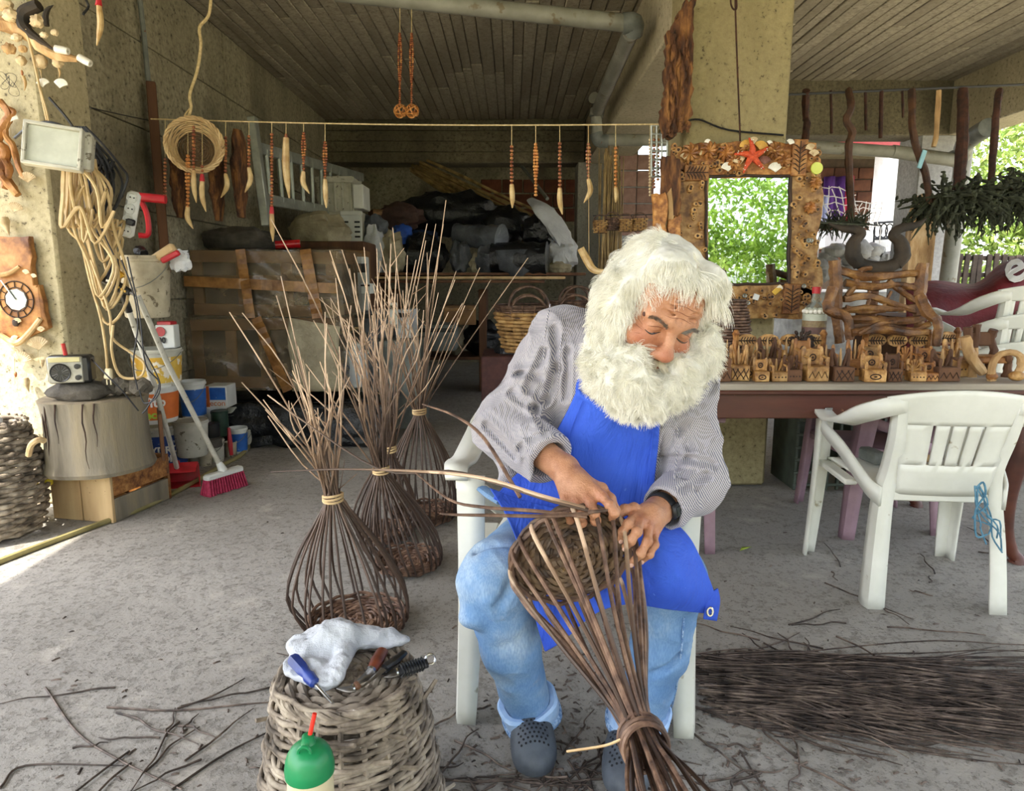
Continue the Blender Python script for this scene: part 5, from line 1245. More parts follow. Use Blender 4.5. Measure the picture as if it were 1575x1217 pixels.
# ---- hose on the floor
mb = MB(); pts = [PZ(-30, 880), PZ(60, 845), PZ(140, 815), PZ(220, 785), PZ(290, 750), PZ(340, 720), PZ(372, 702), PZ(386, 680), PZ(378, 655)]; mb.tube(cat_rom([p + V(0, 0, .013) for p in pts], 6), .0135, 8)
one('garden_hose', 'faded yellow-green garden hose curving along the floor by the buckets', 'hose', mb, mat('faded hose', '#7d7448', '#9c9263', scale=8, rough=.6, bump=.1))
# ---- hanging wicker basket, rope from the ceiling
t = thing('hanging_basket', 'small round pale wicker basket hanging open side out from a rope', 'basket', P(300, 260, 4.1))
hc_ = P(300, 225, 4.1); n_ = Vector((.35, -1, .12)).normalized(); R = rot_to(n_)
mb = MB(); woven_disc(mb, hc_ - n_ * .07, n_, .10, 9, .0055, 14); mb.build('woven_base', mat('dark wicker', '#4a3a28', '#6d563a', scale=14, rough=.7, bump=.4), t)
for k in range(7):
    mb = MB(); mb.tube(wave_ring(hc_ - n_ * (.065 - k * .014), R, .105 + k * .0065, .0045, 20, PI * k, 50), .0058, 5, closed=True); mb.build('woven_row', m_wicker_pale, t, 179)
mb = MB()
for k in range(3): mb.tube([hc_ + n_ * .03 + R @ V((.150 + .008 * math.sin(9 * a + k * 2.1)) * math.cos(a), (.150 + .008 * math.sin(9 * a + k * 2.1)) * math.sin(a), .008 * math.cos(9 * a + k * 2.1)) for a in [2 * PI * i / 60 for i in range(60)]], .0062, 5, closed=True)
mb.build('braided_rim', m_wicker_pale, t)
mb = MB(); mb.tube(cat_rom([P(326, -40, 4.1), P(322, 20, 4.1), P(307, 42, 4.1), P(309, 70, 4.1), P(303, 110, 4.1), P(292, 145, 4.1), P(294, 165, 4.1), P(290, 180, 4.1)], 6), .0085, 7); mb.tube(cat_rom([P(294, 165, 4.1), P(284, 178, 4.1), P(287, 190, 4.09)], 4), .005, 5)
one('jute_rope', 'pale rope hanging from the ceiling to the round basket', 'rope', mb, m_string)
# ================================================================== the store at the back left
# ---- drain pipe under the ceiling
t = thing('drain_pipe', 'grey drain pipe under the ceiling, bending down along the beam', 'pipe', P(960, 38, 4.9))
Yp = 4.55
def pipe(pts, r=.05, name='pipe', m=None):
    mb = MB(); mb.tube(cat_rom(pts, 4) if len(pts) > 2 else pts, r, 16); return mb.build(name, m or m_pvc, t)
pipe([P(515, -12, Yp), P(965, 36, Yp)], .052)
pipe([P(958, 36, Yp), P(975, 36, Yp), P(974, 52, Yp + .05)], .060, 'elbow', m_iron)
pipe([P(970, 50, 4.62), P(918, 172, 6.5)], .052)
pipe([P(919, 168, 6.5), P(917, 180, 6.5)], .064, 'collar'); pipe([P(924, 160, 6.42), P(913, 150, 6.3)], .05, 'branch')
pipe([P(917, 180, 6.5), P(918, 208, 6.5)], .05); pipe([P(917, 205, 6.5), P(921, 216, 6.5), P(935, 217, 6.5)], .06, 'elbow', m_iron)
pipe([P(932, 215, 6.5), P(1024, 216, 6.5)], .052)
# ---- aluminium ladder hung on edge along the wall
t = thing('aluminium_ladder', 'aluminium ladder hung on its side along the left wall', 'ladder', P(470, 300, 6.4))
A0, A1, B0, B1 = P(396, 227, 5.3), P(558, 273, 7.6), P(404, 306, 5.3), P(556, 333, 7.6)
for a, b_ in ((A0, A1), (B0, B1)):
    mb = MB(); d = (b_ - a).normalized(); mb.box((a + b_) / 2, (.03, .085, (b_ - a).length), rot_to(d), .006); mb.build('rail', m_alu, t)
for k in range(11):
    s = (k + .6) / 11; mb = MB(); mb.tube([A0.lerp(A1, s), B0.lerp(B1, s)], .018, 8); mb.build('rung', m_alu, t)
mb = MB(); a, b_ = P(388, 180, 5.2), P(410, 348, 5.2); mb.box((a + b_) / 2, (.07, .06, (b_ - a).length), rot_to(a - b_), .006); one('aluminium_post', 'grey aluminium post standing at the near end of the ladder', 'post', mb, m_alu)
# ---- plastic wrapped crates
def wrapped(u0, v0, u1, v1, Y, dep, label, seed):
    a, b_ = P(u0, v1, Y), P(u1, v0, Y); zc0, zc1 = a.z, b_.z; w = b_.x - a.x; h = zc1 - zc0; c = V((a.x + b_.x) / 2, Y + dep / 2, (zc0 + zc1) / 2)
    t = thing('wrapped_crate', label, 'crate', V(c.x, c.y, zc0), 'wrapped crates by the wall'); mb = MB(); mb.box(c, (w - .10, dep - .10, h - .06), None, .01); mb.build('dark_contents', mat('dark crate inside', '#2a2824', '#45423c', scale=5, rough=.8, bump=.3), t)
    for x in np.linspace(-.5, .5, 4 if seed < 2 else 5):
        mb = MB(); mb.box(c + V(x * (w - .12), -dep / 2 + .03, 0), (.075, .02, h - .05), ry(random.uniform(-.03, .03)), .003); mb.build('slat', m_card, t)
    for z in (-.5, .5) + ((.05,) if seed < 2 else ()):
        mb = MB(); mb.box(c + V(0, -dep / 2 + .018, z * (h - .1)), (w - .05, .02, .08), ry(random.uniform(-.02, .02)), .003); mb.build('slat', m_card, t)
    for z in (-.5, .5):
        mb = MB(); mb.box(c + V(w / 2 - .03, 0, z * (h - .1)), (.02, dep - .06, .08), None, .003); mb.build('slat', m_card, t)
    mb = MB()
    def sheet(s, q):           # round the front, the right side and over the top
        per = 2 * dep + w; l = s * per
        if l < dep: x, y, nx, ny = -w / 2, dep / 2 - l, -1, 0
        elif l < dep + w: x, y, nx, ny = -w / 2 + (l - dep), -dep / 2, 0, -1
        else: x, y, nx, ny = w / 2, -dep / 2 + (l - dep - w), 1, 0
        n = .028 * abs(mnoise.noise(Vector((l * 3.2 + q * 2.5, q * 1.4 + l * .8, seed)))) + .02 * abs(mnoise.noise(Vector((l * 9 + q * 8, q * 3, seed + 4)))) + .01
        return c + V(x + nx * n, y + ny * n, (q - .5) * h + .01 * mnoise.noise(Vector((l * 5, q * 3, seed))))
    mb.grid(sheet, 90, 26)
    def topf(s, q): return c + V((s - .5) * w, (q - .5) * dep, h / 2 + .012 + .02 * mnoise.noise(Vector((s * 6, q * 5, seed))))
    mb.grid(topf, 20, 10); mb.build('plastic_sheet', m_film, t, 179)
    def strip(p0, p1, wd, nm='tape_band'):
        mb = MB(); p0, p1 = Vector(p0), Vector(p1); d = (p1 - p0).normalized(); s_ = Vector((0, 1, 0)).cross(d).normalized(); N = 14; vs_ = []
        for i in range(N + 1):
            p = p0.lerp(p1, i / N) + V(0, -.010 * abs(math.sin(i * 1.7 + p0.x * 9)), 0); vs_ += [p + s_ * wd / 2, p - s_ * wd / 2]
        mb.add(vs_, [(2 * i, 2 * i + 1, 2 * i + 3, 2 * i + 2) for i in range(N)]); o = mb.build(nm, m_tape, t, smooth=False); solidify(o, .003)
    yf = c.y - dep / 2 - .045
    if seed < 2:
        strip(V(c.x - w / 2, yf, c.z + .02), V(c.x + w / 2, yf, c.z - .03), .07); strip(V(c.x - w * .12, yf - .004, c.z + h / 2), V(c.x - w * .08, yf - .004, c.z - h / 2), .065); strip(V(c.x + w * .30, yf - .004, c.z + h / 2), V(c.x + w * .36, yf - .004, c.z - h / 2), .075)
    else:
        strip(V(c.x - w * .02, yf, c.z + h / 2), V(c.x + w * .16, yf, c.z - h / 2), .07); strip(V(c.x + w * .22, yf - .004, c.z + h / 2 - .1), V(c.x + w * .33, yf - .004, c.z - h / 2), .06)
        mb = MB(); mb.grid(lambda s, q: V(c.x + w * (.19 + .33 * s) + .01 * math.sin(q * 7), yf - .012 - .02 * abs(mnoise.noise(Vector((s * 5, q * 6, 2)))), c.z - h * .5 + h * q * (1 - .12 * s)), 14, 14); o = mb.build('sack_flap', m_tan_film, t); solidify(o, .004)
    return t
wrapped(293, 384, 520, 489, 4.76, .62, 'upper crate wrapped in clear plastic and brown tape', 1)
wrapped(294, 488, 520, 600, 4.76, .62, 'lower crate wrapped in clear plastic under the taped one', 3)
mb = MB(); c = P(500, 622, 4.75); mb.grid(lambda s, q: V(-2.2 + 1.35 * s, 4.66 - .06 * q - .05 * mnoise.noise(Vector((s * 8, q * 3, 1))), .012 + (.30 - .012) * (1 - q) + .02 * mnoise.noise(Vector((s * 9, q * 5, 7)))), 40, 10)
mb.grid(lambda s, q: V(-2.2 + 1.35 * s, 4.72 + .7 * q, .30 + .004 * math.sin(s * 30)), 20, 6)
o = one('black_tarpaulin', 'black plastic tarpaulin draped under the wrapped crates', 'tarpaulin', mb, m_black_film); solidify(o, .004)
for k, x in enumerate((-2.05, -1.55, -1.0)):
    mb = MB(); mb.box((x, 5.1, .14), (.18, .55, .28), None, .01); one('support_block', ('hidden block under the tarpaulin near the wall', 'hidden block under the middle of the tarpaulin', 'hidden block under the tarpaulin by the white bucket')[k], 'block', mb, m_wood_brown)
mb = MB(); a = P(440, 378, 4.9); mb.tube([P(424, 377, 4.95), P(462, 375, 4.98)], .030, 14); mb.build
o = mb.build('red_can', m_red_gloss, None, origin=mb.origin_base()); tag(o, 'red drink can lying on the upper wrapped crate', 'can')
mb = MB(); crumple(mb, P(370, 372, 5.2), (.28, .15, .10), 3.4, .3); one('dusty_cloth', 'dusty brown cloth lying on the wrapped crate against the wall', 'cloth', mb, m_fabric_grey)
bucket(546, 597, 54, 58, 'clean white bucket with blue ring emblem beside the wrapped crates', Y=4.95, m=mat('clean white bucket', '#d4d8da', '#e4e8ea', rough=.4, bump=0), group=None, handle=False)
c = P(534, 565, 4.95); t = bpy.data.objects[-1] if False else [o for o in COL.objects if o.get('label', '').startswith('clean white bucket')][0]
mb = MB(); w0 = 54 / 2 * 4.95 / F
def on_b(a, z): return Vector(t.location) + V((w0 * .945) * math.sin(a), -(w0 * .945) * math.cos(a), z)
for k, rr in enumerate((.048, .040, .030)): mb.tube([on_b(-.42 + rr / w0 * math.cos(q) * 1.0, .13 + rr * math.sin(q)) for q in np.linspace(.3 + k * .5, 5.4 + k * .5, 22)], .005, 5)
mb.build('emblem', m_blue_lab, t)
mb = MB(); mb.ell(Vector(t.location) + V(.0, 0, .285), (.085, .07, .05), None, 16, 8); one('white_bowl', 'white bowl upside down in the clean bucket', 'bowl', mb, m_white_plastic)
mb = MB(); mb.tube([Vector(t.location) + V(.02 + .07 * math.cos(a), .02, .36 + .07 * math.sin(a)) for a in [2 * PI * i / 24 for i in range(24)]], .008, 6, closed=True); one('metal_ring', 'tan ring handle showing above the clean bucket', 'ring', mb, m_wood_pale)
mb = MB(); crumple(mb, P(572, 553, 5.1), (.06, .08, .20), 5.5, .3); one('grey_sack', 'grey plastic sack hanging beside the clean white bucket', 'sack', mb, m_grey_film)
# ---- boxes stacked at the far end of the crates
mb = MB(); a_, b_ = P(458, 379, 6.0), P(562, 379, 6.0); mb.box(((a_.x + b_.x) / 2 - .02, 6.5, .74), (b_.x - a_.x, .95, 1.478), None, .01); one('dark_cabinet', 'dark cabinet behind the wrapped crates carrying the foam box', 'cabinet', mb, m_wood_brown)
mb = MB(); a_ = P(598, 521, 5.4); mb.box((a_.x, 5.45, a_.z / 2), (.55, .5, a_.z), None, .01); one('low_box', 'dark low box in the shade carrying the small cartons', 'box', mb, m_iron)
t, c, R, w, h = carton(486, 272, 545, 326, 6.6, .36, 'dusty white plastic crate topmost of the stack under the ladder', m_old_plastic, 'storage_box')
mb = MB(); mb.box(c + V(0, -.19, h * .42), (w * 1.04, .03, .06), None, .008); mb.build('lid_rim', m_old_plastic, t)
for k in range(5): mb = MB(); mb.box(c + V(-w * .42 + w * .21 * k, -.188, -.02), (.02, .02, h * .82), None, .004); mb.build('rib', m_old_plastic, t)
t, c, R, w, h = carton(468, 326, 558, 378, 6.6, .42, 'pale foam box with rows of vent slots below the plastic crate', mat('grey foam', '#9d9a8b', '#b8b5a6', scale=6, rough=.8, bump=.2), 'foam_box')
mb = MB(); mb.box(c + V(w * .32, -.215, h * .46), (w * .38, .02, .04), None, .004); mb.build('lid_edge', m_white_plastic, t)
mb = MB(); mb.box(c + V(w * .32, -.213, 0), (w * .36, .012, h * .9), None, .003); fp = mb.build('front_plate', m_white_plastic, t)
mb = MB()
for s in (.22, .42):
    for k in range(4): mb.box(c + V(w * s, -.222, h * .2 - k * .045), (.05, .008, .016))
mb.build('vent_slots', m_black_ink, fp)
mb = MB(); mb.box(P(556, 305, 6.7), (.10, .3, .22), None, .008); one('plastic_canister', 'white canister standing behind the plastic crate', 'canister', mb, m_white_plastic)
mb = MB(); crumple(mb, P(492, 358, 6.2), (.26, .16, .17), 9.4, .32); one('tan_sack', 'dusty tan wrinkled sack leaning on the foam box', 'sack', mb, m_tan_film)
for (u0, v0, u1, v1, Y, dp, lb, m, rot) in (
    (520, 385, 562, 440, 5.7, .3, 'open brown cardboard box right of the wrapped crates', m_card, .1), (566, 322, 594, 352, 7.4, .25, 'tilted cardboard sheet box behind the silver bag', m_card, .4),
    (548, 395, 566, 481, 5.6, .12, 'narrow white printed carton standing in the clutter', m_white_plastic, .05), (556, 436, 572, 452, 5.3, .1, 'small white packet on the cluttered shelf', m_white_plastic, -.2),
    (560, 478, 600, 521, 5.4, .3, 'grey appliance box on the lower shelf', m_grey_film, .0), (596, 466, 610, 500, 5.3, .12, 'white carton with black print low in the clutter', m_white_plastic, .1), (610, 476, 636, 520, 5.4, .2, 'pale blue-white carton behind the willow rods', m_white_film, -.15),
    (520, 480, 560, 512, 5.6, .3, 'greyish box beside the lower wrapped crate', m_tan_film, .0), (640, 500, 700, 540, 6.2, .4, 'dark grey crate in the shade behind the willow rods', m_iron, .0), (680, 470, 730, 500, 6.8, .3, 'brown carton in the shade under the shelf', m_card, .1)):
    tt, c, R, w, h = carton(u0, v0, u1, v1, Y, dp, lb, m, rot=rot)
    mb = MB(); mb.box(c + R @ V(0, -dp / 2 - .002, h * .3), (w * .96, .004, h * .16), R); mb.build('flap_edge', m_tape if m is m_card else m_black_plastic, tt)
# shelf of planks carrying the pile
t = thing('plank_shelf', 'low shelf of stacked planks carrying black bags at the back', 'shelf', P(740, 430, 7.0))
for k in range(3):
    mb = MB(); a, b_ = P(560 + 12 * k, 423 + 5 * k, 6.9 - .05 * k), P(895 - 30 * k, 421 + 6 * k, 6.9 - .05 * k); mb.box((a + b_) / 2 + V(0, .12, 0), ((b_ - a).length, 1.0, .026), None, .004); mb.build('plank', m_wood_pale if k == 1 else m_wood_brown, t)
for x in (-1.25, -.3, .6):
    mb = MB(); mb.box((x, 7.25, .53), (.08, .5, 1.05), None, .006); mb.build('leg', m_wood_brown, t)
mb = MB(); mb.box((-.3, 7.3, .35), (1.9, .6, .03), None, .004); mb.build('lower_board', m_wood_brown, t)
bags = [  # u, v, half width, half height, Y, material, label
    (575, 355, 22, 22, 6.8, m_grey_film, 'shiny silver-grey bag beside the foam box'), (603, 391, 20, 32, 6.7, m_tan_film, 'tan cloth bag hanging in front of the blue bag'),
    (576, 388, 16, 36, 6.65, m_white_film, 'upright whitish roll left of the tan bag'), (618, 362, 17, 16, 7.0, m_blue_film, 'bright blue plastic bag in the pile'),
    (652, 366, 22, 11, 7.2, mat('dark blue film', '#16264a', '#24406e', rough=.4, bump=.8, bd=.02), 'flat dark blue bag right of the bright blue bag'), (615, 335, 38, 20, 7.5, mat('red brown sack', '#3a2823', '#59403a', scale=5, rough=.7, bump=.8, bd=.02), 'reddish brown sack at the top left of the pile'),
    (652, 398, 36, 34, 7.0, m_black_film, 'big black bag above the shelf behind the rods'), (690, 330, 78, 30, 7.8, m_black_film, 'large sloping black bag on top of the pile'),
    (708, 396, 16, 24, 6.8, m_grey_film, 'small see-through grey bag on the shelf'), (737, 406, 15, 16, 6.8, m_tan_film, 'small dusty round bag on the shelf'),
    (760, 402, 28, 26, 6.75, m_grey_film, 'crumpled dark grey bag beside the long black bundle'), (778, 346, 32, 26, 7.4, m_black_film, 'black bag in the middle of the pile below the canes'),
    (828, 356, 28, 24, 7.1, m_black_film, 'square black bag under the white roll'), (862, 396, 22, 22, 6.9, m_white_film, 'white sack right of the black bundle on the shelf'),
    (872, 384, 14, 18, 7.0, m_white_film, 'torn white sheet bag beside the rear column'), (858, 412, 20, 9, 6.8, m_tan_film, 'flat greenish sack at the shelf end'),
    (690, 520, 26, 24, 7.2, m_tan_film, 'pale sack under the shelf behind the rods'), (742, 520, 30, 25, 7.2, m_black_film, 'black sack on the ground under the shelf'), (790, 545, 26, 36, 5.2, m_black_film, 'black bag on the ground under the round baskets')]
for k, (u, v, w, h, Y, m, lb) in enumerate(bags):
    mb = MB(); s = Y / F; crumple(mb, P(u, v, Y), (w * s, min(w, h) * s * .85, h * s), k * 3.3 + 1, .38, 2.4, 24, 16); one('plastic_bag', lb, 'bag', mb, m, 'bags on the back shelf', angle=50)
def roll(u0, v0, u1, v1, Y0, Y1, r, lb, m, nm='plastic_roll', n=18):
    mb = MB(); a, b_ = P(u0, v0, Y0), P(u1, v1, Y1); pts = [a.lerp(b_, i / 8) for i in range(9)]; o = len(mb.v); mb.tube(pts, [r * random.uniform(.9, 1.06) for _ in pts], n, jit=.05)
    for i in range(o, len(mb.v)): q = Vector(mb.v[i]); mb.v[i] = tuple(q + Vector((0, 0, 1)) * .03 * mnoise.noise(q * 6))
    one(nm, lb, 'roll', mb, m, 'rolls on the back shelf')
roll(705, 362, 772, 366, 7.0, 6.7, .115, 'short grey-black roll lying across the pile', m_grey_film)
roll(758, 400, 842, 398, 6.7, 6.6, .165, 'long black wrapped bundle lying on the shelf', m_black_film)
mb = MB(); mb.add(*(lambda R_: ([P(u, v, 6.5) for u, v in ((762, 385), (838, 382), (820, 412), (792, 434), (782, 420), (768, 415))], [(0, 1, 2, 3, 4, 5)]))(0)); o = one('torn_film', 'torn dark film hanging off the black bundle', 'plastic film', mb, m_grey_film); solidify(o, .004)
mb = MB(); ps = [P(818, 308, 7.3), P(838, 325, 7.1), P(858, 352, 7.0), P(872, 380, 6.9), P(882, 405, 6.8)]; ps = cat_rom(ps, 4); mb.tube(ps, [.06, .13, .14, .10, .06], 14, flat=.45, jit=.10); one('white_sheet', 'white plastic sheet curling down from the canes to the shelf', 'plastic sheet', mb, m_white_film)
# ---- canes leaning diagonally in the back
for k in range(26):
    mb = MB(); o = random.uniform(-.16, .16); a = P(636 + random.uniform(-6, 22), 256 + random.uniform(-4, 8), 8.66) + V(0, 0, o * .5); b_ = P(842 + random.uniform(-40, 14), 368 + random.uniform(-18, 14), 7.6) + V(0, 0, o)
    mb.tube(curvy(a, b_, 3, .02), [.019, .015], 6); one('bamboo_cane', 'dry cane leaning diagonally over the bags against the back wall', 'cane', mb, m_cane, 'canes leaning over the bags')
mb = MB(); mb.tube([P(802, 255, 9.0), P(842, 306, 8.4)], .022, 10); one('metal_tube', 'thin grey metal tube leaning by the brick patch', 'tube', mb, m_alu)
# ---- canes standing upright between column and brick wall
for k in range(34):
    u = random.uniform(922, 956); mb = MB(); a = P(u + random.uniform(-8, 8), 440, 6.4 + random.uniform(0, .4)); a.z = 0.0; b_ = P(u + random.uniform(-3, 6), random.uniform(222, 262), 6.7); mb.tube(curvy(a, b_, 4, .02), [.013, .010, .006], 5)
    one('standing_cane', 'dry cane standing upright in the bundle by the rear column', 'cane', mb, m_cane, 'upright canes by the rear column')
mb = MB(); a = P(978, 330, 8.2); mb.box((a.x, 8.4, 1.2), (.42, .3, 2.4)); bw = struct('wall_right', mb, concrete('grey render', '#8d8f90', '#a8aaab', '#bfc1c2', pit_at=.6))
m = MB(); m.box((0, 0, 0), (.20, .03, .17), bev=.006); o = m.build('brick', mat('pinkish clay brick', '#8a6c62', '#aa8a80', scale=9, rough=.9, bump=.5, vary=.1), bw, origin=(0, 0, 0)); bd2 = o.data; bpy.data.objects.remove(o)
for r in range(5):
    for c in range(2):
        o = bpy.data.objects.new('brick', bd2); COL.objects.link(o); o.parent = bw; o.location = Vector((a.x - .10 + .208 * c, 8.24, 1.75 + .185 * r)) - bw.location
# ---- round willow baskets with handles, behind the man
def round_basket(c, r, h, label, m, hand=True, tilt=0.0, grp='round baskets behind the man', hm=None):
    t = thing('round_basket', label, 'basket', c, grp); woven_rows('woven_row', m, t, c, lambda s: (r * (.72 + .28 * s), .01 + h * s), 18, 11, h / 22, jit=.003, N=44)
    mb = MB(); mb.lathe([(0, .01), (r * .74, .012)], c, None, 18); mb.build('basket_base', m, t)
    for k in range(18): a = 2 * PI * k / 18; mb = MB(); mb.tube([Vector(c) + V(r * .72 * math.cos(a), r * .72 * math.sin(a), .01), Vector(c) + V(r * 1.02 * math.cos(a), r * 1.02 * math.sin(a), h * 1.04)], .006, 4); mb.build('stake', m, t)
    if hand:
        for s in (-1, 1):
            mb = MB(); mb.tube([Vector(c) + V(s * r * .45 * 0 + r * .55 * math.cos(q), s * r * .86, h + r * .55 * math.sin(q)) for q in np.linspace(0, PI, 12)], .009, 6); mb.build('handle', hm or m_willow, t)
    return t
bt = P(806, 525, 4.9); mb = MB(); mb.box((.25, 5.25, .30), (.95, .6, .6), None, .01); one('wooden_chest', 'dark wooden chest carrying the round baskets', 'chest', mb, mat('dark red box', '#3a1c1a', '#54302a', rough=.7))
round_basket(V(.12, 5.15, .605), .24, .30, 'round tan basket in front with dark rim and handles', m_wicker_tan)
round_basket(V(.12, 5.15, .80), .26, .16, 'wide dark basket nested in the round tan basket', m_willow, True)
round_basket(V(.48, 5.35, .605), .24, .30, 'round brown basket partly behind the man', m_wicker_tan)
round_basket(V(.50, 5.36, .82), .22, .16, 'dark basket stacked topmost behind the man', m_willow, True)
# ---- little hanging baskets in a row
c = [P(924, 348, 5.2), P(942, 344, 5.2), P(962, 346, 5.2), P(984, 345, 5.2)]
mb = MB(); mb.tube([P(912, 332, 5.2), P(1012, 330, 5.2)], .004, 5); one('hanging_wire', 'thin wire carrying the row of little baskets', 'wire', mb, m_cord_black)
for k, p in enumerate(c):
    t = thing('little_basket', ('little tan basket leftmost on the wire behind the man', 'second little dark basket on the wire behind the man', 'third little basket on the wire, hanging lowest', 'little striped basket with arched handle next to the driftwood frame')[k], 'basket', p, 'little baskets on the wire')
    p = p - V(0, 0, .05); R = rot_to((-.1 + .1 * k, -.4, 1)); r_ = .052; woven = woven_rows('woven_row', m_wicker_tan if k != 1 else m_willow, t, p, lambda s: (r_ * (.8 + .2 * s), .09 * s), 14, 7, .0065, N=30)
    mb = MB(); mb.lathe([(0, .0), (r_ * .8, .001)], p, None, 14); mb.build('basket_base', m_willow, t)
    for q in range(12): a = 2 * PI * q / 12; mb = MB(); mb.tube([p + V(r_ * .82 * math.cos(a), r_ * .82 * math.sin(a), 0), p + V(r_ * 1.04 * math.cos(a), r_ * 1.04 * math.sin(a), .095)], .004, 4); mb.build('stake', m_willow, t)
    mb = MB(); mb.tube([p + V(r_ * math.cos(a), 0, (.09 + .042 * math.sin(a))) for a in np.linspace(0, PI, 12)], .005, 6); mb.build('handle', m_willow, t)
# ---- line across the workshop with bead garlands and horn tips
def lineY(u): return 4.25 + (3.70 - 4.25) * (u - 232) / (1020 - 232)
def lineP(u): return P(u, 183 + 9 * math.sin(PI * (u - 232) / 800) * .55 + (u - 232) * .010, lineY(u))
mb = MB(); mb.tube([lineP(u) for u in np.linspace(232, 1028, 24)], .0042, 5); one('string_line', 'pale string line stretched across the workshop from wall to column', 'string', mb, m_string)
def garland(label, u, v0, v1, tip=None, Y=None, vtop=None, strands_=1, mbead=None, rb=.0105, tipr=.014, curve=0.0, red=False, grp='bead garlands on the line'):
    Y = Y or lineY(u); top = lineP(u) if vtop in (None, 184) else P(u, vtop, Y)
    t = thing('bead_garland', label, 'garland', top, grp); mb = MB(); mb.tube([top, P(u, v0, Y)], .0022, 4); mb.build('string', m_string, t); mb = MB(); n = max(4, int((v1 - v0) * Y / F / (rb * 1.75)))
    for s in range(strands_):
        for i in range(n):
            f = i / (n - 1); p = P(u + (s - (strands_ - 1) / 2) * 4.2 * math.sin(PI * min(1, f * 1.3 + .05)), v0 + (v1 - v0) * f, Y - .002 * s); mb.ell(p, (rb * random.uniform(.8, 1.1), rb, rb * .85), None, 7, 5)
    o = mb.build('beads', mbead or m_bead, t); o['kind'] = 'stuff'
    if tip:
        p0, p1 = P(u, v1, Y), P(u + curve, tip, Y); m_ = (p0 + p1) / 2 + V(-curve * .0022 * 1.2 + .004, 0, 0)
        mb = MB(); mb.tube(cat_rom([p0, m_, p1], 5), [tipr * .8, tipr * 1.1, tipr, tipr * .2], 9); mb.build('horn_tip', m_horn, t)
    if red: mb = MB(); mb.tube([P(u, v1 - 8, Y), P(u, v1 + 3, Y)], [.010, .015], 8); mb.build('red_cap', m_red, t)
    return t
garland('short bead garland with curved horn tip beside the hanging basket', 347, 212, 268, 304, curve=-7)
garland('thin bead garland with crescent horn tip in front of the dark bark', 383, 210, 258, 296, curve=-6)
garland('longest red bead garland ending in a pale tip above the red can', 418, 207, 326, 372, red=True, curve=2)
garland('slender tapering wooden pendant on the line', 440, 208, 212, 305, tipr=.020, curve=5)
garland('bead garland with flat pointed tip before the ladder', 467, 205, 264, 298, strands_=2, rb=.0085, curve=9)
garland('bead garland with long horn tip before the white boxes', 500, 219, 276, 320, strands_=2, rb=.0085, curve=2)
garland('bead garland with white capped horn tip, left of four over the black bags', 787, 226, 284, 320, curve=1)
garland('looped double bead garland without a tip', 824, 222, 300, None, strands_=2, rb=.0095, mbead=m_bead_tan)
garland('bead garland with long flat tip before the white sheet', 861, 221, 290, 330, curve=4)
garland('double bead garland with horn tip in front of the rear column', 905, 222, 276, 312, strands_=2, rb=.0095, curve=-7)
garland('bead garland with small tip before the upright canes', 947, 228, 288, 312, mbead=m_bead_tan, tipr=.012)
garland('red topped horn pendant hanging high near the left pillar', 152, 2, 6, 70, Y=3.3, vtop=-20, tipr=.013, red=True, curve=-3, grp='garlands by the left wall')
garland('long bead string hanging through the round wicker basket', 298, 196, 262, 312, Y=3.98, vtop=184, curve=4, tipr=.013, grp='garlands by the left wall')
garland('thick beaded garland below the round basket', 289, 240, 318, 352, Y=4.06, vtop=184, strands_=2, rb=.011, mbead=m_bead_tan, curve=8, grp='garlands by the left wall')
garland('horn pendant with red cap below the round basket', 311, 256, 276, 326, Y=4.0, vtop=184, red=True, curve=6, grp='garlands by the left wall')
garland('dark bead string left of the round basket', 254, 245, 300, None, Y=4.15, vtop=184, grp='garlands by the left wall')
for u, lb in ((615, 'left of two long bead strings hanging from the ceiling with a woven ball'), (633, 'right of two long bead strings hanging from the ceiling with a woven ball')):
    t = garland(lb, u, 52, 160, None, Y=4.55, vtop=0, strands_=2, rb=.008, grp='ceiling bead strings'); mb = MB(); p = P(u + 1, 171, 4.6)
    for k in range(5): mb.tube([p + ry(k * .6) @ rz(k * 1.2) @ V(.032 * math.cos(a), .010 * math.sin(2 * a), .040 * math.sin(a)) for a in [2 * PI * i / 20 for i in range(20)]], .005, 5, closed=True)
    mb.build('woven_ball', m_bead_tan, t)
for k, (u, v0, v1, w, lb) in enumerate(((272, 235, 335, 18, 'dark bark slab hanging on the wall under the round basket'), (366, 200, 335, 20, 'dark bark slab hanging on the wall beside the ladder post'), (330, 225, 340, 14, 'narrow dark bark slab between the two larger ones'))):
    mb = MB(); a, b_ = P(u, v0, 4.45), P(u + 6, v1, 4.45); mb.tube([a.lerp(b_, i / 8) for i in range(9)], [.05, .075, .085, .09, .085, .08, .07, .06, .04], 12, flat=.4, jit=.28); one('bark_slab', lb, 'bark', mb, m_bark, 'bark slabs on the left wall')
mb = MB(); mb.tube([lineP(905), P(906, 405, 3.6)], .0015, 4); horn(mb, [P(893, 382, 3.6), P(903, 400, 3.6), P(912, 414, 3.58), P(925, 418, 3.55), P(945, 412, 3.5)], .022); one('pale_horn', 'long curved horn with pale tip behind the man’s head', 'horn', mb, m_horn)
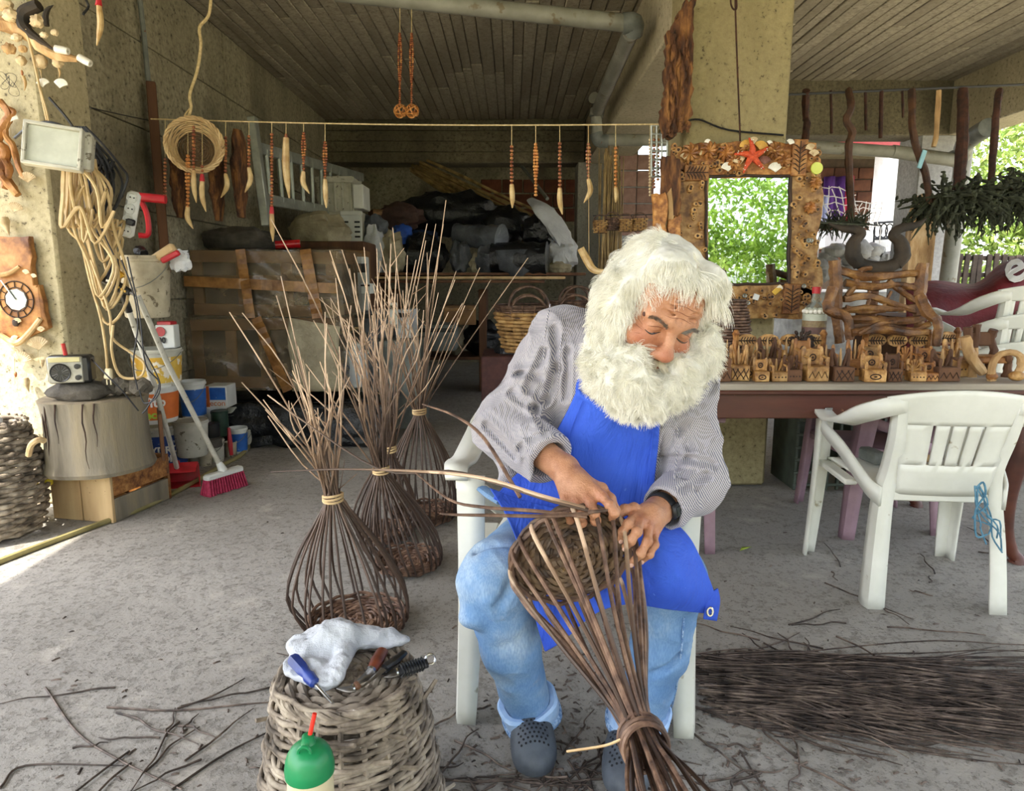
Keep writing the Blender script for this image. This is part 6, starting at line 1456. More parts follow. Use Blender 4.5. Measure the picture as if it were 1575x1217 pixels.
# ================================================================== right: mirror, table of carvings, garden chairs
# ---- bark strip and wire hook on the column
mb = MB(); YC = 3.70
o = [(1050, 6), (1066, 2), (1064, 60), (1063, 120), (1061, 178), (1052, 196), (1030, 212), (1020, 208), (1018, 170), (1024, 140), (1024, 90), (1026, 52), (1040, 30)]
slab(mb, o, YC - .06, .09, .012, .006); bk = mb.build('bark_strip', m_bark, None, origin=mb.origin_base()); tag(bk, 'long strip of red-brown bark hanging on the left edge of the column', 'bark')
for k in range(46):
    u = random.uniform(1026, 1060); v = random.uniform(40, 195) if u > 1040 else random.uniform(60, 200); mb = MB(); L = random.uniform(18, 55)
    mb.tube(curvy(P(u, v, YC - .108), P(u + random.uniform(-6, 6), min(v + L, 204), YC - .108), 3, .012), [.004, random.uniform(.009, .016), .003], 6, jit=.25); mb.build('bark_ridge', m_bark, bk)
mb = MB(); mb.tube(cat_rom([P(1124, -20, 3.6), P(1124, 4, 3.6), P(1128, 14, 3.6), P(1133, 12, 3.6), P(1132, -8, 3.6), P(1131, 10, 3.6), P(1134, 100, 3.6), P(1138, 200, 3.6), P(1138, 226, 3.58)], 5), .0045, 6); one('wire_hook', 'long rusty wire hook carrying the framed mirror', 'wire', mb, m_rust)
mb = MB(); mb.tube(cat_rom([P(1038, 205, 3.60), P(1052, 190, 3.66), P(1075, 184, 3.68), P(1120, 200, 3.68), P(1205, 208, 3.68)], 5), .005, 5); one('column_cable', 'dark cable tied around the column above the mirror', 'cable', mb, m_cord_black)
# ---- mirror in a frame of wood slices
YM = 3.55
t = thing('framed_mirror', 'mirror in a wide frame of wood slices, leaf carvings, shells and a red starfish', 'mirror', P(1140, 490, YM))
def bd(nm, pts, dep=.03, m=None, jag=.004, Y=YM): mb = MB(); slab(mb, pts, Y, dep, jag, .003); return mb.build(nm, m or m_wood_honey, t)
bd('frame_side', [(1031, 255), (1088, 262), (1086, 440), (1040, 446), (1034, 380)], jag=.01); bd('frame_side', [(1217, 262), (1258, 255), (1262, 300), (1256, 380), (1262, 440), (1252, 470), (1214, 445)], jag=.012)
bd('frame_head', [(1040, 262), (1036, 232), (1060, 222), (1100, 224), (1150, 216), (1200, 222), (1255, 218), (1262, 262), (1217, 272), (1086, 272)], m=m_wood_orange, jag=.01); bd('frame_foot', [(1042, 436), (1214, 436), (1252, 445), (1250, 490), (1100, 492), (1042, 470)], jag=.006)
b_ = NB('old mirror glass'); b_.b.inputs['Metallic'].default_value = 1.0; b_.base(b_.ramp(b_.noise(3, 4), [(.3, '#c4d6cc'), (.7, '#d8e6e0')])); b_.rough(.012)
pm_ = MB(); q = [P(u, v, YM - .010) for u, v in ((1086, 270), (1217, 270), (1214, 438), (1086, 438))]; n_ = Vector((0, -1, 0))
pm_.add(q + [p + V(0, .006, 0) for p in q], [(3, 2, 1, 0), (4, 5, 6, 7), (0, 1, 5, 4), (1, 2, 6, 5), (2, 3, 7, 6), (3, 0, 4, 7)]); pm_.build('mirror_glass', b_.m, t, smooth=False)
mb = MB()
ps = [P(u, v, YM - .018) for u, v in ((1086, 271), (1216, 271), (1213, 437), (1086, 437))]
for i in range(4): mb.tube([ps[i].lerp(ps[(i + 1) % 4], s / 8) + V(random.uniform(-.004, .004), 0, random.uniform(-.004, .004)) for s in range(9)], .007, 6, jit=.2)
mb.build('inner_bead', m_wood_burnt, t)
# leaf-carved panels: plate, midrib, veins
def leaf_panel(u, v, w, h, vert=True, Y=YM - .020, n=6, par=None, nm='leaf_panel'):
    c = P(u, v, Y); W, H = w * Y / F, h * Y / F; mb = MB(); mb.box(c, (W, .02, H), None, .004); o = mb.build(nm, m_wood_orange, par or t); mb = MB(); y = V(0, -.012, 0)
    if vert:
        mb.tube([c + y + V(0, 0, -H * .45), c + y + V(0, 0, H * .45)], .0028, 5)
        for k in range(n):
            z = -H * .4 + H * .75 * k / n
            for s in (-1, 1): mb.tube([c + y + V(0, 0, z), c + y + V(s * W * .26, -.002, z + H * .10), c + y + V(s * W * .43, 0, z + H * .13)], [.0012, .0030, .0008], 5)
    else:
        mb.tube([c + y + V(-W * .45, 0, 0), c + y + V(W * .45, 0, 0)], .0028, 5)
        for k in range(n):
            z = -W * .4 + W * .75 * k / n
            for s in (-1, 1): mb.tube([c + y + V(z, 0, 0), c + y + V(z + W * .10, -.002, s * H * .26), c + y + V(z + W * .13, 0, s * H * .43)], [.0012, .0030, .0008], 5)
    mb.build('burnt_veins', m_wood_burnt, o); return o
leaf_panel(1229, 243, 23, 52); leaf_panel(1071, 266, 37, 23, False); leaf_panel(1217, 460, 26, 46)
# slices of twig: many small discs with a dark pith
sl = MB(); dk = MB(); N = 0
for k in range(420):
    u = random.uniform(1034, 1260); v = random.uniform(224, 488)
    if 1084 < u < 1219 and 268 < v < 441: continue
    if (1216 < u < 1242 and 215 < v < 271) or (1052 < u < 1091 and 254 < v < 278) or (1203 < u < 1231 and 436 < v < 484): continue
    if u < 1045 and v > 440: continue
    r = random.uniform(.008, .017); p = P(u, v, YM - .020 - random.uniform(0, .006)); d = Vector((random.uniform(-.25, .25), -1, random.uniform(-.25, .25)))
    sl.lathe([(r, -.012), (r, .004), (r * .85, .007), (0, .007)], p, rot_to(d), 9, wob=lambda a, z, s=k: .12 * math.sin(2 * a + s)); dk.lathe([(r * .45, .0072), (r * .4, .0085), (0, .0085)], p, rot_to(d), 7, wob=lambda a, z, s=k: .2 * math.sin(3 * a + s))
o = sl.build('wood_slices', m_wood_honey, t); o['kind'] = 'stuff'; o2 = dk.build('slice_piths', m_wood_burnt, o); o2['kind'] = 'stuff'
for (u, v, r) in ((1062, 236, 15), (1090, 232, 14), (1116, 236, 13), (1190, 232, 13), (1205, 246, 12), (1148, 232, 10), (1128, 250, 12), (1245, 320, 9), (1254, 282, 9)):
    mb = MB(); R_ = r * YM / F; p = P(u, v, YM - .022)
    for k in range(9): a = 2 * PI * k / 9; mb.tube(cat_rom([p, p + V(math.cos(a) * R_ * .6, -.018, math.sin(a) * R_ * .6), p + V(math.cos(a + .3) * R_, -.006, math.sin(a + .3) * R_)], 3), [.004, .010, .003], 6)
    mb.build('carved_rosette', m_wood_orange, t)
# starfish
mb = MB(); c = P(1157, 240, YM - .05)
for k in range(5):
    a = PI / 2 + 2 * PI * k / 5 + .08; L = 26 * YM / F; mb.tube(cat_rom([c, c + V(math.cos(a) * L * .5, -.006, math.sin(a) * L * .5), c + V(math.cos(a + .12) * L, .008, math.sin(a + .12) * L)], 4), [.020, .015, .010, .004], 8)
mb.ell(c, (.022, .014, .022), None, 12, 8); st = mb.build('starfish', m_star, t); mb = MB()
for k in range(5):
    a = PI / 2 + 2 * PI * k / 5 + .08
    for s in (.25, .45, .65, .85):
        for q in (-1, 1): mb.ell(c + V(math.cos(a + q * .16 * (1.2 - s)) * s * .088, -.014 + .006 * s, math.sin(a + q * .16 * (1.2 - s)) * s * .088), .0028, None, 6, 4)
o = mb.build('white_spines', m_shell_w, st); o['kind'] = 'stuff'
for (u, v, r, m) in ((1136, 245, .028, m_shell), (1119, 256, .026, m_shell_w), (1192, 257, .028, m_shell_w), (1147, 222, .026, m_shell_o), (1171, 224, .028, m_shell_o), (1176, 246, .024, mat('purple brown shell', '#6a3f34', '#8e5f50', scale=20, rough=.5, bump=.4)), (1053, 240, .018, m_shell), (1078, 235, .014, m_shell), (1184, 219, .012, m_shell_w), (1216, 218, .016, m_shell_w), (1088, 217, .012, m_shell_w), (1158, 216, .020, m_shell), (1252, 235, .020, m_shell), (1246, 226, .02, m_shell)):
    mb = MB(); scallop(mb, P(u, v, YM - .035), r, (random.uniform(-.1, .1), -1, .1), (random.uniform(-.4, .4), 0, 1)); mb.build('shell', m, t)
mb = MB(); mb.lathe([(0, .008), (.028, .008), (.030, 0)], P(1256, 259, YM - .03), rot_to((0, -1, 0)), 22); mb.build('lime_disc', mat('lime plastic', '#c2cc52', '#d4dc6c', rough=.4, bump=0), t)
for (u, v, m) in ((1145, 455, m_shell_w), (1150, 466, m_shell_w), (1247, 370, m_shell_w), (1243, 370, m_shell_w), (1236, 440, m_shell_w)): mb = MB(); mb.lathe([(.006, 0), (.012, .004), (.010, .010), (.004, .007)], P(u, v, YM - .035), rot_to((0, -1, 0)), 12); mb.build('metal_cap', m_alu, t)
mb = MB(); mb.box(P(1163, 457, YM - .04), (.030, .006, .030), ry(.3), .002); mb.build('white_tile', m_white_plastic, t); mb = MB(); mb.box(P(1196, 446, YM - .04), (.055, .008, .028), ry(-.75), .003); mb.build('yellow_stick', m_yellow_lab, t)
# bits of old wood to the left of it
t = thing('driftwood_collage', 'tall orange panel of old wood pieces left of the mirror', 'wall decoration', P(1020, 375, 3.50))
for pts, m in (([(1004, 300), (1026, 298), (1024, 360), (1006, 362)], m_wood_orange), ([(1014, 245), (1030, 240), (1034, 300), (1016, 302)], m_bark), ([(1030, 232), (1046, 250), (1046, 330), (1034, 330)], m_bark), ([(1024, 300), (1038, 280), (1040, 330), (1028, 345)], m_drift), ([(1026, 340), (1046, 330), (1046, 372), (1030, 372)], m_wood_orange), ([(1038, 288), (1046, 290), (1044, 318), (1038, 316)], m_drift)):
    mb = MB(); slab(mb, pts, 3.48 + random.uniform(-.02, .02), .03, .008, .004); mb.build('wood_piece', m, t)
for k in range(3):
    garland(('dangling shells and beads left of the driftwood panel', 'string of dark beads between driftwood and wire rack', 'string of small shells hanging by the wire rack')[k], 1000 + 6 * k, 215, 300 - 12 * k, None, Y=3.75, vtop=190, mbead=(m_shell, m_bead, m_bead_tan)[k], rb=.009, grp='bead strings by the column')
def wire_rack(u0, v0, u1, v1, Y, nu, nv, label, m, skew=0, jit=0, leg=None):
    t = thing('wire_rack', label, 'wire rack', P(u0, v1, Y)); q = lambda s, w: P(u0 + (u1 - u0) * s + skew * w + random.uniform(-jit, jit), v0 + (v1 - v0) * w + random.uniform(-jit, jit), Y)
    if leg is not None:
        for s in (0, 1): mb = MB(); a = P(u0 + (u1 - u0) * s, v1 if leg < 2 else v0, Y); mb.tube([a, V(a.x, a.y, leg)], .007, 5); mb.build('support_rod', m, t)
    for i in range(nu): mb = MB(); mb.tube([q(i / (nu - 1), w) for w in np.linspace(0, 1, 5)], .006, 5); mb.build('rod', m, t)
    for j in range(nv): mb = MB(); mb.tube([q(s, j / (nv - 1)) for s in np.linspace(0, 1, 6)], .006, 5); mb.build('rod', m, t)
m_wwire = mat('white coated wire', '#c9c5c0', '#e2dfda', rough=.5, bump=0)
wire_rack(1002, 193, 1026, 272, 3.72, 4, 7, 'grey wire rack hung from the string line at the column edge', m_alu)
# ---- table
TZ, TY0, TY1, TX0, TX1 = .752, 2.62, 3.46, .52, 2.12
t = thing('wooden_table', 'long worn maroon table with curved legs and greyed top, covered in carvings', 'table', ((TX0 + TX1) / 2, 3.04, 0))
for k in range(5):
    mb = MB(); w = (TY1 - TY0) / 5; mb.box(((TX0 + TX1) / 2, TY0 + w * (k + .5), TZ - .014 + random.uniform(-.001, .001)), (TX1 - TX0 + .02, w - .004, .026), None, .004); mb.build('top_board', m_table_top, t)
mb = MB(); mb.box(((TX0 + TX1) / 2, TY0 + .012, TZ - .035), (TX1 - TX0 + .02, .035, .016), None, .004); mb.build('edge_moulding', m_table, t)
for y, s in ((TY0 + .035, 1), (TY1 - .03, 1)): mb = MB(); mb.box(((TX0 + TX1) / 2, y, TZ - .090), (TX1 - TX0 - .04, .024, .105), None, .004); mb.build('apron_board', m_table, t)
for x in (TX0 + .02, TX1 - .02): mb = MB(); mb.box((x, 3.04, TZ - .090), (.024, TY1 - TY0 - .06, .105), None, .004); mb.build('apron_board', m_table, t)
for x, sx in ((TX0 + .07, -1), (TX1 - .075, 1)):
    for y in (TY0 + .06, TY1 - .07):
        mb = MB(); mb.tube(cat_rom([(x, y, TZ - .03), (x, y, TZ - .16), (x + sx * .0, y - .012, .50), (x - sx * .022, y, .30), (x - sx * .012, y, .14), (x + sx * .015, y - .01, .05), (x + sx * .035, y - .02, .018), (x + sx * .035, y - .02, 0)], 4), [.036, .040, .046, .036, .028, .024, .026, .034], 10); mb.build('leg', m_table, t)
for u in (1275, 1110): mb = MB(); mb.box(P(u, 629 if u > 1200 else 603, 2.63), (.03, .006, .012), None, .002); mb.build('chipped_hinge', m_steel, t)
# ---- carved toys: little thrones, chests and benches
def burn(mb, c, w, h, kind, y):
    c = Vector(c) + V(0, y, 0)
    if kind == 'x':
        for k in range(-1, 2):
            for s in (-1, 1): mb.tube([c + V(max(-w / 2, min(w / 2, k * w * .4 - s * w * .25)), 0, -h / 2), c + V(max(-w / 2, min(w / 2, k * w * .4 + s * w * .25)), 0, h / 2)], .0018, 4)
    elif kind == 'o':
        mb.tube([c + V(w * .28 * math.cos(a), 0, h * .3 * math.sin(a)) for a in [2 * PI * i / 12 for i in range(12)]], .0024, 4, closed=True); mb.ell(c, (w * .1, .002, h * .1), None, 8, 4)
    elif kind == 'z':
        mb.tube([c + V(-w / 2 + w * i / 6, 0, (h * .3 if i % 2 else -h * .3)) for i in range(7)], .0022, 4)
    elif kind == 'd':
        for k in range(4): mb.ell(c + V(-w * .36 + w * .24 * k, 0, 0), (w * .06, .002, w * .06), None, 7, 4)
def throne(c, w, h, d, label, seat='x', back='w', arms=True, rot=0.0, m=None, mb_=None, sh=.45):
    """little chair: block seat, two back posts, a carved back, two arm posts"""
    t = thing('carved_chair', label, 'carved toy chair', c, 'carved toy chairs on the table'); t.rotation_euler = (0, 0, rot); m = m or random.choice((m_wood_honey, m_wood_orange, m_wood_honey, m_root, m_wood_brown)); z0 = h * sh
    L = Vector(c)
    mb = MB(); mb.box(L + V(0, 0, z0 / 2), (w, d, z0), None, .003); s_ = mb.build('seat_block', m, t); k = MB(); burn(k, L + V(0, 0, z0 * .45), w * .86, z0 * .7, seat, -d / 2 - .0005); k.build('burnt_pattern', m_wood_burnt, s_)
    for s in (-1, 1): mb = MB(); mb.tube([L + V(s * w * .40, d * .36, z0), L + V(s * w * .43, d * .40, h * .8), L + V(s * w * .40, d * .42, h * .93), L + V(s * w * .40, d * .42, h)], [w * .10, w * .09, w * .11, w * .05], 7); mb.build('back_post', m, t)
    if back == 'w':
        for k_ in range(3):
            x = (-.28, 0, .28)[k_] * w; mb = MB(); mb.tube(cat_rom([L + V(x * .6, d * .34, z0), L + V(x, d * .36, (z0 + h) / 2), L + V(x * 1.2, d * .38, h * (1.0 if k_ == 1 else .9))], 4), [w * .09, w * .13, w * .10, w * .04], 7, flat=.6); mb.build('back_splat', m if k_ != 1 else m_drift, t)
    elif back == 'p':
        mb = MB(); mb.box(L + V(0, d * .38, (z0 + h * .93) / 2), (w * .72, .010, (h * .93 - z0)), None, .003); p_ = mb.build('back_panel', m, t); k = MB(); burn(k, L + V(0, 0, (z0 + h * .9) / 2), w * .5, (h - z0) * .6, 'o', d * .38 - .006); k.build('burnt_pattern', m_wood_burnt, p_)
    elif back == 'f':
        mb = MB(); n = 7
        for i in range(n):
            a = PI * (i + .5) / n; mb.tube([L + V(0, d * .36, z0), L + V(math.cos(a) * w * .45, d * .38, z0 + (h - z0) * .95 * math.sin(a))], [w * .04, w * .075], 6)
        mb.build('fan_back', m, t)
    if arms:
        for s in (-1, 1): mb = MB(); mb.tube([L + V(s * w * .42, -d * .38, z0), L + V(s * w * .43, -d * .38, z0 + (h - z0) * .42), L + V(s * w * .43, d * .34, z0 + (h - z0) * .5)], [w * .07, w * .085, w * .05], 6); mb.build('arm', m, t)
    return t
def tpos(u, v, Y): p = P(u, v, Y); p.z = TZ; return p
front = [  # u, width px, height px, Y, seat, back, arms, label
    (1102, 36, 50, 2.70, 'z', 'f', True, 'carved toy chair with scalloped fan back nearest the man'),
    (1136, 28, 54, 2.72, 'x', 'w', False, 'toy throne with cross-hatched seat block and three dark curved splats'),
    (1170, 22, 36, 2.69, 'o', 'p', False, 'small square two-storey block chair with ring marks on front'),
    (1196, 26, 34, 2.70, 'd', 'w', True, 'low toy chair with plain seat beside the two ring blocks'),
    (1218, 24, 40, 2.70, 'd', 'f', True, 'toy chair with dark round-cut seat block, fourth in from the left'),
    (1252, 34, 52, 2.71, 'z', 'p', True, 'open framed toy chair with thin front rail below the glass bottle'),
    (1294, 30, 50, 2.70, 'x', 'w', False, 'toy chair with V-shaped splats over a lattice chest'),
    (1342, 32, 42, 2.69, 'o', 'p', True, 'toy chair with two white flower ends and ringed drawer'),
    (1373, 22, 44, 2.69, 'x', 'p', True, 'narrow throne with cross marked front before the carved bench'),
    (1408, 24, 34, 2.70, 'd', 'f', True, 'dark little chair right of the narrow cross throne'),
    (1430, 22, 30, 2.70, 'z', 'p', False, 'low toy chair with sloping lid beside the pale figure'),
    (1452, 34, 48, 2.71, 'z', 'w', True, 'toy chair with pale crescent back at the row end')]
for u, w, h, Y, se, ba, ar, lb in front: s = Y / F; throne(tpos(u, 580, Y), w * s, h * s, w * s * .8, lb, se, ba, ar, random.uniform(-.15, .15))
mid = [(1118, 26, 54, 2.86, 'd', 'w', True, 'toy chair with tall black curved splats in the second row by the man'), (1156, 26, 48, 2.88, 'd', 'f', True, 'second row toy chair behind the ring block'), (1182, 30, 56, 2.88, 'z', 'w', True, 'second row toy chair with dark bark arcs behind'), (1212, 30, 52, 2.90, 'z', 'w', True, 'second row toy chair with striped arcs left of the round cone'), (1236, 26, 54, 2.90, 'x', 'p', True, 'second row toy chair with tall plain posts below the bottle'),
       (1272, 26, 46, 2.86, 'd', 'w', True, 'second row toy chair with slim pale splats beside the twig chair foot'), (1316, 26, 54, 2.86, 'd', 'w', True, 'second row toy chair with forked grey root back'), (1340, 34, 44, 2.90, 'x', 'p', False, 'second row chair with dark diamond lattice panel'), (1394, 24, 44, 2.88, 'd', 'f', True, 'second row toy chair behind the dark little chair'), (1424, 26, 44, 2.86, 'z', 'p', True, 'second row toy chair with spotted side posts'), (1468, 30, 56, 2.84, 'd', 'w', True, 'second row toy chair with twisted root posts at the right end'), (1150, 22, 36, 2.80, 'o', 'w', False, 'toy chair squeezed between lattice throne and ring block')]
for u, w, h, Y, se, ba, ar, lb in mid: s = Y / F; h *= 1.02; throne(tpos(u, 560, Y), w * s, h * s, w * s * .8, lb, se, ba, ar, random.uniform(-.2, .2))
def bench(u0, u1, vt, vb, Y, label, leafs, posts):
    a, b_ = tpos(u0, vb, Y), tpos(u1, vb, Y); w = b_.x - a.x; c = (a + b_) / 2; h = (vb - vt) * Y / F; t = thing('carved_bench', label, 'carved toy bench', c, 'carved toy benches on the table')
    mb = MB(); mb.box(c + V(0, 0, h * .32), (w, .11, .018), None, .004); mb.build('seat_board', m_wood_orange, t)
    for k in range(4): mb = MB(); mb.box(c + V((-.46, .46)[k % 2] * w, (-.045, .045)[k // 2], h * .16), (.016, .016, h * .32)); mb.build('leg', m_wood_orange, t)
    for k in range(leafs):
        x = -w / 2 + w * (k + .5) / leafs; mb = MB(); ww = w / leafs * .48; n = 10
        poly = [(x + ww * math.cos(q), h * .86 + h * .20 * math.sin(q) * (1.0 if math.sin(q) > 0 else .9)) for q in [2 * PI * i / n for i in range(n)]]
        mb.prism(poly, .014, Matrix.Translation(c + V(0, .05, 0)) @ rx(PI / 2).to_4x4()); o = mb.build('back_leaf', m_wood_honey, t); kb = MB()
        kb.tube([c + V(x - ww * .8, .0415, h * .86), c + V(x + ww * .8, .0415, h * .86)], .0025, 4)
        for q in range(5): xx = x - ww * .6 + ww * .26 * q; kb.tube([c + V(xx, .0415, h * .86), c + V(xx + ww * .16, .0415, h * .97)], .002, 4); kb.tube([c + V(xx, .0415, h * .86), c + V(xx + ww * .16, .0415, h * .76)], .002, 4)
        kb.build('burnt_veins', m_wood_burnt, o)
    for s in posts: mb = MB(); x = s * w; mb.tube([c + V(x, .05, 0), c + V(x, .05, h * 1.0), c + V(x, .05, h * 1.06), c + V(x, .05, h * 1.18)], [.014, .014, .018, .008], 8); mb.build('post', m_wood_orange, t)
    mb = MB(); mb.box(c + V(0, .05, h * .40), (w, .012, h * .14), None, .003); p_ = mb.build('back_rail', m_wood_orange, t); kb = MB(); burn(kb, c + V(0, 0, h * .40), w * .9, h * .1, 'z', .043); kb.build('burnt_pattern', m_wood_burnt, p_)
    return t
bench(1136, 1272, 496, 548, 3.02, 'long carved bench with a row of leaf plaques behind the left thrones', 4, (-.5, .5))
bench(1337, 1436, 502, 556, 2.98, 'carved toy bench with leaf-shaped head board and tall orange posts', 3, (-.5, .5))
bench(1420, 1480, 496, 550, 3.06, 'short carved bench with pointed leaf back right of the big bench', 2, (-.5, .5))
t = thing('carved_cone', 'dark carved pine cone rosette standing on the carvings', 'ornament', tpos(1236, 530, 2.98)); c = tpos(1236, 530, 2.98) + V(0, 0, .13)
for r in range(4):
    for k in range(10): mb = MB(); a = 2 * PI * (k + r * .5) / 10; R_ = .012 + .012 * r; mb.ell(c + V(R_ * math.cos(a), .012 * r - .02, R_ * math.sin(a)), (.008, .006, .012), ry(-a + PI / 2), 6, 5); mb.build('scale', m_wood_burnt, t)
mb = MB(); mb.tube([c + V(0, .02, -.02), c + V(0, .02, -.13)], [.012, .02], 8); mb.build('stand', m_wood_orange, t)
# stumps and an arched figure at the right end
t = thing('carved_arch', 'arched root ornament with a round base at the right end of the table', 'ornament', tpos(1545, 578, 2.70)); c = tpos(1545, 578, 2.70)
mb = MB(); mb.tube(cat_rom([c + V(-.05, 0, 0), c + V(-.055, 0, .06), c + V(-.035, 0, .10), c + V(.01, 0, .115), c + V(.05, 0, .10), c + V(.062, 0, .06), c + V(.05, 0, .03)], 4), [.016, .014, .013, .012, .014, .016, .012], 8, jit=.12); mb.build('arch', m_drift, t)
mb = MB(); mb.ell(c + V(.045, -.005, .02), (.032, .026, .02), None, 12, 8, .15, 4); mb.build('base_knot', m_wood_honey, t)
mb = MB(); mb.ell(c + V(-.05, 0, .018), (.022, .02, .018), None, 12, 8, .15, 7); mb.build('base_knot', m_root, t)
t = thing('root_throne', 'tall rough throne of dark twisted root posts before the white chair', 'carved toy chair', tpos(1515, 565, 2.86)); c = tpos(1515, 565, 2.86)
for (x, y, h_, r) in ((-.06, .04, .20, .018), (-.02, .05, .21, .016), (.045, .04, .19, .018), (-.08, -.04, .12, .018), (.06, -.04, .10, .018)):
    mb = MB(); mb.tube(curvy(c + V(x, y, 0), c + V(x * 1.05, y, h_), 4, .015), [r, r * .9, r * .8, r], 8, jit=.15); mb.build('post', m_wood_brown if x != -.08 else m_drift, t)
mb = MB(); mb.box(c + V(0, 0, .07), (.14, .10, .03), None, .008); mb.build('seat_block', m_root, t); mb = MB(); mb.box(c + V(0, .045, .15), (.10, .014, .06), None, .006); mb.build('back_panel', m_wood_brown, t)
mb = MB(); mb.tube(cat_rom([tpos(1478, 575, 2.78) + V(0, 0, .17), tpos(1490, 575, 2.78) + V(0, 0, .09), tpos(1512, 575, 2.78) + V(0, 0, .02)], 4), [.02, .024, .018], 8, jit=.15); one('leaning_root', 'short grey root stick leaning on the root throne', 'root', mb, m_drift)
# ---- big chair of twigs
t = thing('twig_chair', 'big rustic toy armchair woven from thick brown twigs', 'twig chair', tpos(1355, 520, 3.15)); Yc = 3.15
def tw(pts, r, nm='twig', m=None, dY=0.0): mb = MB(); r *= .86; mb.tube(cat_rom([P(u, v, Yc + dY + (q[0] if q else 0)) + V(random.uniform(-.008, .008), 0, random.uniform(-.008, .008)) for u, v, *q in pts], 4), [r, r * 1.08, r * .9, r * .8], 8, jit=.16); return mb.build(nm, m or m_root2, t)
m_root2 = mat('brown twig wood', '#3c2412', '#6e4824', scale=12, rough=.5, bump=.8, bd=.008, c3='#98703e')
tw([(1286, 402), (1287, 430), (1284, 470), (1290, 500), (1292, 530)], .032, 'post'); tw([(1420, 404), (1416, 440), (1414, 475), (1416, 520)], .030, 'post')
tw([(1282, 440, -.1), (1276, 475, -.12), (1300, 490, -.16), (1306, 520, -.16)], .028, 'arm'); tw([(1414, 455, -.1), (1428, 482, -.14), (1440, 498, -.18), (1440, 530, -.18)], .026, 'arm')
for pts, r in (([(1290, 416), (1330, 424), (1380, 424), (1416, 418)], .022), ([(1300, 432), (1340, 440), (1380, 436), (1414, 444)], .020), ([(1298, 460), (1335, 458), (1375, 466), (1412, 478)], .019), ([(1296, 480), (1340, 474), (1380, 478), (1410, 470)], .018), ([(1300, 458), (1315, 440), (1326, 418), (1340, 414)], .015), ([(1366, 434), (1390, 448), (1408, 462), (1416, 470)], .015),
               ([(1335, 470), (1340, 460), (1336, 446)], .010), ([(1360, 478), (1364, 466), (1368, 450)], .010), ([(1298, 492, -.1), (1340, 494, -.12), (1390, 492, -.12), (1420, 490, -.1)], .022), ([(1300, 504, -.14), (1350, 500, -.16), (1400, 506, -.16), (1428, 500, -.14)], .02), ([(1310, 514, -.18), (1350, 508, -.2), (1396, 512, -.2), (1426, 512, -.18)], .02), ([(1322, 516, -.2), (1350, 498, -.2), (1380, 492, -.2)], .012), ([(1302, 470), (1330, 482), (1360, 480)], .012)): tw(pts, r)
# ---- decorated glass bottle, wicker bottle
t = thing('decorated_bottle', 'clear glass bottle filled with coloured layers, red cap', 'bottle', tpos(1252, 500, 3.22)); c = tpos(1252, 500, 3.22) + V(0, 0, .08)
mb = MB(); mb.lathe([(0, 0), (.050, 0), (.054, .01), (.054, .16), (.045, .19), (.020, .215), (.017, .25), (.017, .26)], c, None, 24); mb.build('bottle_glass', glass_mat('clear glass', '#dfe6dc'), t)
for z0, z1, m in ((.004, .05, m_bead), (.05, .066, m_shell_w), (.066, .10, mat('dark red layer', '#5a1814', '#7a2a1e', rough=.5)), (.10, .13, m_wood_honey), (.13, .16, m_shell_w)): mb = MB(); mb.lathe([(0, z0), (.049, z0), (.049, z1), (0, z1)], c, None, 20); mb.build('filling', m, t)
mb = MB(); mb.lathe([(.019, .255), (.020, .285), (0, .287)], c, None, 16); mb.build('cap', m_red, t)
mb = MB()
for k in range(16): a = 2 * PI * k / 16; mb.ell(c + V(.047 * math.cos(a), .047 * math.sin(a), .172), .011, None, 8, 6)
mb.build('white_pebbles', m_shell_w, t)
mb = MB(); mb.box(c + V(0, 0, -.04), (.14, .13, .078), None, .006); one('wooden_block', 'wooden block under the decorated bottle', 'block', mb, m_wood_brown)
wc2 = tpos(1122, 520, 3.2); t = thing('wicker_bottle', 'brown wicker covered bottle behind the man’s white hair', 'bottle', wc2)
woven_rows('woven_row', m_willow, t, wc2, lambda s: (.085 - .03 * max(0, s - .6) / .4, .01 + .30 * s), 16, 22, .0065, N=48); mb = MB(); mb.lathe([(0, 0), (.078, .002), (.078, .2), (.05, .31), (0, .31)], wc2, None, 16); mb.build('inner_bottle', m_wood_burnt, t)
# ---- buffalo horns on a skull plate
t = thing('buffalo_horns', 'pair of dark curved buffalo horns on a plate behind the twig chair', 'horns', P(1348, 412, 3.42)); Yh = 3.42
for pts in ([(1322, 408), (1312, 392), (1314, 372), (1324, 360), (1318, 354), (1296, 352), (1274, 344)], [(1378, 408), (1388, 392), (1384, 372), (1374, 362), (1384, 352), (1410, 346), (1424, 336)]):
    mb = MB(); mb.tube(cat_rom([P(u, v, Yh) for u, v in pts], 5), [.030, .038, .034, .026, .024, .022, .014, .004], 10, jit=.05); mb.build('horn', m_horn_dk, t)
mb = MB(); mb.tube(cat_rom([P(1318, 402, Yh), P(1335, 411, Yh), P(1362, 412, Yh), P(1384, 402, Yh)], 4), [.028, .034, .034, .028], 10); mb.build('skull_plate', m_horn_dk, t)
mb = MB(); mb.tube([P(1349, 412, Yh), V(P(1349, 412, Yh).x, Yh, TZ)], .018, 8); mb.build('stand', m_wood_brown, t)
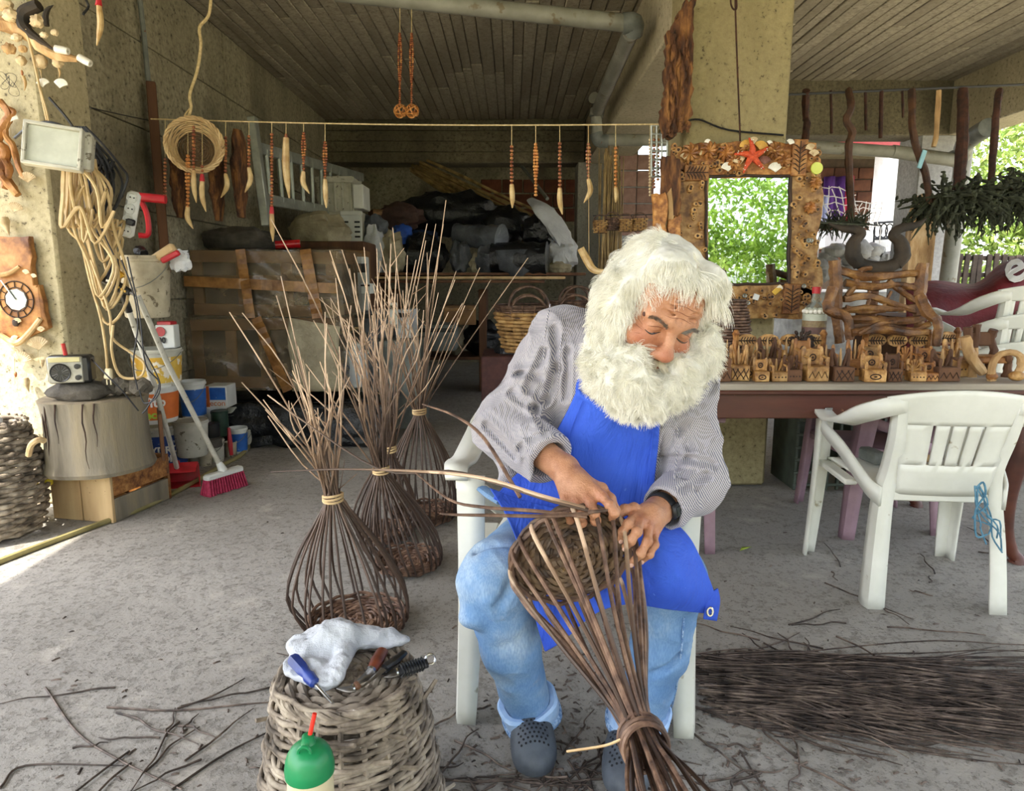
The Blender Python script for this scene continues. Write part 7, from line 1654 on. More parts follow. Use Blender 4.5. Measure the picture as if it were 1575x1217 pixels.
# ---- garden chairs
def garden_chair(name, label, m, slots=4, grp=None):
    t = thing(name, label, 'chair', (0, 0, 0), grp); W, D, SH = .27, .23, .42
    b = SDF((-.36, -.40, -.01), (.36, .36, .86), .0075); B = V
    # seat pan
    def plate(fn, nu, nv, nm, thick):
        mb = MB(); mb.grid(fn, nu, nv); o = mb.build(nm, m, t); solidify(o, thick, 0); return o
    plate(lambda s, q: V((s - .5) * 2 * (.235 - .035 * (1 - q)), -.21 + .43 * q, SH - .010 * math.sin(PI * q) * math.sin(PI * s) + .012 * q - .03 * max(0, q - .9) * 10 * .3), 14, 14, 'seat', .010)
    # backrest: panel with slots (built of bars) and a curved top rail flowing into the arms
    def bk_(x, z): s = (z - .40) / .38; return V(x, -.205 - .10 * s - .03 * (1 - (x / .25) ** 2) + .02, z)
    xs = [-.165, -.120, -.105, -.055, -.040, .0 - .010, .010 if slots == 5 else .012, .040, .055, .105, .120, .165]
    sl_ = [(-.082, .006), (-.027, .006), (.027, .006), (.082, .006)] if slots == 4 else [(-.14, .012), (-.085, .012), (-.03, .012), (.03, .012), (.085, .012), (.14, .012)]
    edges = [-.185]
    for x, hw in sl_: edges += [x - hw, x + hw]
    edges += [.185]
    mb = MB(); zt_, zb_ = (.672, .525) if slots == 4 else (.71, .47)
    flare = lambda x, z: x * (.80 + .22 * (z - .40) / .38)
    for i in range(0, len(edges), 2): mb.grid(lambda s, q, i=i: bk_(flare(edges[i] + (edges[i + 1] - edges[i]) * s, zb_ + (zt_ - zb_) * q), zb_ + (zt_ - zb_) * q), 4, 8)
    mb.grid(lambda s, q: bk_(flare(-.185 + .37 * s, .41 + (zb_ - .41) * q), .41 + (zb_ - .41) * q), 20, 5)
    mb.grid(lambda s, q: bk_(flare(-.185 + .37 * s, zt_) * (1 + .34 * q * q), zt_ + (.765 + .03 * (1 - (2 * s - 1) ** 2) - zt_) * q), 20, 8)
    o = mb.build('backrest', m, t); md = o.modifiers.new('weld', 'WELD'); md.merge_threshold = .0012; solidify(o, .009)
    for s in (-1, 1):
        top = [bk_(s * .175, .745), bk_(s * .235, .728), V(s * .282, -.20, .690), V(s * .300, -.10, .645), V(s * .304, .02, .628), V(s * .303, .12, .642), V(s * .298, .19, .650), V(s * .292, .222, .630)]
        mb = MB(); c = cat_rom(top, 4); n = len(c); vs_ = []
        wd = np.interp(np.linspace(0, 1, n), [0, .25, .6, 1], [.060, .068, .066, .055])
        for i, p in enumerate(c):
            f = min(1, i / (n * .55)); side = (Vector((0, 0, -1)) * (1 - f) + Vector((-s, 0, 0)) * f).normalized(); vs_ += [p + side * wd[i] * .5, p - side * wd[i] * .5]
        mb.add(vs_, [(2 * i, 2 * i + 1, 2 * i + 3, 2 * i + 2) for i in range(n - 1)]); o = mb.build('arm', m, t); solidify(o, .014)
        # front leg: L-shaped section, up to the arm
        def legp(path, w0, w1, dirs, nm):
            mb = MB(); c = cat_rom(path, 5); n = len(c); vs_ = []
            for i, p in enumerate(c):
                k = i / (n - 1); w = w0 + (w1 - w0) * k
                for j, (dx, dy) in enumerate(((dirs[0], 0), (dirs[0] * .45, 0), (0, 0), (0, dirs[1] * .45), (0, dirs[1]))): vs_.append(p + V(dx * w, dy * w, 0) + V(-.006 * (j == 2) * np.sign(dirs[0]) * -1, 0, 0))
            mb.add(vs_, [(5 * i + j, 5 * i + j + 1, 5 * i + j + 6, 5 * i + j + 5) for i in range(n - 1) for j in range(4)]); o = mb.build(nm, m, t); solidify(o, .010); return o
        legp([V(s * .295, .255, 0), V(s * .290, .240, .22), V(s * .290, .225, .42), V(s * .297, .205, .635)], .050, .072, (-s, -1), 'leg')
        legp([V(s * .235, -.265, 0), V(s * .222, -.240, .22), V(s * .205, -.215, .40), V(s * .192, -.225, .50), V(s * .196, -.265, .62), V(s * .205, -.29, .74)], .060, .032, (-s, 1), 'leg')
        mb = MB(); br = cat_rom([V(s * .203, -.225, .40), V(s * .232, -.17, .43), V(s * .268, -.02, .52), V(s * .288, .12, .57), V(s * .294, .19, .62)], 5); vs_ = []
        for i, p in enumerate(br): vs_ += [p + V(0, 0, .034 - .012 * i / len(br)), p - V(0, 0, .034 - .012 * i / len(br))]
        mb.add(vs_, [(2 * i, 2 * i + 1, 2 * i + 3, 2 * i + 2) for i in range(len(br) - 1)]); o = mb.build('side_brace', m, t); solidify(o, .012)
        mb = MB(); mb.box((s * .245, .08, .405), (.05, .30, .022), None, .006); mb.build('seat_rail', m, t)
    for y in (.215, -.205): mb = MB(); mb.box((0, y, .402), (.44 if y > 0 else .40, .016, .036), None, .005); mb.build('seat_rail', m, t)
    return t
def put(t, loc, rot, sc_=1.0, tilt=None):
    t.location = loc; t.rotation_euler = (tilt[0] if tilt else 0, tilt[1] if tilt else 0, rot); t.scale = (sc_,) * 3; return t
ch1 = garden_chair('garden_chair', 'white plastic garden chair with its slotted back towards us, in front of the table', m_chair_w, 4)
put(ch1, V(1.515, 2.50, 0), .0 - .10, 1.0)
ch2 = copy_tree(ch1); ch2['label'] = 'white plastic garden chair the bearded man sits on'; put(ch2, V(.185, 1.86, 0), PI - .10, 1.04)
chb = garden_chair('garden_chair', 'top white garden chair with many back slots, stacked behind the table end', m_chair_w, 6); put(chb, V(2.86, 4.0, .30), .0, 1.04)
for z_, l_ in ((.15, 'second white garden chair down in the stack behind the table end'), (0, 'lowest white garden chair in the stack behind the table end')):
    q_ = copy_tree(chb); q_['label'] = l_; q_.location.z = z_
ch3 = garden_chair('garden_chair', 'faded pink plastic chair half under the table behind the white chair', m_chair_p, 4); put(ch3, V(1.72, 3.18, 0), PI * .5, .92)
ch4 = copy_tree(ch3); ch4['label'] = 'faded pink plastic chair behind the seated man'; put(ch4, V(.60, 2.98, 0), PI, .9)
# hammer and pruner on the white chair, twine hanging on it
zs = .432
t = thing('hammer', 'iron hammer with wooden handle lying on the white chair seat', 'hammer', V(1.44, 2.62, zs)); mb = MB(); mb.tube([V(1.42, 2.63, zs + .03), V(1.68, 2.60, zs + .025)], .015, 8); mb.build('handle', m_wood_pale, t); mb = MB(); mb.box(V(1.43, 2.63, zs + .03), (.05, .12, .05), rz(.1), .008); mb.build('hammer_head', m_iron, t)
t = thing('pruner', 'brown handled pruning tool on the white chair seat', 'pruner', V(1.47, 2.48, zs)); mb = MB()
mb.tube(cat_rom([V(1.40, 2.47, zs + .012), V(1.46, 2.50, zs + .012), V(1.53, 2.51, zs + .012)], 3), .009, 7); mb.tube(cat_rom([V(1.42, 2.43, zs + .012), V(1.47, 2.47, zs + .012), V(1.53, 2.51, zs + .012)], 3), .009, 7); mb.build('handles', m_wood_brown, t); mb = MB(); mb.box(V(1.56, 2.51, zs + .01), (.07, .02, .005), None, .001); mb.build('blade', m_steel_dark, t)
mb = MB(); m_tw = mat('teal twine', '#3f6d86', '#6695ac', scale=50, rough=.9, bump=.3)
for k in range(6): mb.tube(curvy(P(1502 + random.uniform(-3, 6), 748, 2.19), P(1532 + random.uniform(-16, 20), random.uniform(800, 852), 2.2), 4, .03), .0028, 5)
mb.tube(cat_rom([P(1500, 752, 2.19), P(1512, 742, 2.19), P(1516, 760, 2.19), P(1506, 775, 2.19), P(1500, 790, 2.19), P(1502, 825, 2.19), P(1518, 822, 2.19)], 4), .0035, 5); one('blue_twine', 'bunch of frayed blue twine hanging from the white chair', 'twine', mb, m_tw)
# under the table: green plastic crate
t = thing('plastic_crate', 'dark green lattice crate in the shade under the table', 'crate', V(1.78, 3.62, 0)); m_gc = mat('grey green crate', '#3c443a', '#525b50', rough=.6); x0, x1 = 1.55, 2.02
for x in np.linspace(x0, x1, 9): mb = MB(); mb.box((x, 3.62, .24), (.016, .016, .46), None, .003); mb.build('slat', m_gc, t)
for z in np.linspace(.04, .46, 7): mb = MB(); mb.box(((x0 + x1) / 2, 3.615, z), (x1 - x0 + .02, .014, .016), None, .003); mb.build('slat', m_gc, t)
for s in (x0, x1): mb = MB(); mb.box((s, 3.78, .24), (.014, .32, .46), None, .003); mb.build('side_panel', m_gc, t)
mb = MB(); mb.box(((x0 + x1) / 2, 3.95, .24), (x1 - x0, .014, .46)); mb.build('rear_panel', m_gc, t)
# ---- dried herbs hanging on a pole, rusty bars
t = thing('herb_bundle', 'long dark bundle of dried herbs hanging at the right edge', 'dried herbs', P(1500, 320, 4.0)); mb = MB(); mb.tube([P(1425, 305, 4.0), P(1600, 290, 4.0)], .012, 6); mb.build('pole', m_wood_brown, t)
m_herb = mat('dried dark herbs', '#23261a', '#434834', scale=30, rough=.95, bump=.4); mb = MB()
for k in range(520):
    f = random.random(); p = P(1430 + 165 * f, 304 - 16 * f, 4.0) + V(0, random.uniform(-.1, .1), random.uniform(-.05, .02)); L = random.uniform(.05, .22); d = Vector((random.uniform(-.8, .8), random.uniform(-.6, .4), random.uniform(-1, .35))).normalized()
    mb.tube([p, p + d * L * .5, p + d * L + V(0, 0, -.02)], [.002, .010, .002], 4)
    for q in range(3): e = p + d * L * random.uniform(.3, 1); mb.ell(e, (.012, .008, .016), rz(random.random() * 3) @ rx(random.random() * 3), 5, 4)
o = mb.build('sprigs', m_herb, t); o['kind'] = 'stuff'
t = thing('herb_bundle', 'small tuft of dried herbs hanging beside the mirror', 'dried herbs', P(1290, 340, 3.9)); mb = MB()
mb.tube([P(1250, 342, 3.55), P(1330, 346, 3.9)], .006, 5)
for k in range(170):
    f = random.random(); p = P(1262 + 68 * f, 344, 3.9); L = random.uniform(.03, .12); d = Vector((random.uniform(-.7, .7), random.uniform(-.4, .4), random.uniform(-1, .7))).normalized(); mb.tube([p, p + d * L], [.006, .002], 4)
o = mb.build('sprigs', m_herb, t); o['kind'] = 'stuff'
m_stick = mat('hanging brown stick', '#2e1c12', '#5a3a22', scale=14, rough=.75, bump=.6, bd=.006)
for pts, r, Y, lb, m in (([(1305, 140), (1309, 165), (1302, 185), (1311, 205), (1305, 225), (1307, 280), (1310, 342)], .020, 4.0, 'long crooked brown stick hanging beside the mirror', m_stick), ([(1404, 200), (1412, 235), (1424, 270), (1430, 312)], .020, 4.0, 'leaning rusty stick above the horn with a blue tag', m_stick),
                        ([(1481, 140), (1481, 200), (1477, 260), (1473, 292)], .030, 4.0, 'thick dark rusty bar hanging by the drain pipe', m_rust), ([(1537, 140), (1533, 170), (1528, 230), (1523, 292)], .018, 4.0, 'rusty bar hanging rightmost over the greenery', m_rust), ([(1240, 150), (1239, 175), (1241, 190), (1238, 215)], .020, 4.2, 'short rusty stub hanging next to the column', m_rust),
                        ([(1278, 150), (1279, 205)], .008, 4.2, 'thin rusty rod hanging between stub and crooked stick', m_rust), ([(1331, 150), (1332, 200)], .008, 4.2, 'thin rusty rod right of the crooked stick', m_rust), ([(1356, 152), (1354, 212)], .012, 4.2, 'thin rusty rod with forked end', m_rust), ([(1388, 150), (1389, 180)], .007, 4.2, 'shortest thin rod under the beam', m_rust), ([(1444, 158), (1440, 205), (1436, 226)], .014, 4.1, 'bent pale root hanging by the white column', m_drift)):
    mb = MB(); mb.tube(cat_rom([P(pts[0][0], 139, 4.1)] * (pts[0][1] < 160) + [P(u, v, Y) for u, v in pts[(pts[0][1] < 160):]], 4) if pts[0][1] < 190 else cat_rom([P(1402, 139, 4.1)] + [P(u, v, Y) for u, v in pts], 4), r, 8, jit=.15); one('hanging_stick', lb, 'stick', mb, m, 'sticks hanging under the beam')
mb = MB(); mb.box(P(1418, 245, 3.96), (.025, .01, .10), ry(.25), .003); one('blue_tag', 'pale blue tag tied on the leaning stick', 'tag', mb, mat('pale blue tag', '#7fb0bb', '#9cc8d2', rough=.6))
mb = MB(); mb.tube([P(1200, 146, 4.1), P(1860, 118, 4.1)], .007, 5); one('hanging_wire', 'wire under the ceiling from which sticks hang', 'wire', mb, m_cord_black)
# grey gutter pipe
t = thing('gutter_pipe', 'grey gutter pipe running to the white column and down it', 'pipe', P(1470, 240, 6.6))
pipe([P(1200, 222, 6.6), P(1378, 234, 6.6)], .055); pipe([P(1372, 233, 6.6), P(1472, 247, 6.6)], .06); pipe([P(1466, 245, 6.6), P(1480, 238, 6.6), P(1484, 222, 6.5), P(1500, 208, 6.3), P(1520, 196, 6.1)], .08, 'elbow', m_iron); a = P(1482, 240, 6.75); pipe([a, V(a.x - .05, a.y, .0)], .075, 'downpipe')
# ================================================================== outdoors beyond the right side, and the hedge behind the camera that the mirror shows
def leafm(name, a, b_, c):
    k = NB(name); oi = k.n('ShaderNodeNewGeometry'); f = k.noise(2.2, 4); col = k.ramp(f, [(.3, a), (.5, b_), (.7, c)])
    h = k.n('ShaderNodeHueSaturation'); k.l(k.math('MULTIPLY_ADD', oi.outputs['Random Per Island'], .7, .65), h.inputs['Value']); k.l(col, h.inputs['Color']); k.base(h.outputs[0]); k.rough(.5)
    k.b.inputs['Transmission Weight'].default_value = 0.0; tr = k.n('ShaderNodeBsdfTranslucent'); k.l(h.outputs[0], tr.inputs['Color']); mx = k.n('ShaderNodeMixShader'); mx.inputs[0].default_value = .38
    k.l(k.b.outputs[0], mx.inputs[1]); k.l(tr.outputs[0], mx.inputs[2]); k.l(mx.outputs[0], k.o.inputs['Surface']); return k.m
m_leaf = leafm('sunlit leaves', '#4a6a28', '#869e4a', '#bcc878'); m_leaf2 = leafm('pale vine leaves', '#47641e', '#84a23a', '#c6d670')
def leaves(parent, blobs, n, size, m, seed):
    rs = np.random.RandomState(seed); vs_, fs = [], []
    for c, r, share in blobs:
        k = int(n * share); d = rs.normal(size=(k, 3)); d /= np.linalg.norm(d, axis=1)[:, None]; p = np.array(c) + d * np.array(r) * rs.uniform(.55, 1.05, (k, 1))
        for q in p:
            if q[2] < .02: continue
            a = Vector(rs.normal(size=3)).normalized(); b_ = a.cross(Vector(rs.normal(size=3))).normalized(); n_ = a.cross(b_); s = size * rs.uniform(.6, 1.3); q = Vector(q); o = len(vs_)
            vs_ += [q - a * s, q + b_ * s * .42 + n_ * s * .12, q + a * s, q - b_ * s * .42 + n_ * s * .12, q]; fs += [(o, o + 1, o + 4), (o + 1, o + 2, o + 4), (o + 2, o + 3, o + 4), (o + 3, o, o + 4)]
    mb = MB(); mb.add(vs_, fs); o = mb.build('foliage', m, parent, smooth=False); o['kind'] = 'stuff'; return o
def tree(label, x, y, blobs, n, size, m, seed, name='leafy_tree', h=1.6):
    t = thing(name, label, 'tree', (x, y, -.11), 'greenery outside'); mb = MB(); mb.tube(cat_rom([(x, y, -.11), (x + .05, y, h * .5), (x, y + .05, h)], 4), [.09, .07, .05], 8); mb.build('trunk', m_wood_brown, t); leaves(t, blobs, n, size, m, seed)
tree('sunlit leafy tree at the right edge beyond the fence', 7.4, 9.6, [((7.2, 9.8, 2.6), (1.0, .9, 1.1), .4), ((8.3, 10.4, 2.8), (1.2, 1, 1.5), .35), ((6.6, 9.6, 1.6), (.75, .7, .8), .25)], 8000, .062, m_leaf, 3)
tree('pale green bush behind the picket fence', 7.6, 8.9, [((7.5, 9.1, .95), (1.3, .5, .75), 1.0)], 2600, .055, m_leaf2, 5, h=.6)
for k, x in enumerate((-3.2, -.6, 1.8, 4.2, 6.6)):
    tree(('vine thicket behind the photographer, far left', 'vine thicket behind the photographer, left', 'vine thicket behind the photographer, in the mirror on the left', 'vine thicket behind the photographer, in the mirror on the right', 'vine thicket behind the photographer, far right')[k], x, -6.8, [((x, -6.8, 1.1), (1.5, .7, 1.3), .5), ((x + .3, -6.9, 2.4), (1.4, .7, 1.2), .5)], 5600, .075, m_leaf2, 10 + k, 'vine_thicket')
# picket fence
t = thing('picket_fence', 'dark weathered picket fence in front of the sunlit bushes', 'fence', P(1520, 430, 7.9)); Yf = 7.9; m_fence = mat('dark fence wood', '#2c241e', '#4a3e36', scale=9, rough=.85)
for k in range(11): mb = MB(); u = 1462 + 12 * k; a, b_ = P(u - 6, 440, Yf), P(u, 392 + random.uniform(-3, 3), Yf); a.z = -.1; mb.box((a + b_) / 2, (.055, .025, b_.z - a.z), ry(.04 * random.uniform(-1, 1)), .004); mb.build('picket', m_fence, t)
for v in (398, 424): mb = MB(); a, b_ = P(1455, v, Yf + .03), P(1610, v - 2, Yf + .03); mb.box((a + b_) / 2, ((b_ - a).length, .03, .05), None, .004); mb.build('rail', m_fence, t)
# neighbouring house
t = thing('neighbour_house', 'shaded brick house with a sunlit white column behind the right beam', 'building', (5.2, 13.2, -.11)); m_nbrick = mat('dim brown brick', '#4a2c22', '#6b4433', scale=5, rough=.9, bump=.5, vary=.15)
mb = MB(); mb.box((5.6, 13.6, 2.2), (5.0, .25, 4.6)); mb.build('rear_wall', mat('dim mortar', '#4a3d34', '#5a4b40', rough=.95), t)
bm_ = MB(); bm_.box((0, 0, 0), (.44, .05, .20), bev=.01); o = bm_.build('brick', m_nbrick, t, origin=(0, 0, 0)); bd3 = o.data; bpy.data.objects.remove(o)
for r in range(8):
    for c in range(6): o = bpy.data.objects.new('brick', bd3); COL.objects.link(o); o.parent = t; o.location = Vector((4.75 + .46 * c + (.2 if r % 2 else 0), 13.46, 1.6 + r * .22)) - t.location
m_wash = mat('bright whitewash', '#c9c9cc', '#e6e6ea', scale=3, rough=.8, bump=.2, spots='#a0968a', spot_scale=6, spot_at=.68)
a, b_ = P(1350, 390, 11.5), P(1396, 222, 11.5); mb = MB(); mb.box(((a.x + b_.x) / 2, 11.6, b_.z / 2 + .2), (b_.x - a.x, .5, b_.z + .6)); mb.build('white_column', m_wash, t)
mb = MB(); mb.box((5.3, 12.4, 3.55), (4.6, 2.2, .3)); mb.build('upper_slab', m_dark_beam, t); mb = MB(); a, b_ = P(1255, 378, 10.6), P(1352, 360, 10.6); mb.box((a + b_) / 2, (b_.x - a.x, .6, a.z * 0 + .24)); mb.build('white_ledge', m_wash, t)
mb = MB(); mb.box((5.6, 11.0, .45), (2.6, .3, 1.1)); mb.build('parapet', m_wash, t)
mb = MB(); a, b_ = P(1204, 207, 9.2), P(1404, 214, 9.2); mb.box((a + b_) / 2, ((b_ - a).length, 1.0, .13), ry(.03), .02); one('red_awning', 'bright red awning edge glowing in the sun beyond the right beam', 'awning', mb, mat('pink red awning', '#c8304a', '#e04a60', rough=.6))
for k, (u, v, w, h, c, lb) in enumerate(((1284, 308, 18, 34, '#4a2470', 'purple cloth hanging in front of the brick house'), (1304, 305, 9, 32, '#b02a4a', 'red pink cloth beside the purple cloth'), (1268, 322, 8, 20, '#a9b0d0', 'pale blue cloth corner beside the mirror'))):
    mb = MB(); p = P(u, v, 13.36); s = 13.36 / F; mb.grid(lambda a, q: p + V((a - .5) * 2 * w * s, .06 * math.sin(a * 14 + k), (q - .5) * 2 * h * s), 14, 6); o = one('hanging_cloth', lb, 'cloth', mb, mat('cloth ' + lb[:8], c, rough=.9, bump=.3)); solidify(o, .01)
wire_rack(1262, 290, 1312, 338, 8.6, 6, 5, 'bent white wire grid in front of the purple cloth', m_wwire, 10, 4, 1.0); wire_rack(1316, 310, 1355, 350, 8.8, 6, 5, 'second bent wire grid leaning toward the white column', m_wwire, -6, 3, 1.0)
m_rub = mat('pale rubble stone', '#7d7c78', '#aaa9a4', scale=6, rough=.9, bump=.8, vary=.3)
for k in range(46):
    u = random.uniform(1250, 1405); v = random.uniform(382, 436); mb = MB(); r = random.uniform(.06, .16); crumple(mb, P(u, v, 8.2), (r, r * .8, r * .7), k * 2.3, .3, 2.5, 9, 6); one('rubble_stone', 'pale rubble stone in the heap behind the twig chair', 'stone', mb, m_rub, 'rubble heap beyond the table')
mb = MB(); mb.box((4.5, 8.6, .45), (2.2, .6, 1.1)); one('rubble_wall', 'low rough wall holding the rubble heap behind the twig chair', 'low wall', mb, m_rub)
t = thing('iron_railing', 'thin iron scroll railing before the white column', 'railing', P(1370, 372, 8.9)); 
for u_ in (1346, 1392): mb = MB(); a = P(u_, 368, 8.9); mb.tube([P(u_, 342, 8.9), V(a.x, a.y, .9)], .012, 6); mb.build('post', m_cord_black, t)
for v in (343, 368): mb = MB(); mb.tube([P(1344, v, 8.9), P(1394, v - 3, 8.9)], .014, 6); mb.build('rail', m_cord_black, t)
for k in range(5): mb = MB(); c = P(1350 + 9 * k, 355, 8.9); mb.tube([c + V(.05 * math.cos(a), 0, .085 * math.sin(a)) for a in [2 * PI * i / 14 for i in range(14)]], .009, 5, closed=True); mb.build('scroll', m_cord_black, t)
mb = MB(); a, b_ = P(1402, 335, 6.95), P(1440, 335, 6.95); mb.box(((a.x + b_.x) / 2, 6.98, .9), (b_.x - a.x, .10, 1.8)); mb.tube(cat_rom([P(1402, 336, 6.95), P(1418, 306, 6.95), P(1440, 334, 6.95)], 6), .05, 6); one('wooden_board', 'grey arched board leaning on the whitewashed column', 'board', mb, m_drift)
# red tarpaulin with white lettering
m_tarp = mat('red tarpaulin', '#4e0e16', '#741822', scale=3, rough=.62, bump=.5, bd=.03, bscale=7)
t = thing('red_tarpaulin', 'red tarpaulin with a white letter draped over a table behind the carvings', 'tarpaulin', P(1490, 470, 4.4)); Yt = 4.3
rows = [[P(1392, 438, Yt + .5), P(1440, 432, Yt + .45), P(1500, 436, Yt + .5), P(1545, 404, Yt + .45), P(1620, 385, Yt + .5)], [P(1392, 448, Yt + .2), P(1440, 446, Yt + .15), P(1500, 446, Yt + .15), P(1548, 425, Yt + .1), P(1625, 415, Yt + .1)], [P(1394, 486, Yt), P(1440, 482, Yt), P(1500, 478, Yt), P(1550, 460, Yt - .02), P(1625, 455, Yt)], [P(1392, 560, Yt), P(1440, 560, Yt), P(1500, 560, Yt), P(1550, 560, Yt), P(1625, 560, Yt)]]
mb = MB(); add_cols(mb, catg(rows, 7, 6)); tt_ = BVHTree.FromPolygons([tuple(v) for v in mb.v], mb.f); o = mb.build('tarp_sheet', m_tarp, t); solidify(o, .006)
v_, f_3 = text_mesh('e', .30, 0, 0, .006); mb = MB(); c = P(1560, 412, Yt + .16); q_ = [c + V(v.x * math.cos(.5) - v.y * math.sin(.5), 0, v.x * math.sin(.5) + v.y * math.cos(.5)) for v in v_]; hh = [tt_.ray_cast(cam0, (p - cam0).normalized())[0] or p for p in q_]; mb.add([h - (h - cam0).normalized() * .035 for h in hh], f_3); o = mb.build('lettering', m_white_lab, t, smooth=False); solidify(o, .003)
mb = MB(); mb.box((3.3, 4.75, .46), (1.5, .7, .9)); one('dark_chest', 'dark chest under the red tarpaulin', 'chest', mb, m_wood_brown)
# ================================================================== willow work in the foreground
def _rod():
    b = NB('willow rod'); sx = b.n('ShaderNodeSeparateXYZ'); b.l(b.gen, sx.inputs[0]); z = b.math('ADD', sx.outputs['Z'], b.math('MULTIPLY', b.noise(18, 4), .3))
    c = b.ramp(z, [(.15, '#34251d'), (.62, '#523f32'), (.95, '#8a7058'), (1.2, '#c0a488')]); oi = b.n('ShaderNodeObjectInfo'); h = b.n('ShaderNodeHueSaturation')
    b.l(b.math('MULTIPLY_ADD', oi.outputs['Random'], .6, .75), h.inputs['Value']); b.l(c, h.inputs['Color']); b.base(h.outputs[0]); b.rough(.55); b.bump(b.noise(60, 4), .35, .003); return b.m
m_rod = _rod()
def unfinished(u, v, R, tu, tv, n, label, tops, lo, hi, spread, rr=.0042, seed=1):
    random.seed(seed); C = PZ(u, v); T = P(tu, tv, C.y + .0); t = thing('unfinished_basket', label, 'basket', C, 'unfinished willow baskets on the floor'); H = T.z
    mb = MB(); woven_disc(mb, C + V(0, 0, .018), (0, 0, 1), R, int(R / .0105), .0062, 20); mb.build('woven_base', m_willow, t)
    for k in range(3): mb = MB(); mb.tube(wave_ring(C + V(0, 0, .024 + k * .011), Matrix.Identity(3), R * 1.0, .004, 24, PI * k, 72), .0056, 5, closed=True, jit=.1); mb.build('woven_row', m_willow, t)
    for i in range(n):
        a = 2 * PI * (i + random.uniform(-.3, .3)) / n; d = V(math.cos(a), math.sin(a), 0); j = random.uniform(.9, 1.12)
        pts = [C + d * R * .9 + V(0, 0, .012), C + d * R * 1.06 + V(0, 0, .03), C.lerp(T, .28) + d * R * 1.16 * j, C.lerp(T, .6) + d * R * .80 * j, C.lerp(T, .88) + d * R * .32, T + d * .024]
        L = random.uniform(lo, hi); tgt = tops[i] if i < len(tops) else None
        if tgt: e = P(tgt[0], tgt[1], C.y + random.uniform(-.15, .15)); pts += [T.lerp(e, .4) + V(random.uniform(-.02, .02), 0, 0), e]
        else: q = d * random.uniform(.1, 1.5) * spread + V(random.uniform(-.12, .10), 0, 0); L *= random.uniform(.75, 1.25); e = T + V(q.x, q.y * .7, L); pts += [T + V(q.x * .30 + random.uniform(-.03, .03), q.y * .3, L * .35), T + V(q.x * .66 + random.uniform(-.035, .035), q.y * .6, L * .7), e]
        pts = cat_rom(pts, 3); mb = MB(); mb.tube(pts, [rr * 1.05, rr, rr * .95, rr * .85, rr * .75, rr * .65, rr * .35], 6)
        for k in random.sample(pts[-7:-1], random.choice((0, 0, 1, 1))): mb.tube([k, k + V(random.uniform(-.09, .09), random.uniform(-.03, .03), random.uniform(.04, .14))], [rr * .45, rr * .2], 4)
        mb.build('willow_rod', m_rod, t)
    for k in range(3): mb = MB(); mb.tube([T + V(.031 * math.cos(a), .031 * math.sin(a), .008 * k - .01 + .004 * math.sin(a + k)) for a in [2 * PI * i / 20 for i in range(20)]], .0042, 6, closed=True); mb.build('tie', m_wicker_pale, t)
    return t
unfinished(550, 965, .158, 512, 764, 27, 'nearest unfinished willow basket, rods tied with a pale willow ring', [(405, 615), (412, 640), (425, 455), (432, 425), (455, 560), (540, 470), (470, 600), (448, 620), (408, 630), (500, 480), (520, 560)], .30, .62, .16, .0045, 11)
unfinished(628, 872, .128, 586, 722, 27, 'second unfinished willow basket, its base just behind the nearest one', [(545, 420), (500, 520), (560, 380), (610, 430), (640, 400), (470, 560)], .45, .85, .20, .0045, 12)
unfinished(592, 828, .115, 598, 690, 26, 'third unfinished willow basket, half hidden behind the second', [(690, 480), (700, 430), (530, 500), (655, 370)], .4, .8, .20, .0045, 13)
unfinished(652, 797, .150, 645, 632, 30, 'rearmost unfinished willow basket, tied with pale wire', [(686, 308), (682, 345), (755, 430), (812, 397), (738, 412), (715, 470), (604, 350), (640, 440), (625, 420), (660, 400), (672, 420), (575, 470)], .4, .75, .22, .0046, 14)
random.seed(99)
# ---- the basket in his hands
t = thing('basket_in_progress', 'willow basket base with bent dark rods held on the man’s lap', 'basket', DC); R = Matrix((DX, DU, DN)).transposed()
mb = MB(); woven_disc(mb, DC, DN, DR, 16, .0058, 22); mb.lathe([(0, -.004), (DR * .97, -.004)], DC, rot_to(DN), 24); mb.build('woven_base', mat('dark moist willow', '#34281e', '#5c4836', scale=24, rough=.55, bump=.4, bd=.002, c3='#6e583e', spots='#b08a50', spot_scale=45, spot_at=.70), t)
for k in range(2): mb = MB(); mb.tube(wave_ring(DC + DN * (.004 + k * .009), R, DR * 1.0, .004, 24, PI * k, 72), .0052, 5, closed=True); mb.build('woven_row', m_willow, t)
END = P(1052, 1290, .74)
for i in range(23):
    a = 2 * PI * (i + random.uniform(-.38, .38)) / 23; d = DX * math.cos(a) + DU * math.sin(a); j = random.uniform(.88, 1.1)
    q = DC.lerp(DT, .5) + d * DR * .58 * j + DX * random.uniform(-.006, .006); off = d * .026 + DX * random.uniform(-.004, .004); e = DT + (END - DT) * random.uniform(.75, 1.1) + d * random.uniform(.02, .075)
    pts = [DC + d * DR * .92 - DN * .004, DC + d * DR * 1.03 + DN * .012, DC.lerp(DT, .14) + d * DR * .99, q, DC.lerp(DT, .85) + d * DR * .22, DT + off, DT.lerp(e, .5) + off * .6, e]
    mb = MB(); mb.tube(cat_rom(pts, 4), [.0047, .0046, .0044, .0042, .004, .0038, .0034, .003], 7, jit=.06); mb.build('willow_rod', m_willow if i % 3 else m_rod, t)
for k in range(5):
    ax_ = (END - DT).normalized(); Rk = rot_to(ax_ + V(.12 * math.sin(k * 2), 0, .1 * math.cos(k * 3))); mb = MB(); mb.tube([DT + ax_ * (.008 * k - .016) + Rk @ V(.036 * math.cos(a), .036 * math.sin(a), 0) for a in [2 * PI * i / 22 for i in range(22)]], .0042, 6, closed=True); mb.build('tie', m_willow, t)
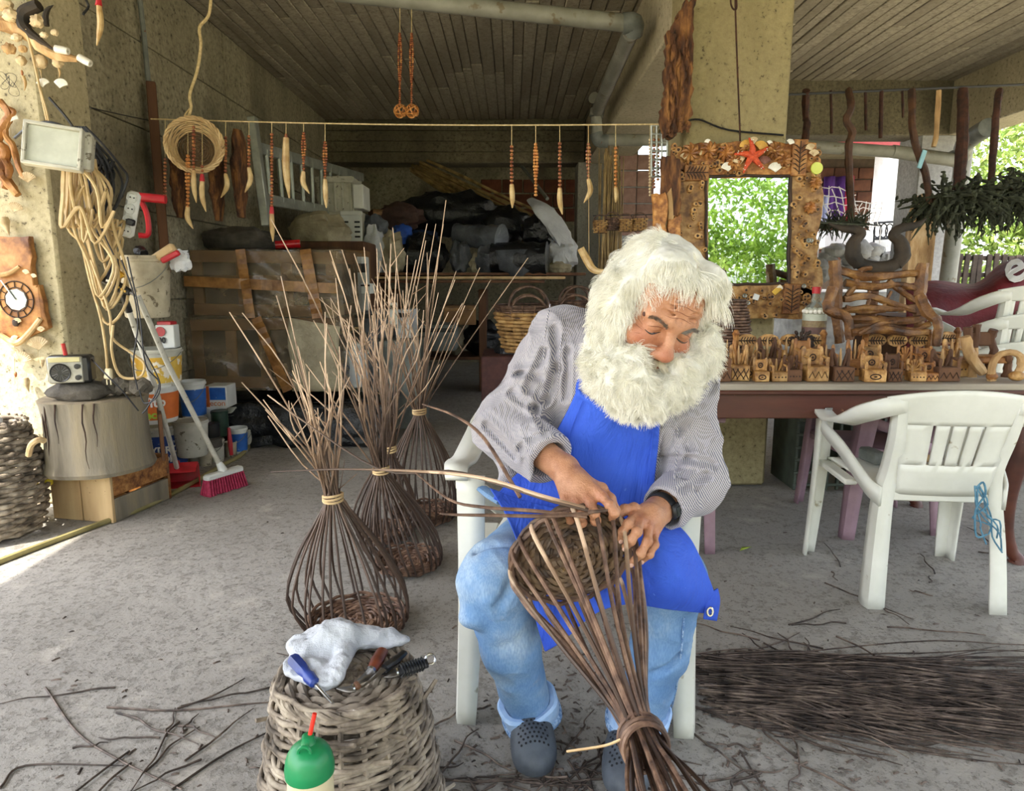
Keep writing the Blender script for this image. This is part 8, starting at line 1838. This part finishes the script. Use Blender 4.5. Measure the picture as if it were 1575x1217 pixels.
mb = MB(); mb.tube(cat_rom([DT + DX * -.03, P(960, 1136, .95), P(930, 1147, .97), P(872, 1156, 1.0)], 4), .0022, 5); mb.build('straw_end', m_wicker_pale, t)
for pts in ([(905, 785, 1.26), (840, 768, 1.28), (760, 742, 1.34), (690, 725, 1.45), (584, 722, 1.7), (470, 650, 1.85), (412, 608, 1.95)], [(900, 782, 1.262), (830, 762, 1.285), (740, 735, 1.36), (640, 725, 1.5), (520, 722, 1.7), (416, 726, 1.8)], [(905, 790, 1.255), (840, 794, 1.25), (760, 793, 1.26), (700, 792, 1.27), (676, 790, 1.28)],
            [(903, 795, 1.25), (820, 786, 1.262), (740, 780, 1.30), (690, 768, 1.36), (640, 728, 1.55)], [(800, 765, 1.31), (745, 675, 1.42), (700, 640, 1.5), (650, 622, 1.6)], [(905, 788, 1.25), (935, 785, 1.24)]):
    mb = MB(); mb.tube(cat_rom([P(*q) for q in pts], 4), [.0042, .004, .0036, .0028, .002], 6); mb.build('weaving_rod', m_rod if len(pts) > 5 else m_willow, t)
# ---- woven basket turned over as a tool stand
bc = V(-.335, 1.27, 0); BH = .355; t = thing('upturned_basket', 'old grey woven willow basket turned over as a tool stand in the foreground', 'basket', bc); rf = lambda s: (.190 - .058 * s ** 1.4, .012 + BH * s)
for o in woven_rows('woven_row', m_willow_old, t, bc, rf, 18, 47, .0052, jit=.010, N=96, am=.8): pass
for k in range(22): a = 2 * PI * k / 22; mb = MB(); mb.tube([bc + V(rf(s)[0] * math.cos(a), rf(s)[0] * math.sin(a), rf(s)[1]) for s in np.linspace(0, 1.0, 6)], .0055, 5); mb.build('stake', m_willow_old, t)
mb = MB(); woven_disc(mb, bc + V(0, 0, BH + .0), (0, 0, 1), .128, 11, .0068, 18); mb.build('woven_base', m_willow_old, t)
mb = MB()
for k in range(4): mb.tube([bc + V((.132 + .007 * math.sin(9 * a + k * 1.6)) * math.cos(a), (.132 + .007 * math.sin(9 * a + k * 1.6)) * math.sin(a), BH + .002 + .007 * math.cos(9 * a + k * 1.6)) for a in [2 * PI * i / 80 for i in range(80)]], .0048, 6, closed=True)
mb.build('braided_rim', m_willow_old, t)
for k in range(14): a = random.uniform(0, 2 * PI); z = random.uniform(.05, .33); mb = MB(); r_ = rf(z / BH)[0]; p = bc + V(r_ * math.cos(a), r_ * math.sin(a), z); mb.tube([p, p + V(math.cos(a + .9) * .05, math.sin(a + .9) * .05, random.uniform(-.02, .03))], .0045, 5); mb.build('cut_end', m_willow_old, t)
zt = BH + .014
b = SDF((-.50, 1.16, zt - .02), (-.20, 1.46, zt + .12), .004)      # rag: folded lumps
for (x, y, z, rx_, ry_, rz_) in ((-.405, 1.345, .02, .075, .055, .022), (-.375, 1.35, .04, .05, .04, .025), (-.33, 1.37, .022, .06, .035, .018), (-.415, 1.28, .012, .05, .05, .014), (-.37, 1.235, .012, .04, .035, .016), (-.27, 1.37, .014, .05, .028, .012), (-.345, 1.30, .02, .018, .07, .018)): b.ell((x, y, zt + z), (rx_, ry_, rz_), None, .015)
vts, fcs = b.mesh(); vts[:, 2] += vnoise(vts * np.array([38, 38, 10]), 4) * .010 + vnoise(vts * 75, 8) * .004; ob_ = V(-.35, 1.31, zt); me = np_mesh('white_rag', vts - np.array(ob_), fcs); o = finish(me, 'white_rag', m_rag, None, 179, True, ob_); tag(o, 'crumpled white rag lying on the upturned basket', 'rag')
Pt = lambda u, v, z=.02: PZ(u, v, zt + z)
t = thing('screwdriver', 'blue handled screwdriver lying on the white rag', 'screwdriver', Pt(465, 1030)); a, b_ = Pt(449, 1012, .03), Pt(486, 1053, .012); mb = MB(); d = (b_ - a).normalized(); Rk = rot_to(d); L = (b_ - a).length
mb.lathe([(0, 0), (.010, .002), (.0135, .012), (.0130, L * .45), (.0095, L * .62), (.0125, L * .72), (.0105, L * .95), (.006, L), (0, L)], a, Rk, 18, wob=lambda q, z: .09 * math.cos(6 * q) * (z < L * .6)); mb.build('handle', mat('blue handle', '#1a2c66', '#2a4290', rough=.35, bump=0), t); mb = MB(); mb.tube([b_, b_ + d * .06], .003, 8); mb.build('shaft', m_steel, t)
def knife(u0, v0, u1, v1, u2, v2, label, mh, hr_, curve, nm='pruning_knife'):
    t = thing(nm, label, 'knife', Pt((u0 + u1) / 2, (v0 + v1) / 2)); a, b_, c = Pt(u0, v0, .018), Pt(u1, v1, .014), Pt(u2, v2, .010); mb = MB(); mb.tube(cat_rom([a, a.lerp(b_, .5), b_], 4), [hr_ * .9, hr_, hr_ * .75], 10, flat=.8); mb.build('handle', mh, t)
    mb = MB(); mb.tube([b_, b_.lerp(c, .12)], hr_ * .85, 10); mb.build('ferrule', m_steel, t); d = (c - b_); s_ = V(-d.y, d.x, 0).normalized(); n = 10; vs_ = []
    for i in range(n + 1): q = i / n; p = b_.lerp(c, q) + s_ * curve * (q * q); w = .012 * (1 - q ** 3); vs_ += [p + s_ * w, p - s_ * w * .8]
    mb = MB(); mb.add(vs_, [(2 * i, 2 * i + 1, 2 * i + 3, 2 * i + 2) for i in range(n)]); o = mb.build('blade', m_steel_dark, t); solidify(o, .003)
knife(588, 1002, 572, 1032, 552, 1056, 'curved pruning knife with brown wooden handle on the upturned basket', mat('red brown handle', '#4a2216', '#7a3c26', scale=16, rough=.4), .014, -.012)
knife(552, 1052, 545, 1058, 522, 1068, 'short hooked blade lying on the front edge of the upturned basket', m_wood_brown, .010, -.02, 'hooked_knife')
knife(657, 1020, 612, 1034, 590, 1042, 'knife with black cord-wrapped handle sticking over the basket edge', m_cord_black, .012, .0, 'wrapped_knife')
o = [x for x in COL.objects if x.name == 'wrapped_knife'][0]; a, b_ = Pt(655, 1020, .018), Pt(614, 1033, .014)
for k in range(9): mb = MB(); mb.tube([a.lerp(b_, .08 + .1 * k) + rot_to(b_ - a) @ V(.0125 * math.cos(q), .0125 * math.sin(q), .001 * q) for q in [2 * PI * i / 12 for i in range(12)]], .002, 4, closed=True); mb.build('cord_wrap', m_black_plastic, o)
mb = MB(); c = Pt(662, 1014, .02); mb.tube([c + rx(.9) @ V(.010 * math.cos(q), .010 * math.sin(q), 0) for q in [2 * PI * i / 16 for i in range(16)]], .0022, 6, closed=True); mb.build('end_ring', m_steel, o)
t = thing('pruning_shears', 'black pruning shears lying between the two knives', 'shears', Pt(600, 1020)); mb = MB(); mb.tube(cat_rom([Pt(622, 1004, .02), Pt(608, 1016, .02), Pt(592, 1026, .018)], 4), [.008, .011, .009], 8, flat=.7); mb.build('handle', m_black_plastic, t); mb = MB(); mb.tube(cat_rom([Pt(614, 1012, .012), Pt(600, 1024, .012), Pt(588, 1034, .012)], 4), [.008, .010, .009], 8, flat=.7); mb.build('handle', m_black_plastic, t)
mb = MB(); mb.tube([Pt(590, 1030, .018), Pt(556, 1058, .012)], [.008, .002], 8, flat=.4); mb.build('blade', m_steel_dark, t)
# ---- green topped bottle
c = P(476, 1175, 1.0); c = V(c.x, 1.0, 0); t = thing('green_bottle', 'cream bottle with green domed cap and red spout in front of the upturned basket', 'bottle', c); mb = MB(); mb.lathe([(0, 0), (.035, 0), (.037, .006), (.037, .352), (.0375, .358)], c, None, 28); mb.build('bottle_body', m_cream, t)
mb = MB(); mb.lathe([(.0375, .354), (.0395, .355), (.0400, .366), (.0392, .370), (.0378, .379), (.0350, .388), (.0305, .396), (.0245, .402), (.0175, .406), (.0120, .408), (.0100, .412), (.0095, .421), (.006, .423), (0, .423)], c, None, 32); cp = mb.build('cap', m_green, t)
mb = MB(); mb.tube([c + V(.010 * math.cos(a), -.022, .405 + .012 * math.sin(a)) for a in np.linspace(0, PI, 10)], .0028, 6); mb.build('cap_loop', m_green, cp); mb = MB(); mb.tube([c + V(.003, 0, .42), c + V(.012, .003, .458)], .0036, 8); mb.build('red_spout', mat('red spout', '#d8281a', '#ea3c28', rough=.4, bump=0), t)
# ---- heap of cut willow on the right
t = thing('willow_bundle', 'heap of dark cut willow rods lying on the floor on the right', 'willow bundle', PZ(1300, 1090))
for k in range(290):
    f = random.random(); a = PZ(1048 + abs(random.gauss(0, 55)) + 30 * f, 1016 + 88 * f + random.uniform(-10, 10), 0); b_ = PZ(random.uniform(1330, 1800), 1040 + 118 * f + random.gauss(0, 24), 0); zz = random.uniform(.004, .075) * (1 - abs(2 * f - 1) ** 2) + .004
    mb = MB(); pts = curvy(a + V(0, 0, zz), b_ + V(0, 0, zz * .6 + .01), 4, .03); mb.tube([V(p.x, p.y, max(p.z, .003)) for p in pts], [random.uniform(.0018, .0034), .0024, .0012], 5); mb.build('willow_rod', m_rod_d if (m_rod_d := mat('dark cut willow', '#28201c', '#4c4038', scale=20, rough=.65, bump=.3, bd=.002, c3='#6e6056', vary=.4)) else None, t)
# ---- loose twigs on the floor
spots = [(560, 1010, 420, 1080, 6), (700, 1120, 640, 1217, 14), (860, 1150, 1000, 1217, 22), (720, 1180, 880, 1215, 16), (1080, 1000, 1300, 1010, 8), (1100, 960, 1400, 1030, 10), (1050, 1120, 1300, 1215, 16), (330, 1090, 120, 1180, 8), (60, 1050, 260, 1217, 6), (1150, 985, 1300, 1035, 6), (1420, 840, 1560, 960, 5), (1250, 860, 1350, 920, 4)]
for (u0, v0, u1, v1, n) in spots:
    for k in range(n):
        a = PZ(random.uniform(min(u0, u1), max(u0, u1)), random.uniform(min(v0, v1), max(v0, v1))); L = random.uniform(.06, .34); q = random.uniform(0, 2 * PI); mb = MB()
        pts = curvy(a, a + V(math.cos(q) * L, math.sin(q) * L, 0), 4, .015); mb.tube([V(p.x, p.y, .004 + abs(p.z) * .3) for p in pts], [.0030, .0026, .0014], 5); one('loose_twig', 'loose dark willow twig lying on the cement floor', 'twig', mb, m_rod_d, 'loose twigs on the floor')
for k, pts in enumerate(([(70, 1060), (120, 1130), (190, 1175), (280, 1217)], [(165, 1090), (270, 1095), (380, 1085), (450, 1080)], [(265, 1217), (350, 1160), (440, 1115)], [(0, 1215), (40, 1180), (190, 1180)])):
    mb = MB(); mb.tube(cat_rom([PZ(u, v) + V(0, 0, .004) for u, v in pts], 6), [.0034, .0028, .0016], 5); one('loose_twig', ('long curved twig bending down to the lower edge left of the basket', 'long nearly straight twig pointing at the upturned basket', 'long twig running diagonally under the upturned basket', 'long bent twig at the lower left corner of the floor')[k], 'twig', mb, m_rod_d, 'long twigs at lower left')
mb = MB(); a = PZ(1146, 846); mb.add([a + V(-.03, -.02, .004), a + V(.005, -.012, .012), a + V(.035, .02, .006), a + V(-.01, .012, .010)], [(0, 1, 3), (1, 2, 3)]); o = one('fallen_leaf', 'single yellow-green leaf lying on the floor before the table', 'leaf', mb, mat('leaf green', '#8aa03a', '#a8b84a', rough=.6)); solidify(o, .001)
# bits of bark and chips in the cement
mb = MB()
for k in range(620):
    u = random.choice((random.gauss(880, 110), random.gauss(1180, 160), random.uniform(0, 1575))); v = random.uniform(1000, 1230) if random.random() < .75 else random.uniform(800, 1230); a = PZ(u, v); q = random.uniform(0, PI); L = random.uniform(.003, .014); d = V(math.cos(q), math.sin(q), 0) * L; s_ = V(-d.y, d.x, 0) * .22
    mb.add([a - d - s_ + V(0, 0, .001), a + d - s_ + V(0, 0, .001), a + d + s_ + V(0, 0, .003), a - d + s_ + V(0, 0, .003), a + V(0, 0, .006)], [(0, 1, 4), (1, 2, 4), (2, 3, 4), (3, 0, 4)])
o = mb.build('bark_chips', m_rod_d, None, origin=(0, 0, 0), smooth=False); tag(o, 'scattered bark chips and splinters on the cement floor', 'bark chips', None, 'stuff')
